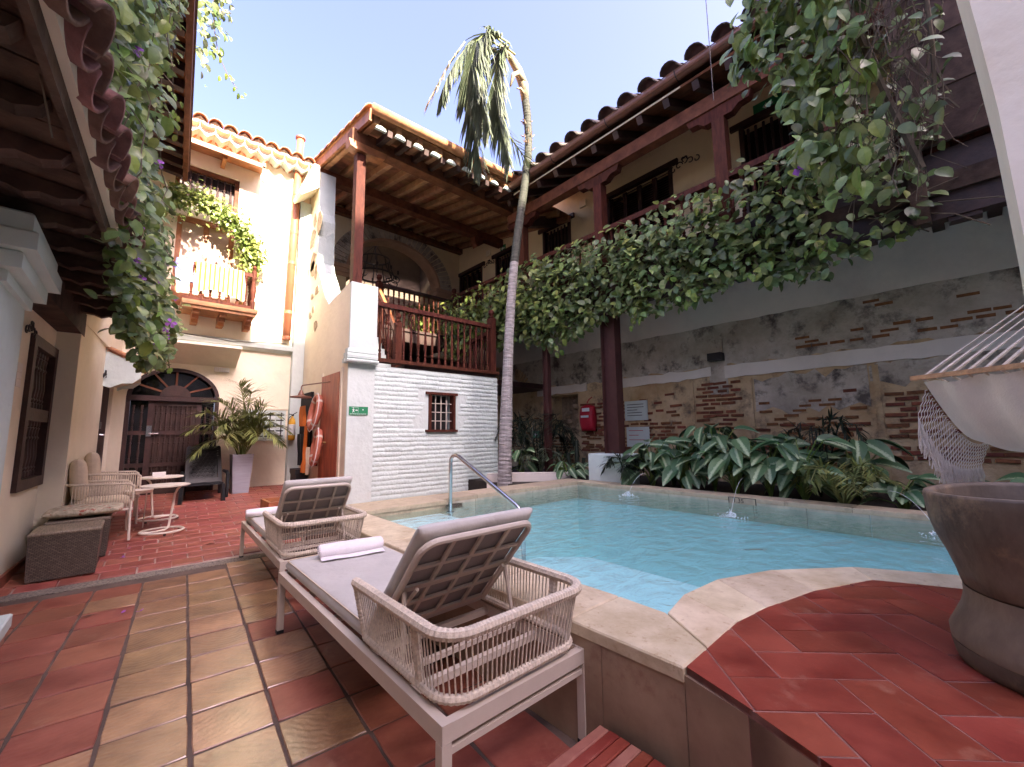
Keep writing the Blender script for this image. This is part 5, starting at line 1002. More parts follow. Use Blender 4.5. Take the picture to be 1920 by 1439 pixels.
# upper eave: fascia, rafters and boards seen from below through the vine
def bx(y): return .32-.055*(9.6-y)
MB().beam((bx(3.0), 3.0, 6.24), (bx(9.62), 9.62, 6.24), .07, .20).build('upper_fascia', 'wood_beam', lh)
for k in range(19): y = 3.1+k*.35; MB().beam((bx(y)-.04, y, 6.17), (bx(y)-1.5, y, 6.30), .11, .12).build('upper_rafter', 'wood_dark', lh)
for k in range(8): MB().beam((bx(3.0)-.12-.18*k, 3.0, 6.27+.016*k), (bx(9.62)-.12-.18*k, 9.62, 6.27+.016*k), .165, .025).build('upper_board', 'wood_honey', lh)
MB().add([(bx(3.0)+.06, 3.0, 6.36), (bx(9.62)+.06, 9.62, 6.36), (bx(9.62)-1.6, 9.62, 6.75), (bx(3.0)-1.6, 3.0, 6.75)], [(0, 1, 2, 3)]).build('upper_roof', 'tile_old', lh)
# ================================================================== SOUTH HOUSE (behind the camera) and near pillar
so_ = thing('south_house', 'tall cream house closing the courtyard behind the viewpoint', 'house', (2, -4, 0))
FS = Fr((12, -3.4), (-6, -3.4)); FS.n = Vector((0, 1, 0))
mb = MB(); FS.wall(mb, 0, 18, -.2, 4.2, .6, [(5+2.6*k, 6.2+2.6*k, z, z+2.0) for k in range(4) for z in (1.0,)]); mb.build('wall', 'cream', so_)
for k in range(4):
    for z in (1.0,): mb = MB(); FS.box(mb, 5+2.6*k, 6.2+2.6*k, -.3, -.25, z, z+2.0); mb.build('window', 'wood_dark', so_)
MB().box(-6.3, 12.3, -9.0, -3.2, 4.202, 4.32).build('roof', 'tile_old', so_)
tw = thing('shade_block', 'unseen cream block added far behind the viewpoint to shade the courtyard', 'sun blocker', (2, -20, 0))  # unseen block added far back, sized to keep sun off the courtyard
FT = Fr((26, -18), (-22, -18)); FT.n = Vector((0, 1, 0))
th_ = [(2+3.0*k, 3.4+3.0*k, 2+3.2*z, 3.7+3.2*z) for k in range(15) for z in range(6)]
mb = MB(); FT.wall(mb, 0, 48, -.2, 22.4, 1.0, th_); mb.build('wall', 'cream', tw)
for h_ in th_: mb = MB(); FT.box(mb, h_[0], h_[1], -.4, -.35, h_[2], h_[3]); mb.build('window', 'glass', tw)
MB().box(-22.2, 26.2, -24, -17.8, 22.402, 22.6).build('roof', 'tile_old', tw)
np_ = MB().prism([(3.15, -.232, .48), (3.15, -.238, 2.2), (3.15, -.225, 2.9), (3.15, -.20, 3.4), (3.15, -.15, 4.2), (3.15, -.02, 5.2), (3.15, -1.2, 5.2), (3.15, -1.2, .48)], (.45, 0, 0))
npl = thing('near_pillar', 'cream plastered arch pillar close by at the top right', 'pillar', (3.3, -.7, .48)); np_.build('pillar_body', 'cream', npl, recalc=True)
# ================================================================== SUN LOUNGERS
def make_lounger():
    t = thing('sun_lounger', 'near sun lounger with raised backrest, roped basket sides and towel on its mattress', 'sun lounger', (1.15, 2.245, 0), 0, 'roped sun loungers by the pool wall')
    X, Y0, Y1 = .35, -1.025, 1.025
    f = MB()
    for s in (-1, 1): f.box(s*X-.018, s*X+.018, Y0, Y1, .325, .384)
    for y in (Y0, Y1): f.box(-X+.018, X-.018, y-.018+(.018 if y < 0 else -.018), y+.018+(.018 if y < 0 else -.018), .327, .382)
    for y in (-.36, .1, .55): f.box(-X+.018, X-.018, y-.015, y+.015, .335, .365)
    f.box(-X+.018, X-.018, -.75, -.72, .335, .365)
    f.build('frame', 'frame', t, local=True)
    for sx in (-1, 1):
        for sy in (-1, 1):
            lg = MB().box(sx*X-.019, sx*X+.019, sy*(1.025-.019)-.019, sy*(1.025-.019)+.019, .02, .324).build('leg', 'frame', t, local=True); MB().box(sx*X-.021, sx*X+.021, sy*1.006-.021, sy*1.006+.021, 0, .019).build('foot', 'plasticblack', lg, local=True)
    MB().box(-X+.02, X-.02, Y0+.005, Y0+.03, .285, .305).build('stretcher', 'frame', t, local=True)
    # roped basket
    def upath(inset, ye, z, r=.11, n=6):
        a = X-inset; b = Y0+inset; pts = [(-a, ye, z), (-a, b+r, z)]
        for k in range(1, n): q = PI+PI/2*k/n; pts.append((-a+r+r*math.cos(q), b+r+r*math.sin(q), z))
        pts += [(-a+r, b, z), (a-r, b, z)]
        for k in range(1, n): q = -PI/2+PI/2*k/n; pts.append((a-r+r*math.cos(q), b+r+r*math.sin(q), z))
        pts += [(a, b+r, z), (a, ye, z)]; return [Vector(p) for p in pts]
    def dense(pts, step):
        out = []; 
        for p, q in zip(pts[:-1], pts[1:]):
            n = max(1, int((q-p).length/step)); out += [p+(q-p)*i/n for i in range(n)]
        return out+[pts[-1]]
    top = dense(upath(-.012, -.28, .638), .0075); bot = dense(upath(.018, -.34, .415), .0075)
    MB().tube(top, [.0205+.0026*(i % 2) for i in range(len(top))], 8).build('top_rail', 'rope', t, smooth=False, local=True)
    MB().tube(bot, [.0155+.0026*(i % 2) for i in range(len(bot))], 8).build('bottom_rail', 'rope', t, local=True)
    for (xx, s) in ((-X, -1), (X, 1)):
        e1, e2 = (top[0], bot[0]) if s < 0 else (top[-1], bot[-1]); e = dense([e1, e2], .0075); MB().tube(e, [.013+.002*(i % 2) for i in range(len(e))], 8).build('end_post', 'rope', t, local=True)
    def at(pts, s):
        L = [0]; 
        for p, q in zip(pts[:-1], pts[1:]): L.append(L[-1]+(q-p).length)
        d = s*L[-1]
        for i in range(len(pts)-1):
            if L[i+1] >= d: k = (d-L[i])/max(1e-9, L[i+1]-L[i]); return pts[i]+(pts[i+1]-pts[i])*k
        return pts[-1]
    cm = MB().lathe([(.0033, 0), (.0033, 1)], n=5, cap=False).mesh('cord', 'rope', True)
    N = 94
    for i in range(N):
        s = (i+.5)/N; p, q = at(bot, s), at(top, s+rnd.uniform(-.0006, .0006)); d = q-p
        o = link('cord', cm, t, loc=p, rot=d.to_track_quat('Z', 'Y').to_euler()); o.scale = (1, 1, d.length)
    for i in (23, 24, 69, 70):                       # doubled winding at the corners
        s = (i+.1)/N; p, q = at(bot, s), at(top, s); e = dense([p, q], .009); MB().tube(e, [.009+.002*(k % 2) for k in range(len(e))], 6).build('corner_winding', 'rope', t, local=True)
    # backrest
    H = Vector((0, -.375, .435)); d = Vector((0, -.385, .43)).normalized(); nn = Vector((0, d.z, -d.y)); Lb = .60; W = .295
    def bp(x, l, n=0): return Vector((x, 0, 0))+H+d*l+nn*n
    fb = MB(); r = .07; path = [bp(-W, 0), bp(-W, Lb-r)]+[bp(-W+r-r*math.cos(k*PI/12), Lb-r+r*math.sin(k*PI/12)) for k in range(1, 6)]+[bp(-W+r, Lb), bp(W-r, Lb)]+[bp(W-r+r*math.sin(k*PI/12), Lb-r+r*math.cos(k*PI/12)) for k in range(1, 6)]+[bp(W, Lb-r), bp(W, 0)]
    fb.tube(path, .015, 8)
    for l, w_ in ((.02, .028), (.17, .02), (.30, .034), (.44, .02)): fb.beam(bp(-W, l), bp(W, l), w_, .012, up=nn)
    for x in (-.15, 0, .15): fb.beam(bp(x, 0), bp(x, Lb), .02, .011, up=nn)
    bk_ = fb.build('backrest_frame', 'frame', t, local=True)
    MB().prism([bp(-W+.01, .01, .014), bp(W-.01, .01, .014), bp(W-.01, Lb-.05, .014), bp(W-.06, Lb-.01, .014), bp(-W+.06, Lb-.01, .014), bp(-W+.01, Lb-.05, .014)], nn*.006).build('sling', 'greycanvas', bk_, local=True, recalc=True)
    for s in (-1, 1):
        MB().tube([bp(s*(W-.02), .30, -.01), (s*.30, -.62, .375)], .010, 6).build('prop', 'frame', t, local=True); MB().tube([bp(s*(W-.035), .06, -.012), bp(s*(W-.06), .33, -.03)], .009, 6).build('prop', 'frame', t, local=True)
    MB().box(-.30, .30, -.635, -.61, .36, .38).build('prop_bar', 'frame', t, local=True)
    c = cushion(.62, .64, .058, e=20, n=16, seed=4, wob=.03); c.v = [tuple(bp(x, .31+y, .052+z)) for x, y, z in c.v]; c.build('back_cushion', 'greycanvas' if 0 else 'linen', t, smooth=True, local=True)
    c = cushion(.665, 1.36, .082, e=24, n=18, seed=9, wob=.03); c.v = [(x, y+.335, z+.424) for x, y, z in c.v]; mt = c.build('mattress', 'linen', t, smooth=True, local=True)
    for z in (.408, .456):
        pp = [(-.325, -.33, z), (-.325, .99, z), (-.30, 1.008, z), (.30, 1.008, z), (.325, .99, z), (.325, -.33, z)]; MB().tube(pp, .004, 5).build('piping', 'beigecloth', mt, local=True)
    return t
lg1 = make_lounger()
lg2 = dup(lg1, (1.205, 4.50, .0), R(-2.0), 'far sun lounger near the waste bin end, with folded towels behind its raised backrest', scale=(.88, .97, 1.0))
def towel_roll(name, lab, p, ang, L=.42, r=.052, fold=True):
    t = thing(name, lab, 'towel', p, ang); mb = MB(); pts = []
    n = 40
    prof = []
    for k in range(n): a = 2*PI*k/n; prof.append((r*1.18*math.cos(a), r*.86*math.sin(a)+r*.86))
    vs = []; m = 14
    for i in range(m+1):
        x = -L/2+L*i/m; e = 1-.10*abs(2*i/m-1)**6
        vs += [(x, a*e+.002*math.sin(5*i), (b-r)*e+r) for a, b in prof]
    fs = [(i*n+k, i*n+(k+1) % n, (i+1)*n+(k+1) % n, (i+1)*n+k) for i in range(m) for k in range(n)]; mb.add(vs, fs+[tuple(range(n))[::-1], tuple(range(m*n, m*n+n))]); mb.build('roll', 'towel', t, smooth=False, local=True)
    for s in (-1, 1):
        sp_ = [(s*(L/2+.003), (r*.95-.0048*q/4)*math.cos(q/4*1.7)*1.1, r*.86+(r*.72-.0036*q/4)*math.sin(q/4*1.7)) for q in range(0, 40)]; MB().tube(sp_, .0035, 4).build('spiral_edge', 'towel', t, local=True)
    if fold: MB().grid(lambda a, b: (-L/2+L*a, -.02-.085*b, .004+.012*(1-b)+.003*math.sin(9*a)), 10, 4).build('loose_edge', 'towel', t, smooth=True, local=True)
towel_roll('rolled_towel', 'rolled white towel lying on the mattress of the near lounger', (1.19, 3.06, .473), R(-8))
towel_roll('rolled_towel', 'white towel on the mattress of the far lounger, behind its backrest', (1.10, 5.15, .475), R(-4), L=.40, r=.045, fold=False)
# ================================================================== HANDRAIL, STEP, JETS, DEPTH MARK
t = thing('pool_handrail', 'shiny steel handrail leaning down into the pool steps', 'handrail', (2.97, 4.5, .3))
A = Vector((2.975, 4.50, .30)); B = Vector((2.985, 4.49, .985)); 
D_ = Vector((3.06, 3.25, .43))
mb = MB(); mb.tube([A, (2.975, 4.5, .95), (2.977, 4.49, 1.0), (2.98, 4.455, 1.035), (2.985, 4.40, 1.045), (2.99, 4.34, 1.03), (3.055, 3.36, .545), (3.06, 3.30, .50), (3.062, 3.27, .44), (3.062, 3.265, .0)], .023, 12); mb.build('rail', 'chrome', t, smooth=True)
MB().lathe([(.05, .336), (.05, .35), (.024, .352)], (2.975, 4.5, 0), 14).build('base_cup', 'chrome', t)
sk = MB().box(2.98, 3.30, 4.70, 4.722, .34, .40); tag(sk.build('skimmer_slot', 'black', None), 'dark skimmer slot in the pool edge beside the handrail base', 'skimmer')
st = thing('brick_step', 'low red brick step with bare stripes against the pool wall at the lower edge', 'step', (1.35, .85, 0))
ax = Vector((-.98, -.03, 0)).normalized(); 
for k in range(14):
    y1 = 1.118-.047*k; MB().cbox(1.0, 1.45, y1-.043, y1, .0, .155+rnd.uniform(-.002, .003), .005).build('brick', 'decktile' if k % 3 else 'paintedmarble', st)
dm = thing('depth_mark', 'engraved pool depth tile reading 1.35 on the far waterline', 'sign', (5.7, 2.06, .4))
MB().box(5.680, 5.6895, 1.90, 2.22, .396, .478).build('plate', 'coping_far', dm)
mb = MB(); mb.box(5.676, 5.6795, 1.90, 1.908, .398, .476).box(5.676, 5.6795, 2.212, 2.22, .398, .476).box(5.676, 5.6795, 1.908, 2.212, .470, .476).build('border', 'iron', dm)
text('1.35', .075, 'iron', dm, (-.022, .105, .034), (PI/2, 0, -PI/2))
for i, (jx, jy, lab, p0) in enumerate(((5.30, 3.45, 'small white splash near the white pedestal', (5.9, 3.5, .66)), (4.75, 1.85, 'white splash in the middle of the pool', (5.92, 2.10, .70)), (5.15, .30, 'white splash near the wooden mortar', (5.92, .7, .66)))):
    t = thing('water_jet', 'thin water jet ending in a '+lab, 'water jet', (jx, jy, .395)); rr = random.Random(i)
    P0 = Vector(p0); P1 = Vector((jx, jy, .40)); pts = [P0+(P1-P0)*q+Vector((0, 0, .5*q*(1-q)*.8)) for q in [k/14 for k in range(15)]]
    MB().tube(pts, [.0014+.001*(k % 2) for k in range(15)], 5).build('stream', 'splash', t, smooth=True)
    mb = MB()
    for k in range(170):
        a = rr.uniform(0, 2*PI); d = abs(rr.gauss(0, .045)); hgt = max(0, .045-.6*d)*rr.uniform(.1, 1.7); s = rr.uniform(.002, .008); c = Vector((jx+d*math.cos(a)*1.5, jy+d*math.sin(a)*1.5, .397+hgt)); mb.add([c+Vector(v_)*s for v_ in ((1, 0, 0), (-1, 0, 0), (0, 1, 0), (0, -1, 0), (0, 0, 1), (0, 0, -1))], [(0, 2, 4), (2, 1, 4), (1, 3, 4), (3, 0, 4), (2, 0, 5), (1, 2, 5), (3, 1, 5), (0, 3, 5)])
    mb.build('splash', 'splash', t, kind='stuff', smooth=True)
# ================================================================== WOODEN MORTAR AND HAMMOCK
vm = thing('wooden_mortar', 'large worn wooden mortar standing on the red deck at the right', 'mortar', (2.349, -.157, .48))
pf = [(.24, .478), (.292, .480), (.299, .50), (.305, .535), (.304, .545)]
pb = [(.304, .546), (.306, .58), (.268, .66), (.258, .70), (.258, .735)]
pu = [(.252, .736), (.262, .745), (.272, .79), (.292, .86), (.312, .92), (.323, .97), (.327, 1.03), (.329, 1.065), (.325, 1.074), (.300, 1.074), (.294, 1.06), (.285, .95), (.24, .80), (.16, .75), (.02, .74)]
def wobble(mb, s):
    out = []
    for (x, y, z) in mb.v:
        dx, dy = x-2.349, y+.157; a = math.atan2(dy, dx); k = 1+.012*math.sin(2*a+3*z)+.008*math.sin(5*a+9*z+s); out.append((2.349+dx*k, -.157+dy*k, z+.008*math.sin(2*a+1)*(z > .9)))
    mb.v = out; return mb
wobble(MB().lathe(pf, (2.349, -.157, 0), 56, cap=False), 0).build('foot', 'mortar', vm, smooth=True, autosmooth=.6); wobble(MB().lathe(pb, (2.349, -.157, 0), 56, cap=False), 1).build('band', 'mortarband', vm, smooth=True); wobble(MB().lathe(pu, (2.349, -.157, 0), 56, cap=False), 2).build('bowl', 'mortar', vm, smooth=True, autosmooth=.7)
hk = thing('hammock', 'ecru cotton hammock with wooden spreader bar and knotted fringe hanging at the right', 'hammock', (3.2, .2, 1.58))
A = Vector((3.215, .205, 1.583)); B = Vector((2.68, -.62, 1.583)); dirb = (B-A).normalized(); nh = Vector((.84, -.54, 0)); ring = Vector((3.30, -1.05, 2.62))
mb = MB(); mb.beam(A-dirb*.02, B, .035, .024); mb.build('spreader_bar', 'wood_pale', hk)
for k in range(15):
    p = A+(B-A)*((k+.5)/15); m_ = p+(ring-p)*.13
    MB().tube([p, p+(m_-p)*.5, m_], [.008, .0085, .006], 6).build('cord', 'cottonrope', hk); MB().tube([m_, m_+(ring-m_)*.5+Vector((0, 0, -.012)), ring], .0035, 5).build('cord', 'cottonrope', hk)
    p2 = p+nh*.06+Vector((0, 0, -.035)); MB().tube([p+Vector((0, 0, -.01)), p2], .006, 5).build('cord', 'cottonrope', hk)
def sag(a, b):        # a along the bar, b from bar to bar
    p = A+(B-A)*(.02+.96*a)+nh*(.02+.66*b); k = 4*b*(1-b)
    edge = abs(2*a-1)**2; w2 = .010*math.sin(31*a+2*b)*(1-.5*k)+.012*math.sin(9*a-4*b+1)*k; return (p.x+w2, p.y-w2, 1.558+w2-k*(.44-.12*edge)-.02*(1-k)*math.sin(a*14)*.3 + .0*b)
MB().grid(sag, 24, 24).build('cloth', 'cotton', hk, smooth=True)
mb = MB(); fr2 = random.Random(3)
def ez(b): return Vector(sag(0, b))
NF = 46
for i in range(NF):   # knotted net: zigzag cords between successive drops, then a loose fringe
    b = .02+.62*i/NF; p = ez(b); Lf = .30+.04*math.sin(b*9)
    w_ = .62/NF*.66
    pts = [p+Vector((.0, .0, -.02))]
    for k in range(1, 9): pts.append(p+nh*((-1)**(k+i))*w_*.5+Vector((-.012*k*.5, .012*k*.5, -Lf*.55*k/8)))
    mb.tube(pts, .0022, 4); q = pts[-1]
    for s in range(4): mb.tube([q, q+Vector((fr2.uniform(-.012, .012), fr2.uniform(-.012, .012), -Lf*.22)), q+Vector((fr2.uniform(-.02, .02), fr2.uniform(-.02, .02), -Lf*.45-fr2.uniform(0, .03)))], .0026, 4)
mb.build('fringe', 'cotton', hk, kind='stuff')
# ================================================================== CHAIRS, TABLES, BOXES
def make_chair():
    t = thing('rope_armchair', 'nearer rope armchair with beige cushions beside the wicker boxes', 'armchair', (-.28, 7.02, zf(7.0)), 0, 'rope armchairs by the left wall')
    # local: faces +x; arms at y=+-.28; x from -.30 (back) to .28 (front)
    f = MB()
    arm = [(.28, -.28, .43), (.275, -.285, .60), (.24, -.285, .625), (-.22, -.28, .645), (-.30, -.22, .65), (-.31, 0, .65), (-.30, .22, .65), (-.22, .28, .645), (.24, .285, .625), (.275, .285, .60), (.28, .28, .43)]
    f.tube(arm, .013, 8); ar = f.build('arm_rail', 'rope', t, local=True)
    f = MB(); lo = [(.28, -.27, .34), (-.22, -.27, .34), (-.27, -.2, .34), (-.27, .2, .34), (-.22, .27, .34), (.28, .27, .34), (.28, -.27, .34)]; f.tube(lo, .013, 8); f.build('seat_frame', 'metalwhite', t, local=True)
    for sx, sy in ((1, 1), (1, -1), (-1, 1), (-1, -1)): MB().tube([(sx*.27, sy*.275, .44 if sx > 0 else .36), (sx*.265, sy*.275, .30), (sx*.255+.02, sy*.29, 0)], .013, 8).build('leg', 'metalwhite', t, local=True)
    cm = MB().lathe([(.0045, 0), (.0045, 1)], n=5, cap=False).mesh('cord', 'rope', True)
    def cordl(p, q): p, q = Vector(p), Vector(q); o = link('cord', cm, t, loc=p, rot=(q-p).to_track_quat('Z', 'Y').to_euler()); o.scale = (1, 1, (q-p).length)
    for s in (-1, 1):
        for k in range(22): x = -.22+.47*k/21; cordl((x, s*.27, .34), (x-.005, s*.283, .634-.0005*k))
    for k in range(20): y = -.2+.4*k/19; cordl((-.27, y, .34), (-.308, y*1.08, .65))
    c = cushion(.52, .50, .12, e=8, n=12, seed=2, wob=.05); c.v = [(x+.01, y, z+.41) for x, y, z in c.v]; c.build('seat_cushion', 'beigecloth', t, smooth=True, local=True)
    c = cushion(.42, .44, .15, e=5, n=12, seed=6, wob=.1); c.v = [(-.19+z-.22*(y)*.5, x, .69+y) for x, y, z in c.v]; c.build('back_cushion', 'beigecloth', t, smooth=True, local=True, recalc=True)
    return t
ch1 = make_chair(); ch1.scale = (1.0, 1, 1.04); ch1.rotation_euler = (0, 0, R(3)); ch1.location = (-.285, 7.03, zf(7.0))
dup(ch1, (-.22, 7.82, zf(7.8)), R(2), 'farther rope armchair with beige cushions beside the side door', scale=(1.0, 1, 1.04))
def make_table():
    t = thing('side_table', 'nearer round cream metal side table with ring base in front of the armchairs', 'side table', (.31, 6.97, zf(6.97)), 0, 'round metal side tables')
    MB().lathe([(.005, .575), (.235, .575), (.25, .58), (.25, .592), (.235, .597), (.005, .597)], n=28).build('table_top', 'metalwhite', t, local=True)
    mb = MB(); mb.tube([(.215*math.cos(2*PI*k/28), .215*math.sin(2*PI*k/28), .03) for k in range(29)], .013, 8, cap=False); mb.build('base_ring', 'metalwhite', t, local=True)
    MB().tube([(-.06, -.06, .032), (.02, -.02, .036), (.06, 0, .06), (.085, 0, .3), (.10, 0, .47), (.12, 0, .53), (.16, .0, .572)], .013, 8).build('stem', 'metalwhite', t, local=True)
    MB().tube([(-.205, -.06, .034), (-.06, -.06, .034)], .012, 6).build('stem_brace', 'metalwhite', t, local=True)
    for k in range(3): a = .6+2.1*k; MB().lathe([(.014, 0), (.014, .02)], (.215*math.cos(a), .215*math.sin(a), 0), 8).build('foot', 'plasticblack', t, local=True)
    return t
tb = make_table(); dup(tb, (.285, 7.70, zf(7.7)), R(200), 'farther round cream metal side table holding the white ashtray')
at_ = thing('ashtray', 'square white ashtray on the farther round side table', 'ashtray', (.26, 7.72, zf(7.7)+.597)); a0 = Vector((.26, 7.72, zf(7.7)+.597))
mb = MB(); 
for (x0, x1, y0, y1) in ((-.07, .07, -.07, -.055), (-.07, .07, .055, .07), (-.07, -.055, -.055, .055), (.055, .07, -.055, .055)): mb.box(a0.x+x0, a0.x+x1, a0.y+y0, a0.y+y1, a0.z, a0.z+.055)
mb.box(a0.x-.055, a0.x+.055, a0.y-.055, a0.y+.055, a0.z, a0.z+.012); mb.build('bowl', 'lampwhite', at_)
st_ = thing('saucer_stool', 'small cream dish table tucked between the armchairs', 'stool', (.06, 7.35, zf(7.3))); MB().lathe([(.03, .44), (.13, .45), (.15, .49), (.14, .49), (.02, .47)], (.06, 7.35, zf(7.35)), 18).build('dish', 'metalwhite', st_); MB().tube([(.13, 7.35, zf(7.35)), (.14, 7.35, zf(7.35)+.45)], .008, 6).build('leg', 'metalwhite', st_)
def wbox(lab, x0, x1, y0, y1, h, inset=.012):
    z0 = zf((y0+y1)/2); t = thing('wicker_box', lab, 'storage box', ((x0+x1)/2, (y0+y1)/2, z0)); 
    mb = MB(); i = inset; mb.add([(x0+i, y0+i, z0), (x1-i, y0+i, z0), (x1-i, y1-i, z0), (x0+i, y1-i, z0), (x0, y0, z0+h), (x1, y0, z0+h), (x1, y1, z0+h), (x0, y1, z0+h)], [(0, 1, 5, 4), (1, 2, 6, 5), (2, 3, 7, 6), (3, 0, 4, 7), (3, 2, 1, 0)]); mb.build('body', 'wicker', t)
    MB().cbox(x0-.006, x1+.006, y0-.006, y1+.006, z0+h, z0+h+.025, .012).build('lid', 'wickertop', t); return t
wbox('nearer dark wicker box standing at the end of the gravel strip', -.665, -.20, 5.72, 6.20, .395)
wbox('second dark wicker box carrying the floral cushion, behind the first', -.625, -.155, 6.24, 6.72, .375)
c = cushion(.56, .52, .085, e=5, n=16, seed=11, wob=.25); c.v = [(x*1.05-.36, y+6.50, z+.415+.045+zf(6.5)) for x, y, z in c.v]
tag(c.build('floral_cushion', 'floral', None, smooth=True), 'flat floral cushion lying on the second wicker box', 'cushion')
# black plastic chaise
t = thing('plastic_chaise', 'black woven plastic chaise longue in front of the arched door', 'chaise', (.92, 9.0, zf(9.0))); z0 = zf(8.9)
mb = MB(); mb.beam((.86, 8.62, z0+.27), (.86-.02, 9.2, z0+.24), .56, .035, up=(0, 0, 1)); mb.build('seat', 'plasticblack', t)
mb = MB(); bl, bt_ = Vector((0, 9.18, z0+.24)), Vector((0, 9.50, z0+.86)); dv = (bt_-bl); dn = Vector((0, -dv.z, dv.y)).normalized()
def cp(x, l, n=0): return Vector((.92+x, 0, 0))+bl+dv*l+dn*n
for s in (-1, 1): mb.beam(cp(s*.24, 0), cp(s*.22, 1), .06, .035, up=dn)
mb.beam(cp(-.24, .97), cp(.24, .97), .08, .035, up=dn); mb.beam(cp(-.22, .06), cp(.22, .06), .1, .03, up=dn); bk_ = mb.build('back_frame', 'plasticblack', t)
MB().prism([cp(-.2, .1, -.016), cp(.2, .1, -.016), cp(.2, .94, -.016), cp(-.2, .94, -.016)], dn*.01).build('back_panel', 'plasticblack', bk_, recalc=True)
for i in range(6):
    for j in range(9):
        x, l = -.165+.066*i+(.033 if j % 2 else 0), .14+.088*j
        if x < .18: MB().prism([cp(x-.036, l, .0), cp(x, l-.048, .004), cp(x+.036, l, .012), cp(x, l+.048, .004)], dn*-.008).build('weave_strip', 'plasticblack', bk_, recalc=True)
for k in range(3): MB().lathe([(.012, 0), (.012, .002)], tuple(cp(.2, .74+.07*k, .022)), 8).build('hole', 'lampwhite', bk_)
for s in (-1, 1):
    MB().tube([(.92+s*.30, 9.32, z0+.44), (.92+s*.31, 9.0, z0+.43), (.92+s*.31, 8.9, z0+.40), (.92+s*.31, 8.88, z0+.1), (.92+s*.31, 8.9, z0)], [.025, .03, .03, .026, .026], 6).build('arm', 'plasticblack', t)
    MB().beam((.86+s*.27, 8.64, z0+.26), (.86+s*.285, 8.60, z0-.02), .05, .05).build('leg', 'plasticblack', t); MB().beam((.92+s*.25, 9.3, z0+.25), (.92+s*.27, 9.36, z0+.03), .05, .05).build('leg', 'plasticblack', t)
# petals on the tiles
for (x, y, lab, g) in ((.0, 6.45, 'larger violet petal on the brick paving beside the armchair leg', 0), (-.02, 6.12, 'violet petal on the brick paving in front of the armchair', 0), (.10, 4.35, 'small violet petal on the big tiles right of the dry leaf', 0), (.0, 4.40, 'tiny pale petal between the dry leaf and the violet petal on the big tiles', 0)):
    rr = random.Random(x*100+y); mb = MB(); s = .035 if y > 5 else .022
    for k in range(3): a = rr.uniform(0, 6); mb.add([(x, y, zf(y)+.006), (x+s*math.cos(a-.4), y+s*math.sin(a-.4), zf(y)+.012), (x+1.4*s*math.cos(a), y+1.4*s*math.sin(a), zf(y)+.02), (x+s*math.cos(a+.4), y+s*math.sin(a+.4), zf(y)+.01)], [(0, 1, 2, 3)])
    tag(mb.build('petal', 'petal'), lab, 'petal')
for (x, y, lab) in ((-.18, 4.5, 'curled dry brown leaf on the big red tiles'), (.72, 6.15, 'dark dry leaf lying on the brick paving near the second lounger')):
    tag(MB().add([(x-.05, y, zf(y)+.006), (x, y-.012, zf(y)+.014), (x+.05, y+.005, zf(y)+.008), (x, y+.014, zf(y)+.012)], [(0, 1, 2, 3)]).build('dry_leaf', 'twig'), lab, 'leaf')
# low white ledge end at the left border of the frame
t = thing('white_ledge', 'end of a low white ledge on red bricks at the left border', 'ledge', (-.9, 3.9, 0)); MB().box(-1.0, -.55, 3.6, 4.34, 0, .09).build('brick_base', 'paintedmarble', t); MB().cbox(-1.0, -.53, 3.58, 4.36, .09, .17, .01).build('top', 'white', t)
tag(MB().tube([(4.0, 1.43, 6.6), (4.003, 1.43, 5.4), (4.0, 1.43, 4.55)], .004, 5).build('hanging_wire', 'iron'), 'thin black wire hanging in front of the sky at the upper right', 'wire')
# ================================================================== PALM TREE
def frond(mb_stem, leaf, path, lens, n, droop, side, rngl, width=.022, stemr=.02, spread=1.0, bias=(0, 0, .15)):
    """path: list of Vectors; leaflets leave the rachis and hang"""
    pts = [Vector(p) for p in path]; dense = []
    for a, b in zip(pts[:-1], pts[1:]): dense += [a+(b-a)*k/6 for k in range(6)]
    dense.append(pts[-1]); m = len(dense)
    mb_stem.tube(dense, [stemr*(1-.8*i/m)+.003 for i in range(m)], 5)
    for i in range(n):
        s = .12+.88*(i+rngl.random()*.6)/n; q = min(m-2, int(s*(m-1))); p = dense[q]+(dense[q+1]-dense[q])*(s*(m-1)-q); d = (dense[min(q+1, m-1)]-dense[max(q-1, 0)]).normalized()
        sd = d.cross(Vector((0, 0, 1)));
        if sd.length < .2: sd = Vector(side)
        sd.normalize(); L = lens*(.45+.75*math.sin(PI*min(1, s*.95+.05)))*rngl.uniform(.75, 1.1)
        for sg in (-1, 1):
            dr = (sd*sg*rngl.uniform(.5, .9)*spread+d*rngl.uniform(.35, .8)+Vector(bias)).normalized(); prev = p; w0 = Vector((-dr.y, dr.x, 0)); w0 = w0.normalized() if w0.length > .1 else Vector((1, 0, 0))
            vs = []; seg = 4
            for k in range(seg+1):
                wd = width*(.6, 1, .9, .6, .08)[k]; vs += [prev+w0*wd, prev-w0*wd]
                dr = (dr+Vector((rngl.uniform(-.06, .06), rngl.uniform(-.06, .06), -droop*(.5+k*.28)))).normalized(); prev = prev+dr*(L/seg)
            leaf.add(vs, [(2*k, 2*k+1, 2*k+3, 2*k+2) for k in range(seg)])
pt = thing('palm_tree', 'tall bent palm tree with drooping windblown crown behind the white brick wall corner', 'palm tree', (5.08, 5.9, .35))
path = [(5.08, 5.9, .30), (5.09, 5.9, .8), (5.13, 5.9, 1.54), (5.17, 5.9, 2.3), (5.22, 5.9, 3.09), (5.29, 5.9, 3.9), (5.38, 5.9, 4.64), (5.52, 5.9, 5.5), (5.71, 5.9, 6.5), (5.83, 5.9, 7.2), (5.86, 5.9, 7.7), (5.83, 5.9, 8.2), (5.77, 5.9, 8.62)]
rad = [.140, .122, .120, .100, .092, .088, .085, .083, .082, .082, .082, .084, .088]
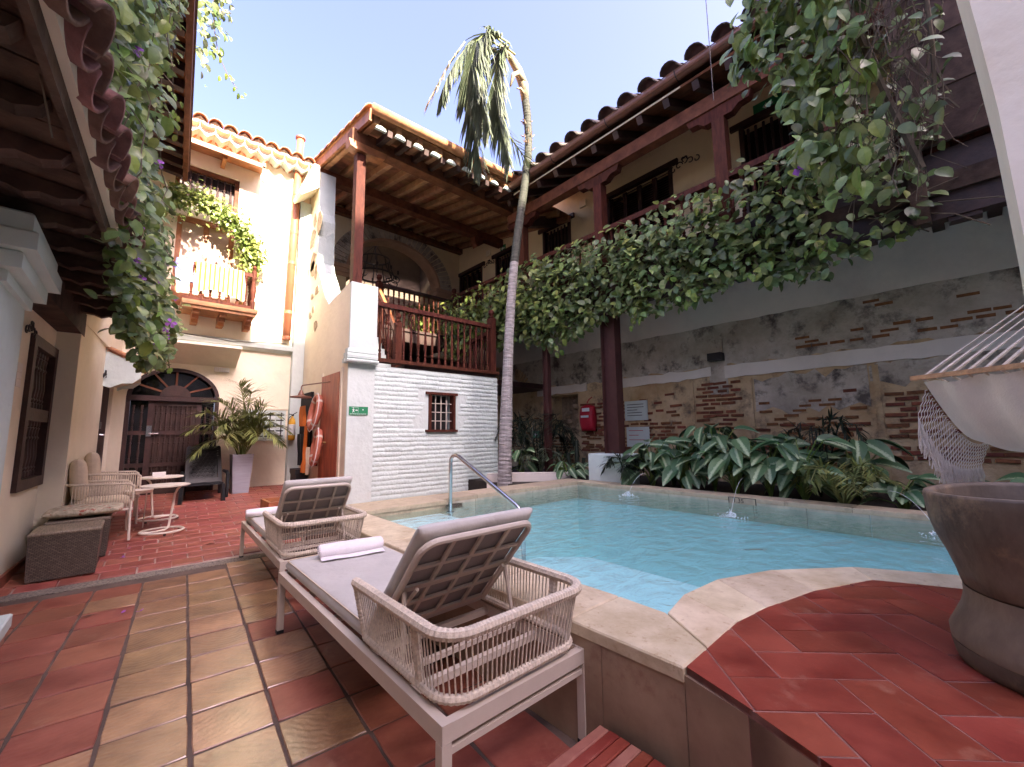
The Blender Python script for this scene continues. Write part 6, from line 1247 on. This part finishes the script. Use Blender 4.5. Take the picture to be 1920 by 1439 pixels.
pp = []; rr_ = []
for i in range(len(path)-1):
    a, b = Vector(path[i]), Vector(path[i+1]); n_ = max(2, int((b-a).length/.035))
    for k in range(n_): pp.append(a+(b-a)*k/n_); rr_.append((rad[i]+(rad[i+1]-rad[i])*k/n_)*(1+(.035 if k % 2 else -.02)+rnd.uniform(-.012, .012)))
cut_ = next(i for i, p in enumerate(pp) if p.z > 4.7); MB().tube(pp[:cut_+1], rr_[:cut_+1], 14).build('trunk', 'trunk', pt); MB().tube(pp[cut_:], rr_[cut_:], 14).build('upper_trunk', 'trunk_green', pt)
mb = MB(); mb.tube([(5.78, 5.9, 8.5), (5.73, 5.9, 8.85), (5.57, 5.9, 9.12), (5.31, 5.9, 9.32), (5.04, 5.9, 9.38)], [.085, .105, .095, .07, .04], 10); mb.tube([(5.70, 5.86, 8.9), (5.52, 5.84, 8.98), (5.38, 5.84, 8.85), (5.30, 5.85, 8.55)], [.07, .06, .05, .02], 7); mb.tube([(5.76, 5.88, 8.6), (5.6, 5.86, 8.68), (5.48, 5.85, 8.6)], [.045, .03, .012], 6); mb.build('crown_sheath', 'sheath', pt, smooth=True)
for k in range(16): a = rnd.uniform(0, 6.28); z = rnd.uniform(7.3, 8.3); MB().tube([(5.83+.09*math.cos(a), 5.9+.09*math.sin(a), z), (5.83+.16*math.cos(a), 5.9+.16*math.sin(a), z+.05)], [.02, .004], 4).build('old_frond_base', 'palmdry', pt)
rl = random.Random(21); stem, lf, dry = MB(), MB(), MB()
def P2(y, *q): return [Vector((x, y+.04*i*(1 if y > 5.85 else -1), z)) for i, (x, z) in enumerate(q)]
kw_ = dict(width=.021, spread=.62, bias=(-.03, 0, -.2))
for pth, L, n_ in ((P2(5.9, (5.2, 9.36), (4.76, 9.36), (4.4, 9.08), (4.08, 8.5), (3.88, 8.0), (3.80, 7.5)), .72, 46), (P2(5.8, (5.2, 9.34), (4.7, 9.30), (4.42, 8.85), (4.28, 8.25), (4.32, 7.6), (4.5, 7.0)), .80, 56),
                   (P2(5.95, (5.3, 9.3), (4.88, 9.26), (4.62, 8.75), (4.48, 8.05), (4.52, 7.35), (4.76, 6.6)), .82, 56), (P2(5.75, (5.35, 9.24), (5.02, 9.18), (4.80, 8.65), (4.70, 7.95), (4.78, 7.2), (4.98, 6.5)), .74, 52),
                   (P2(5.85, (5.3, 9.2), (4.98, 9.05), (4.88, 8.35), (4.90, 7.6), (5.08, 6.95)), .66, 44), (P2(5.7, (5.15, 9.32), (4.6, 9.2), (4.25, 8.7), (4.1, 8.1), (4.12, 7.5)), .78, 46), (P2(6.0, (5.2, 9.3), (4.8, 9.3), (4.55, 8.95), (4.38, 8.4), (4.34, 7.8)), .78, 46)):
    frond(stem, lf, pth, L*1.08, int(n_*1.7), .30, (0, 1, 0), rl, **kw_)
frond(stem, dry, P2(5.8, (5.1, 9.2), (4.9, 8.6), (4.85, 7.8), (4.95, 7.1), (5.05, 6.5)), .55, 26, .35, (0, 1, 0), rl, width=.014, spread=.35, bias=(0, 0, -.3))
frond(stem, dry, P2(5.95, (4.2, 8.9), (3.9, 8.3), (3.66, 7.7), (3.5, 7.3)), .5, 14, .25, (0, 1, 0), rl, width=.012, spread=.5)
frond(stem, lf, P2(5.85, (4.95, 7.7), (5.2, 7.35), (5.5, 7.1), (5.72, 6.9)), .42, 18, .18, (0, 1, 0), rl, width=.010, spread=.5)
stem.build('rachis', 'potpalm', pt); lf.build('frond_leaflets', 'palm', pt, kind='stuff'); dry.build('dry_leaflets', 'palmdry', pt, kind='stuff')
# ================================================================== POTTED PALM
pot = thing('planter_pot', 'tall tapered grey blue planter pot beside the arched door', 'planter', (1.47, 9.22, zf(9.2)))
z0 = zf(9.2); q = lambda h, z: [(1.47-h, 9.22-h, z), (1.47+h, 9.22-h, z), (1.47+h, 9.22+h, z), (1.47-h, 9.22+h, z)]
mb = MB(); mb.add(q(.125, z0)+q(.168, z0+.70)+q(.15, z0+.70)+q(.145, z0+.64), [(3, 2, 1, 0)]+[(i, (i+1) % 4, 4+(i+1) % 4, 4+i) for i in range(4)]+[(4+i, 4+(i+1) % 4, 8+(i+1) % 4, 8+i) for i in range(4)]+[(8+i, 8+(i+1) % 4, 12+(i+1) % 4, 12+i) for i in range(4)]); mb.build('pot', 'potgrey', pot); MB().poly(q(.146, z0+.65)).build('soil', 'soil', pot)
ppm = thing('potted_palm', 'bushy areca palm with arching fronds growing in the grey planter', 'palm', (1.47, 9.22, z0+.65)); stem, lf = MB(), MB(); rl = random.Random(4)
tips = [(-.85, -.25, .45), (-.75, -.35, .75), (-.55, -.3, 1.0), (-.15, -.2, 1.35), (.05, -.3, 1.2), (.3, -.3, .95), (.55, -.2, .75), (.75, -.2, .45), (.5, -.5, .25), (.15, -.55, .3), (-.35, -.55, .25), (-.75, -.2, .05), (.25, -.1, .65), (-.3, -.4, .7), (.0, -.5, .75), (-.6, -.1, .5), (.4, -.4, .6), (-.1, -.45, 1.0), (.6, -.35, .2), (-.5, -.45, .45)]
for tx_, ty_, tz_ in tips:
    b = Vector((1.47+rl.uniform(-.05, .05), 9.22+rl.uniform(-.05, .05), z0+.65)); T = Vector((1.47+tx_, 9.22+ty_, z0+.65+tz_)); mid = b+(T-b)*.45+Vector((0, 0, .32+.15*rl.random())); m2 = b+(T-b)*.78+Vector((0, 0, .22))
    frond(stem, lf, [b, b+(mid-b)*.5+Vector((0, 0, .06)), mid, m2, T], .36, 40, .15, (1, 0, 0), rl, width=.010, stemr=.012)
stem.build('stems', 'potpalm', ppm); lf.build('frond_leaflets', 'potpalm', ppm, kind='stuff')
# ================================================================== VINES
def cloud(n, fn):
    P, D, N, S = [], [], [], []
    while len(P) < n:
        r_ = fn()
        if r_ is None: continue
        p, out, s = r_; P.append(p); o = Vector(out)
        d = Vector((rnd.gauss(0, .45), rnd.gauss(0, .6), -.55+rnd.gauss(0, .45)))+o*.25; D.append(tuple(d)); N.append(tuple(o+Vector((rnd.gauss(0, .4), rnd.gauss(0, .45), .55+rnd.gauss(0, .35))))); S.append(s)
    return P, D, N, S
gv = thing('gallery_vine', 'long dense climbing vine covering the gallery balustrade above the pool', 'vine', (6.1, 4, 3.6))
def gz_hi(y): return 5.02+.05*math.sin(2.3*y)-(.10 if 3.2 < y < 4.6 else 0)-(.35 if y > 7.5 else 0) if y < 8.6 else 4.75
def gz_lo(y): return 3.38+.10*math.sin(3.1*y+1)-.10*math.sin(1.3*y)-(.18 if 2.2 < y < 6.4 else 0)
def gfn():
    y = rnd.uniform(.1, 9.3); z = rnd.uniform(3.0, 5.15); lo, hi = gz_lo(y), gz_hi(y)
    if z < lo or z > hi: return None
    dens = .4 if z > hi-.35 or y < 1.0 else 1.0
    hole = math.sin(2.1*y+3*z)*math.sin(3.7*y-2.2*z+1)
    if rnd.random() > dens*(1 if hole < .55 else .35): return None
    bulge = .10*math.sin(PI*(z-lo)/max(.1, hi-lo)); x = 6.20-abs(rnd.gauss(0, .11))-bulge
    return (x, y, z), (-1, -.2, .25), rnd.choice((.07, .10, .12, .14, .16, .18))
foliage('vine_foliage', *cloud(4700, gfn), 'leaf', gv)
def gfn2():
    y = rnd.uniform(.2, 9.2); z = rnd.uniform(3.3, 5.0); 
    if rnd.random() > (.9 if y > 5 else .35): return None
    return (6.02-abs(rnd.gauss(0, .08))-.16*math.sin(PI*(z-3.3)/1.7), y, z), (-1, -.2, .5), rnd.uniform(.10, .16)
foliage('young_leaves', *cloud(620, gfn2), 'leaf_light', gv)
mb = MB()
for k in range(90):
    y = rnd.uniform(-.8, 9.2); z = rnd.uniform(3.5, 5.0); L_ = rnd.uniform(.4, 1.1); a = rnd.uniform(-.5, .5); mb.tube([(6.14, y, z), (6.05, y+L_*.4*math.sin(a*4), z-.12+.1*a), (6.1, y+L_*math.sin(a*4)*.8, z-.3+.2*a)], .007, 4)
mb.build('stems', 'twig', gv, kind='stuff')
for (y, z, n_) in ((3.55, 3.32, 12), (2.65, 3.42, 14), (1.75, 3.5, 14), (1.0, 3.55, 12), (5.2, 3.2, 10)):        # loose hanging strands
    L_ = rnd.uniform(.25, .55); pts = [(6.0-.03*k, y+.03*math.sin(k*1.7), z+.1-L_*k/6) for k in range(7)]; MB().tube(pts, .005, 4).build('stem', 'twig', gv)
    P = [(pts[k % 7][0]+rnd.gauss(0, .04), pts[k % 7][1]+rnd.gauss(0, .06), pts[k % 7][2]+rnd.gauss(0, .03)) for k in range(n_)]
    leaf_objects(gv, P, [(rnd.gauss(0, .5), rnd.gauss(0, .6), -.8) for _ in P], [(-1, rnd.gauss(0, .4), .5) for _ in P], [rnd.uniform(.10, .15) for _ in P], 'leaf_obj')
# right foreground vine
rv = thing('hanging_vine', 'big leaved vine with bare woody stems hanging down at the upper right', 'vine', (4.6, .6, 3))
poly = [(1.16, 6.2), (1.14, 5.88), (1.44, 5.34), (1.38, 5.08), (1.06, 5.0), (.98, 4.72), (.96, 4.3), (.90, 3.85), (.80, 3.6), (.60, 3.28), (.40, 3.30), (.22, 3.22), (-.02, 3.5), (-.10, 4.0), (-.16, 6.2)]
def rfn():
    y, z = rnd.uniform(-.2, 1.5), rnd.uniform(2.9, 6.2)
    if not inpoly(y, z, poly): return None
    if y < .4 and rnd.random() < .72: return None
    return (4.6+rnd.gauss(0, .22), y, z), (-1, .1, .2), rnd.uniform(.09, .16)
foliage('vine_foliage', *cloud(1150, rfn), 'leaf', rv)
P, D, N, S = cloud(200, lambda: (lambda r_: r_ and ((4.40+rnd.gauss(0, .08), r_[0][1], r_[0][2]), (-.8, .4, .1), rnd.uniform(.15, .215)) if r_ and r_[0][1] > .3 else None)(rfn()))
D = [(d[0]*.5, d[1]*.5, -1.1) for d in D]; leaf_objects(rv, P, D, N, S, 'leaf_obj', width=.95)
mb = MB()
for k in range(150):
    y = rnd.uniform(-.05, .6); z = rnd.uniform(3.9, 5.8); q = [Vector((4.55+rnd.gauss(0, .1), y, z))]
    for i in range(4): q.append(q[-1]+Vector((rnd.gauss(0, .04), rnd.gauss(.01, .07), -rnd.uniform(.08, .28))))
    mb.tube(q, rnd.choice((.0025, .003, .005)), 4)
mb.build('twigs', 'twig', rv, kind='stuff')
for pts, r_ in (([(4.5, .55, 6.4), (4.5, .52, 5.6), (4.52, .40, 5.0), (4.55, .30, 4.4), (4.6, .18, 3.8), (4.6, .1, 3.4)], .028), ([(4.4, .02, 6.2), (4.4, .06, 5.15), (4.42, -.02, 4.98), (4.42, -.10, 5.02), (4.42, -.13, 5.3), (4.4, -.14, 6.2)], .03), ([(4.42, -.06, 4.98), (4.5, -.05, 4.3), (4.6, .0, 3.6)], .016)): MB().tube(pts, r_, 6).build('stem', 'twig', rv)
for (y, z) in ((.88, 3.62), (.84, 3.66), (1.05, 5.6)):
    MB().add([(4.35, y, z), (4.33, y+.04, z+.03), (4.34, y+.02, z+.08), (4.35, y-.02, z+.05)], [(0, 1, 2, 3)]).build('flower', 'petal', rv)
# left vine curtain
lvn = thing('eave_vine', 'tall flowering vine tumbling over the tiled eave at the upper left', 'vine', (.1, 5.5, 3))
A0 = Vector((-.33, 3.2, 0)); dd_ = Vector((.62, 4.8, 0)).normalized()
polyL = [(-.83, 3.30), (-.55, 3.15), (-.2, 3.1), (.2, 3.02), (.6, 2.85), (1.1, 2.5), (1.5, 2.2), (2.0, 2.15), (2.7, 2.05), (3.3, 2.15), (3.9, 2.45), (4.3, 2.9), (3.5, 3.15), (2.86, 3.5), (2.1, 3.72), (1.72, 3.8), (1.45, 4.1), (1.5, 4.9), (2.0, 5.2), (2.2, 5.7), (1.9, 6.3), (-.83, 6.3)]
def lfn():
    s, z = rnd.uniform(-.83, 4.3), rnd.uniform(2.0, 6.3)
    if not inpoly(s, z, polyL): return None
    if z > 3.9 and rnd.random() < .15: return None
    p = A0+dd_*s; return (p.x+rnd.gauss(.0, .06), p.y+rnd.gauss(0, .12), z), (.5, -.9, .3), rnd.uniform(.075, .135)
foliage('vine_foliage', *cloud(3600, lfn), 'leaf', lvn); foliage('young_leaves', *cloud(700, lfn), 'leaf_light', lvn)
P, D, N, S = cloud(120, lambda: (lambda r_: r_ and (r_[0], r_[1], rnd.uniform(.12, .17)) if r_ and r_[0][1] < 5.2 else None)(lfn()))
P = [(p[0]+.05, p[1]-.12, p[2]) for p in P]; D = [(d[0]*.5, d[1]*.4, -1.0) for d in D]; leaf_objects(lvn, P, D, N, S, 'leaf_obj')
sp_ = [(2.5+.35*k/9, 5.15+.04*k, ) for k in range(9)]
for pts in ([(2.2, 5.5), (2.5, 5.25), (2.75, 5.15), (3.0, 5.2), (3.2, 5.05)], [(2.2, 6.2), (2.6, 6.35), (2.95, 6.3)], [(3.6, 2.9), (4.1, 2.6), (4.4, 2.35), (4.6, 2.25)]):
    q = [tuple((A0+dd_*s)+Vector((.02, 0, z))) for s, z in pts]; MB().tube(q, .006, 4).build('stem', 'twig', lvn)
    Q = []
    for a, b in zip(q[:-1], q[1:]): Q += [tuple(Vector(a)+(Vector(b)-Vector(a))*t_+Vector((rnd.gauss(0, .03), rnd.gauss(0, .03), rnd.gauss(-.02, .03)))) for t_ in (0, .33, .66)]
    leaf_objects(lvn, Q, [(rnd.gauss(.2, .4), rnd.gauss(0, .4), -.7) for _ in Q], [(.3, -1, .4)]*len(Q), [rnd.uniform(.07, .11) for _ in Q], 'leaf_obj')
for k in range(34):
    r_ = None
    while r_ is None: r_ = lfn()
    p = Vector(r_[0])+Vector((.06, -.18, 0)); mb = MB(); s = rnd.uniform(.025, .05)
    for j in range(4): a = j*1.57+rnd.random(); mb.add([p, p+Vector((math.cos(a-.5), .2, math.sin(a-.5)))*s, p+Vector((math.cos(a), .35, math.sin(a)))*s*1.3, p+Vector((math.cos(a+.5), .2, math.sin(a+.5)))*s], [(0, 1, 2, 3)])
    mb.build('flower', 'petal', lvn)
mb = MB()
for k in range(60):
    r_ = None
    while r_ is None or r_[0][2] < 3.2: r_ = lfn()
    q = [Vector(r_[0])]
    for i in range(4): q.append(q[-1]+Vector((rnd.gauss(0, .05), rnd.gauss(0, .08), -rnd.uniform(.1, .22))))
    mb.tube(q, .004, 4)
mb.build('twigs', 'twig', lvn, kind='stuff')
Q = []
for k in range(170):
    z = 8.15-abs(rnd.gauss(0, .75)); x = .33+rnd.gauss(0, .10)+.06*(z-7)
    if z > 6.5: Q.append((x, 7.0+rnd.gauss(0, .12), z))
foliage('spray_leaves', Q, [(rnd.gauss(.2, .5), rnd.gauss(0, .4), -.6+rnd.gauss(0, .4)) for _ in Q], [(.3, -1, .4+rnd.gauss(0, .3)) for _ in Q], [rnd.uniform(.07, .13) for _ in Q], 'leaf', lvn)
pts = [(.36, 7.0, 8.1), (.40, 7.0, 7.4), (.48, 6.98, 6.95), (.62, 6.97, 6.66), (.74, 6.96, 6.52)]
MB().tube(pts, .006, 4).build('stem', 'twig', lvn); Q = [tuple(Vector(pts[k % 5])+Vector((rnd.gauss(0, .06), rnd.gauss(0, .04), rnd.gauss(-.03, .06)))) for k in range(22)]
leaf_objects(lvn, Q, [(rnd.gauss(.2, .4), rnd.gauss(0, .4), -.7) for _ in Q], [(.3, -1, .4)]*len(Q), [rnd.uniform(.06, .10) for _ in Q], 'leaf_obj')
# wreath of vine round the balcony door
wv = thing('balcony_vine', 'sunlit vine arching over the balcony door of the back house', 'vine', (.9, 9.4, 4.5))
cl = [(.05, 5.45), (.2, 5.75), (.5, 5.80), (.85, 5.66), (1.15, 5.47), (1.38, 5.2), (1.46, 4.95), (1.44, 4.7)]
def wfn():
    k = rnd.uniform(0, len(cl)-1.001); i = int(k); f_ = k-i; x = cl[i][0]+(cl[i+1][0]-cl[i][0])*f_+rnd.gauss(0, .10); z = cl[i][1]+(cl[i+1][1]-cl[i][1])*f_+rnd.gauss(0, .12)
    if rnd.random() < .10: z -= rnd.uniform(0, .3)
    return (x, 9.45-abs(rnd.gauss(0, .1)), z), (0, -1, .3), rnd.uniform(.055, .10)
foliage('vine_foliage', *cloud(2300, wfn), 'leaf_light', wv); MB().tube([(x, 9.5, z) for x, z in cl], .02, 5).build('stem', 'twig', wv)
tv = thing('landing_vine', 'sunlit vine patch seen through the terrace balusters', 'vine', (5.6, 9.9, 3.9))
foliage('vine_foliage', *cloud(520, lambda: ((rnd.gauss(5.75, .28), 9.85+rnd.gauss(0, .12), rnd.uniform(3.9, 4.85)), (0, -1, .3), rnd.uniform(.08, .14))), 'leaf_light', tv)
# ================================================================== BED PLANTS
LV = MB()
def leafgrid(a, b):
    w_ = math.sin(PI*min(1, .06+.94*b)**.8)**.75*.27; x = (2*a-1)*w_; return (x, b, -.30*b*b+.9*abs(x)*.45)
LV.grid(leafgrid, 4, 7); vmesh = LV.mesh('leaf', 'vari', True)
def broad(name, label, x, y, n, R_, h, group, size=(.34, .48), seed=0):
    rr = random.Random(seed); t = thing(name, label, 'plant', (x, y, .40), 0, group)
    for k in range(n):
        a = 2*PI*k*.382+rr.uniform(-.3, .3); el = rr.uniform(-.55, .75); hh = h*rr.uniform(.3, 1.0); out = R_*rr.uniform(.25, .9)
        b = Vector((math.cos(a)*out, math.sin(a)*out, hh)); st = MB().tube([(0, 0, 0), (b.x*.35, b.y*.35, hh*.7), tuple(b)], [.012, .010, .006], 5).build('stalk', 'leaf_obj', t, local=True)
        d = Vector((math.cos(a), math.sin(a), el-.35)).normalized(); nn_ = Vector((math.cos(a)*.45-.35, math.sin(a)*.45, .8)); nn_ = (nn_-d*nn_.dot(d)).normalized(); xx = d.cross(nn_); s = rr.uniform(*size)
        o = link('leaf', vmesh, t); o.matrix_local = Matrix.Translation(b) @ Matrix((xx, d, nn_)).transposed().to_4x4() @ Matrix.Rotation(rr.uniform(-.4, .4), 4, 'Y') @ Matrix.Diagonal((s*rr.uniform(.9, 1.15), s, s, 1))
    return t
spots = [(6.3, 3.62, 16, 'broad pale leaved plant just right of the white pedestal'), (6.4, 3.15, 20, 'broad pale leaved plant second from the white pedestal'), (6.5, 2.72, 22, 'tallest clump of broad striped leaves in front of the exposed bricks'), (6.3, 2.35, 20, 'broad leaved plant between the tallest clump and the depth mark'), (6.4, 1.95, 20, 'broad striped leaved plant behind the depth mark'), (6.35, 1.55, 16, 'broad leaved plant with a drooping edge left of the small fan palm'), (6.9, 1.1, 14, 'broad striped leaved plant standing behind the small fan palm')]
for i, (x, y, n_, lab) in enumerate(spots): broad('broadleaf_plant', lab, x, y, n_+14, .36, .80 if i != 2 else .98, 'broad leaved plants along the pool edge', size=(.28, .40), seed=i+3)
for i, (x, y, lab) in enumerate(((6.25, .62, 'dark patterned low plant right of the small fan palm'), (6.5, .25, 'yellowish patterned plant left of the hammock fringe'), (6.25, -.02, 'dark patterned plant right behind the rim of the mortar'), (6.7, -.5, 'dark low plant under the hammock at the right border'), (6.6, 4.9, 'small dark plant behind the white pedestal'), (6.2, 5.35, 'dark leafy plant left of the white pedestal'))): broad('patterned_plant', lab, x, y, 16, .30, .38, 'low dark plants in the bed', size=(.2, .3), seed=40+i)
def small_palm(name, label, x, y, z, n, R_, h, mat, seed, L=.22):
    t = thing(name, label, 'palm', (x, y, z)); stem, lf = MB(), MB(); rl = random.Random(seed)
    for k in range(n):
        a = 2*PI*k*.382+rl.uniform(-.3, .3); r_ = R_*rl.uniform(.7, 1.1); b = Vector((x, y, z)); T = Vector((x+r_*math.cos(a), y+r_*math.sin(a), z+h*rl.uniform(.2, .7))); mid = b+(T-b)*.5+Vector((0, 0, h*.6))
        frond(stem, lf, [b, mid, b+(T-b)*.8+Vector((0, 0, h*.42)), T], L, 20, .16, (1, 0, 0), rl, width=.011, stemr=.009)
    stem.build('stems', mat, t); lf.build('frond_leaflets', mat, t, kind='stuff'); return t
small_palm('fan_palm', 'small bright green palm drooping over the pool edge right of the broad leaves', 6.15, 1.12, .42, 12, .5, .5, 'potpalm', 5)
small_palm('fern_palm', 'feathery palm fronds rising behind the striped leaves against the wall', 6.9, 1.5, .42, 9, .55, 1.1, 'palmdark', 6)
small_palm('fern_palm', 'dark feathery palm spilling over the pool corner beside the pedestal', 6.15, 3.95, .42, 14, .45, .5, 'palmdark', 7)
small_palm('fern_palm', 'large dark feathery palm in the corner bed in front of the niche', 6.7, 6.6, .42, 20, .95, 1.35, 'palmdark', 8, L=.38)
small_palm('fern_palm', 'lighter feathery palm low in the corner bed right of the trunk', 6.25, 6.15, .42, 10, .5, .7, 'palm', 9)
small_palm('fern_palm', 'dark spiky palm close to the palm trunk in the corner bed', 6.3, 7.5, .42, 16, .7, 1.2, 'palmdark', 10, L=.3)
small_palm('fern_palm', 'dark feathery palm under the hammock by the mortar', 6.6, -.9, .42, 14, .6, .7, 'palmdark', 12)
broad('dieffenbachia_plant', 'dark plant with whitish leaves in the corner bed beside the palm trunk', 5.95, 6.35, 14, .3, .6, 'corner bed plants', size=(.24, .34), seed=77)
broad('dieffenbachia_plant', 'dark whitish leaved plant in the corner bed left of the red bag', 6.6, 5.9, 12, .3, .5, 'corner bed plants', size=(.22, .3), seed=78)
t = thing('cactus', 'dark upright candle cactus in the corner bed below the red bag', 'cactus', (6.8, 5.6, .4)); [MB().tube([(6.8+a, 5.6+b, .4), (6.8+a*1.6, 5.6+b*1.6, .4+h_)], [.05, .04], 7).build('stem', 'palmdark', t) for a, b, h_ in ((0, 0, .75), (.08, .06, .55), (-.06, .1, .5), (.02, -.1, .4))]
# fallen stones behind the pool edge
for k in range(6):
    s = rnd.uniform(.07, .13); c = (6.2-.12*k+rnd.uniform(-.05, .05), 5.35+.03*k, .44); MB().lathe([(s*.3, -s*.5), (s, -s*.2), (s*1.05, .1*s), (s*.7, s*.45), (.01, s*.55)], c, 7)
cl_ = None
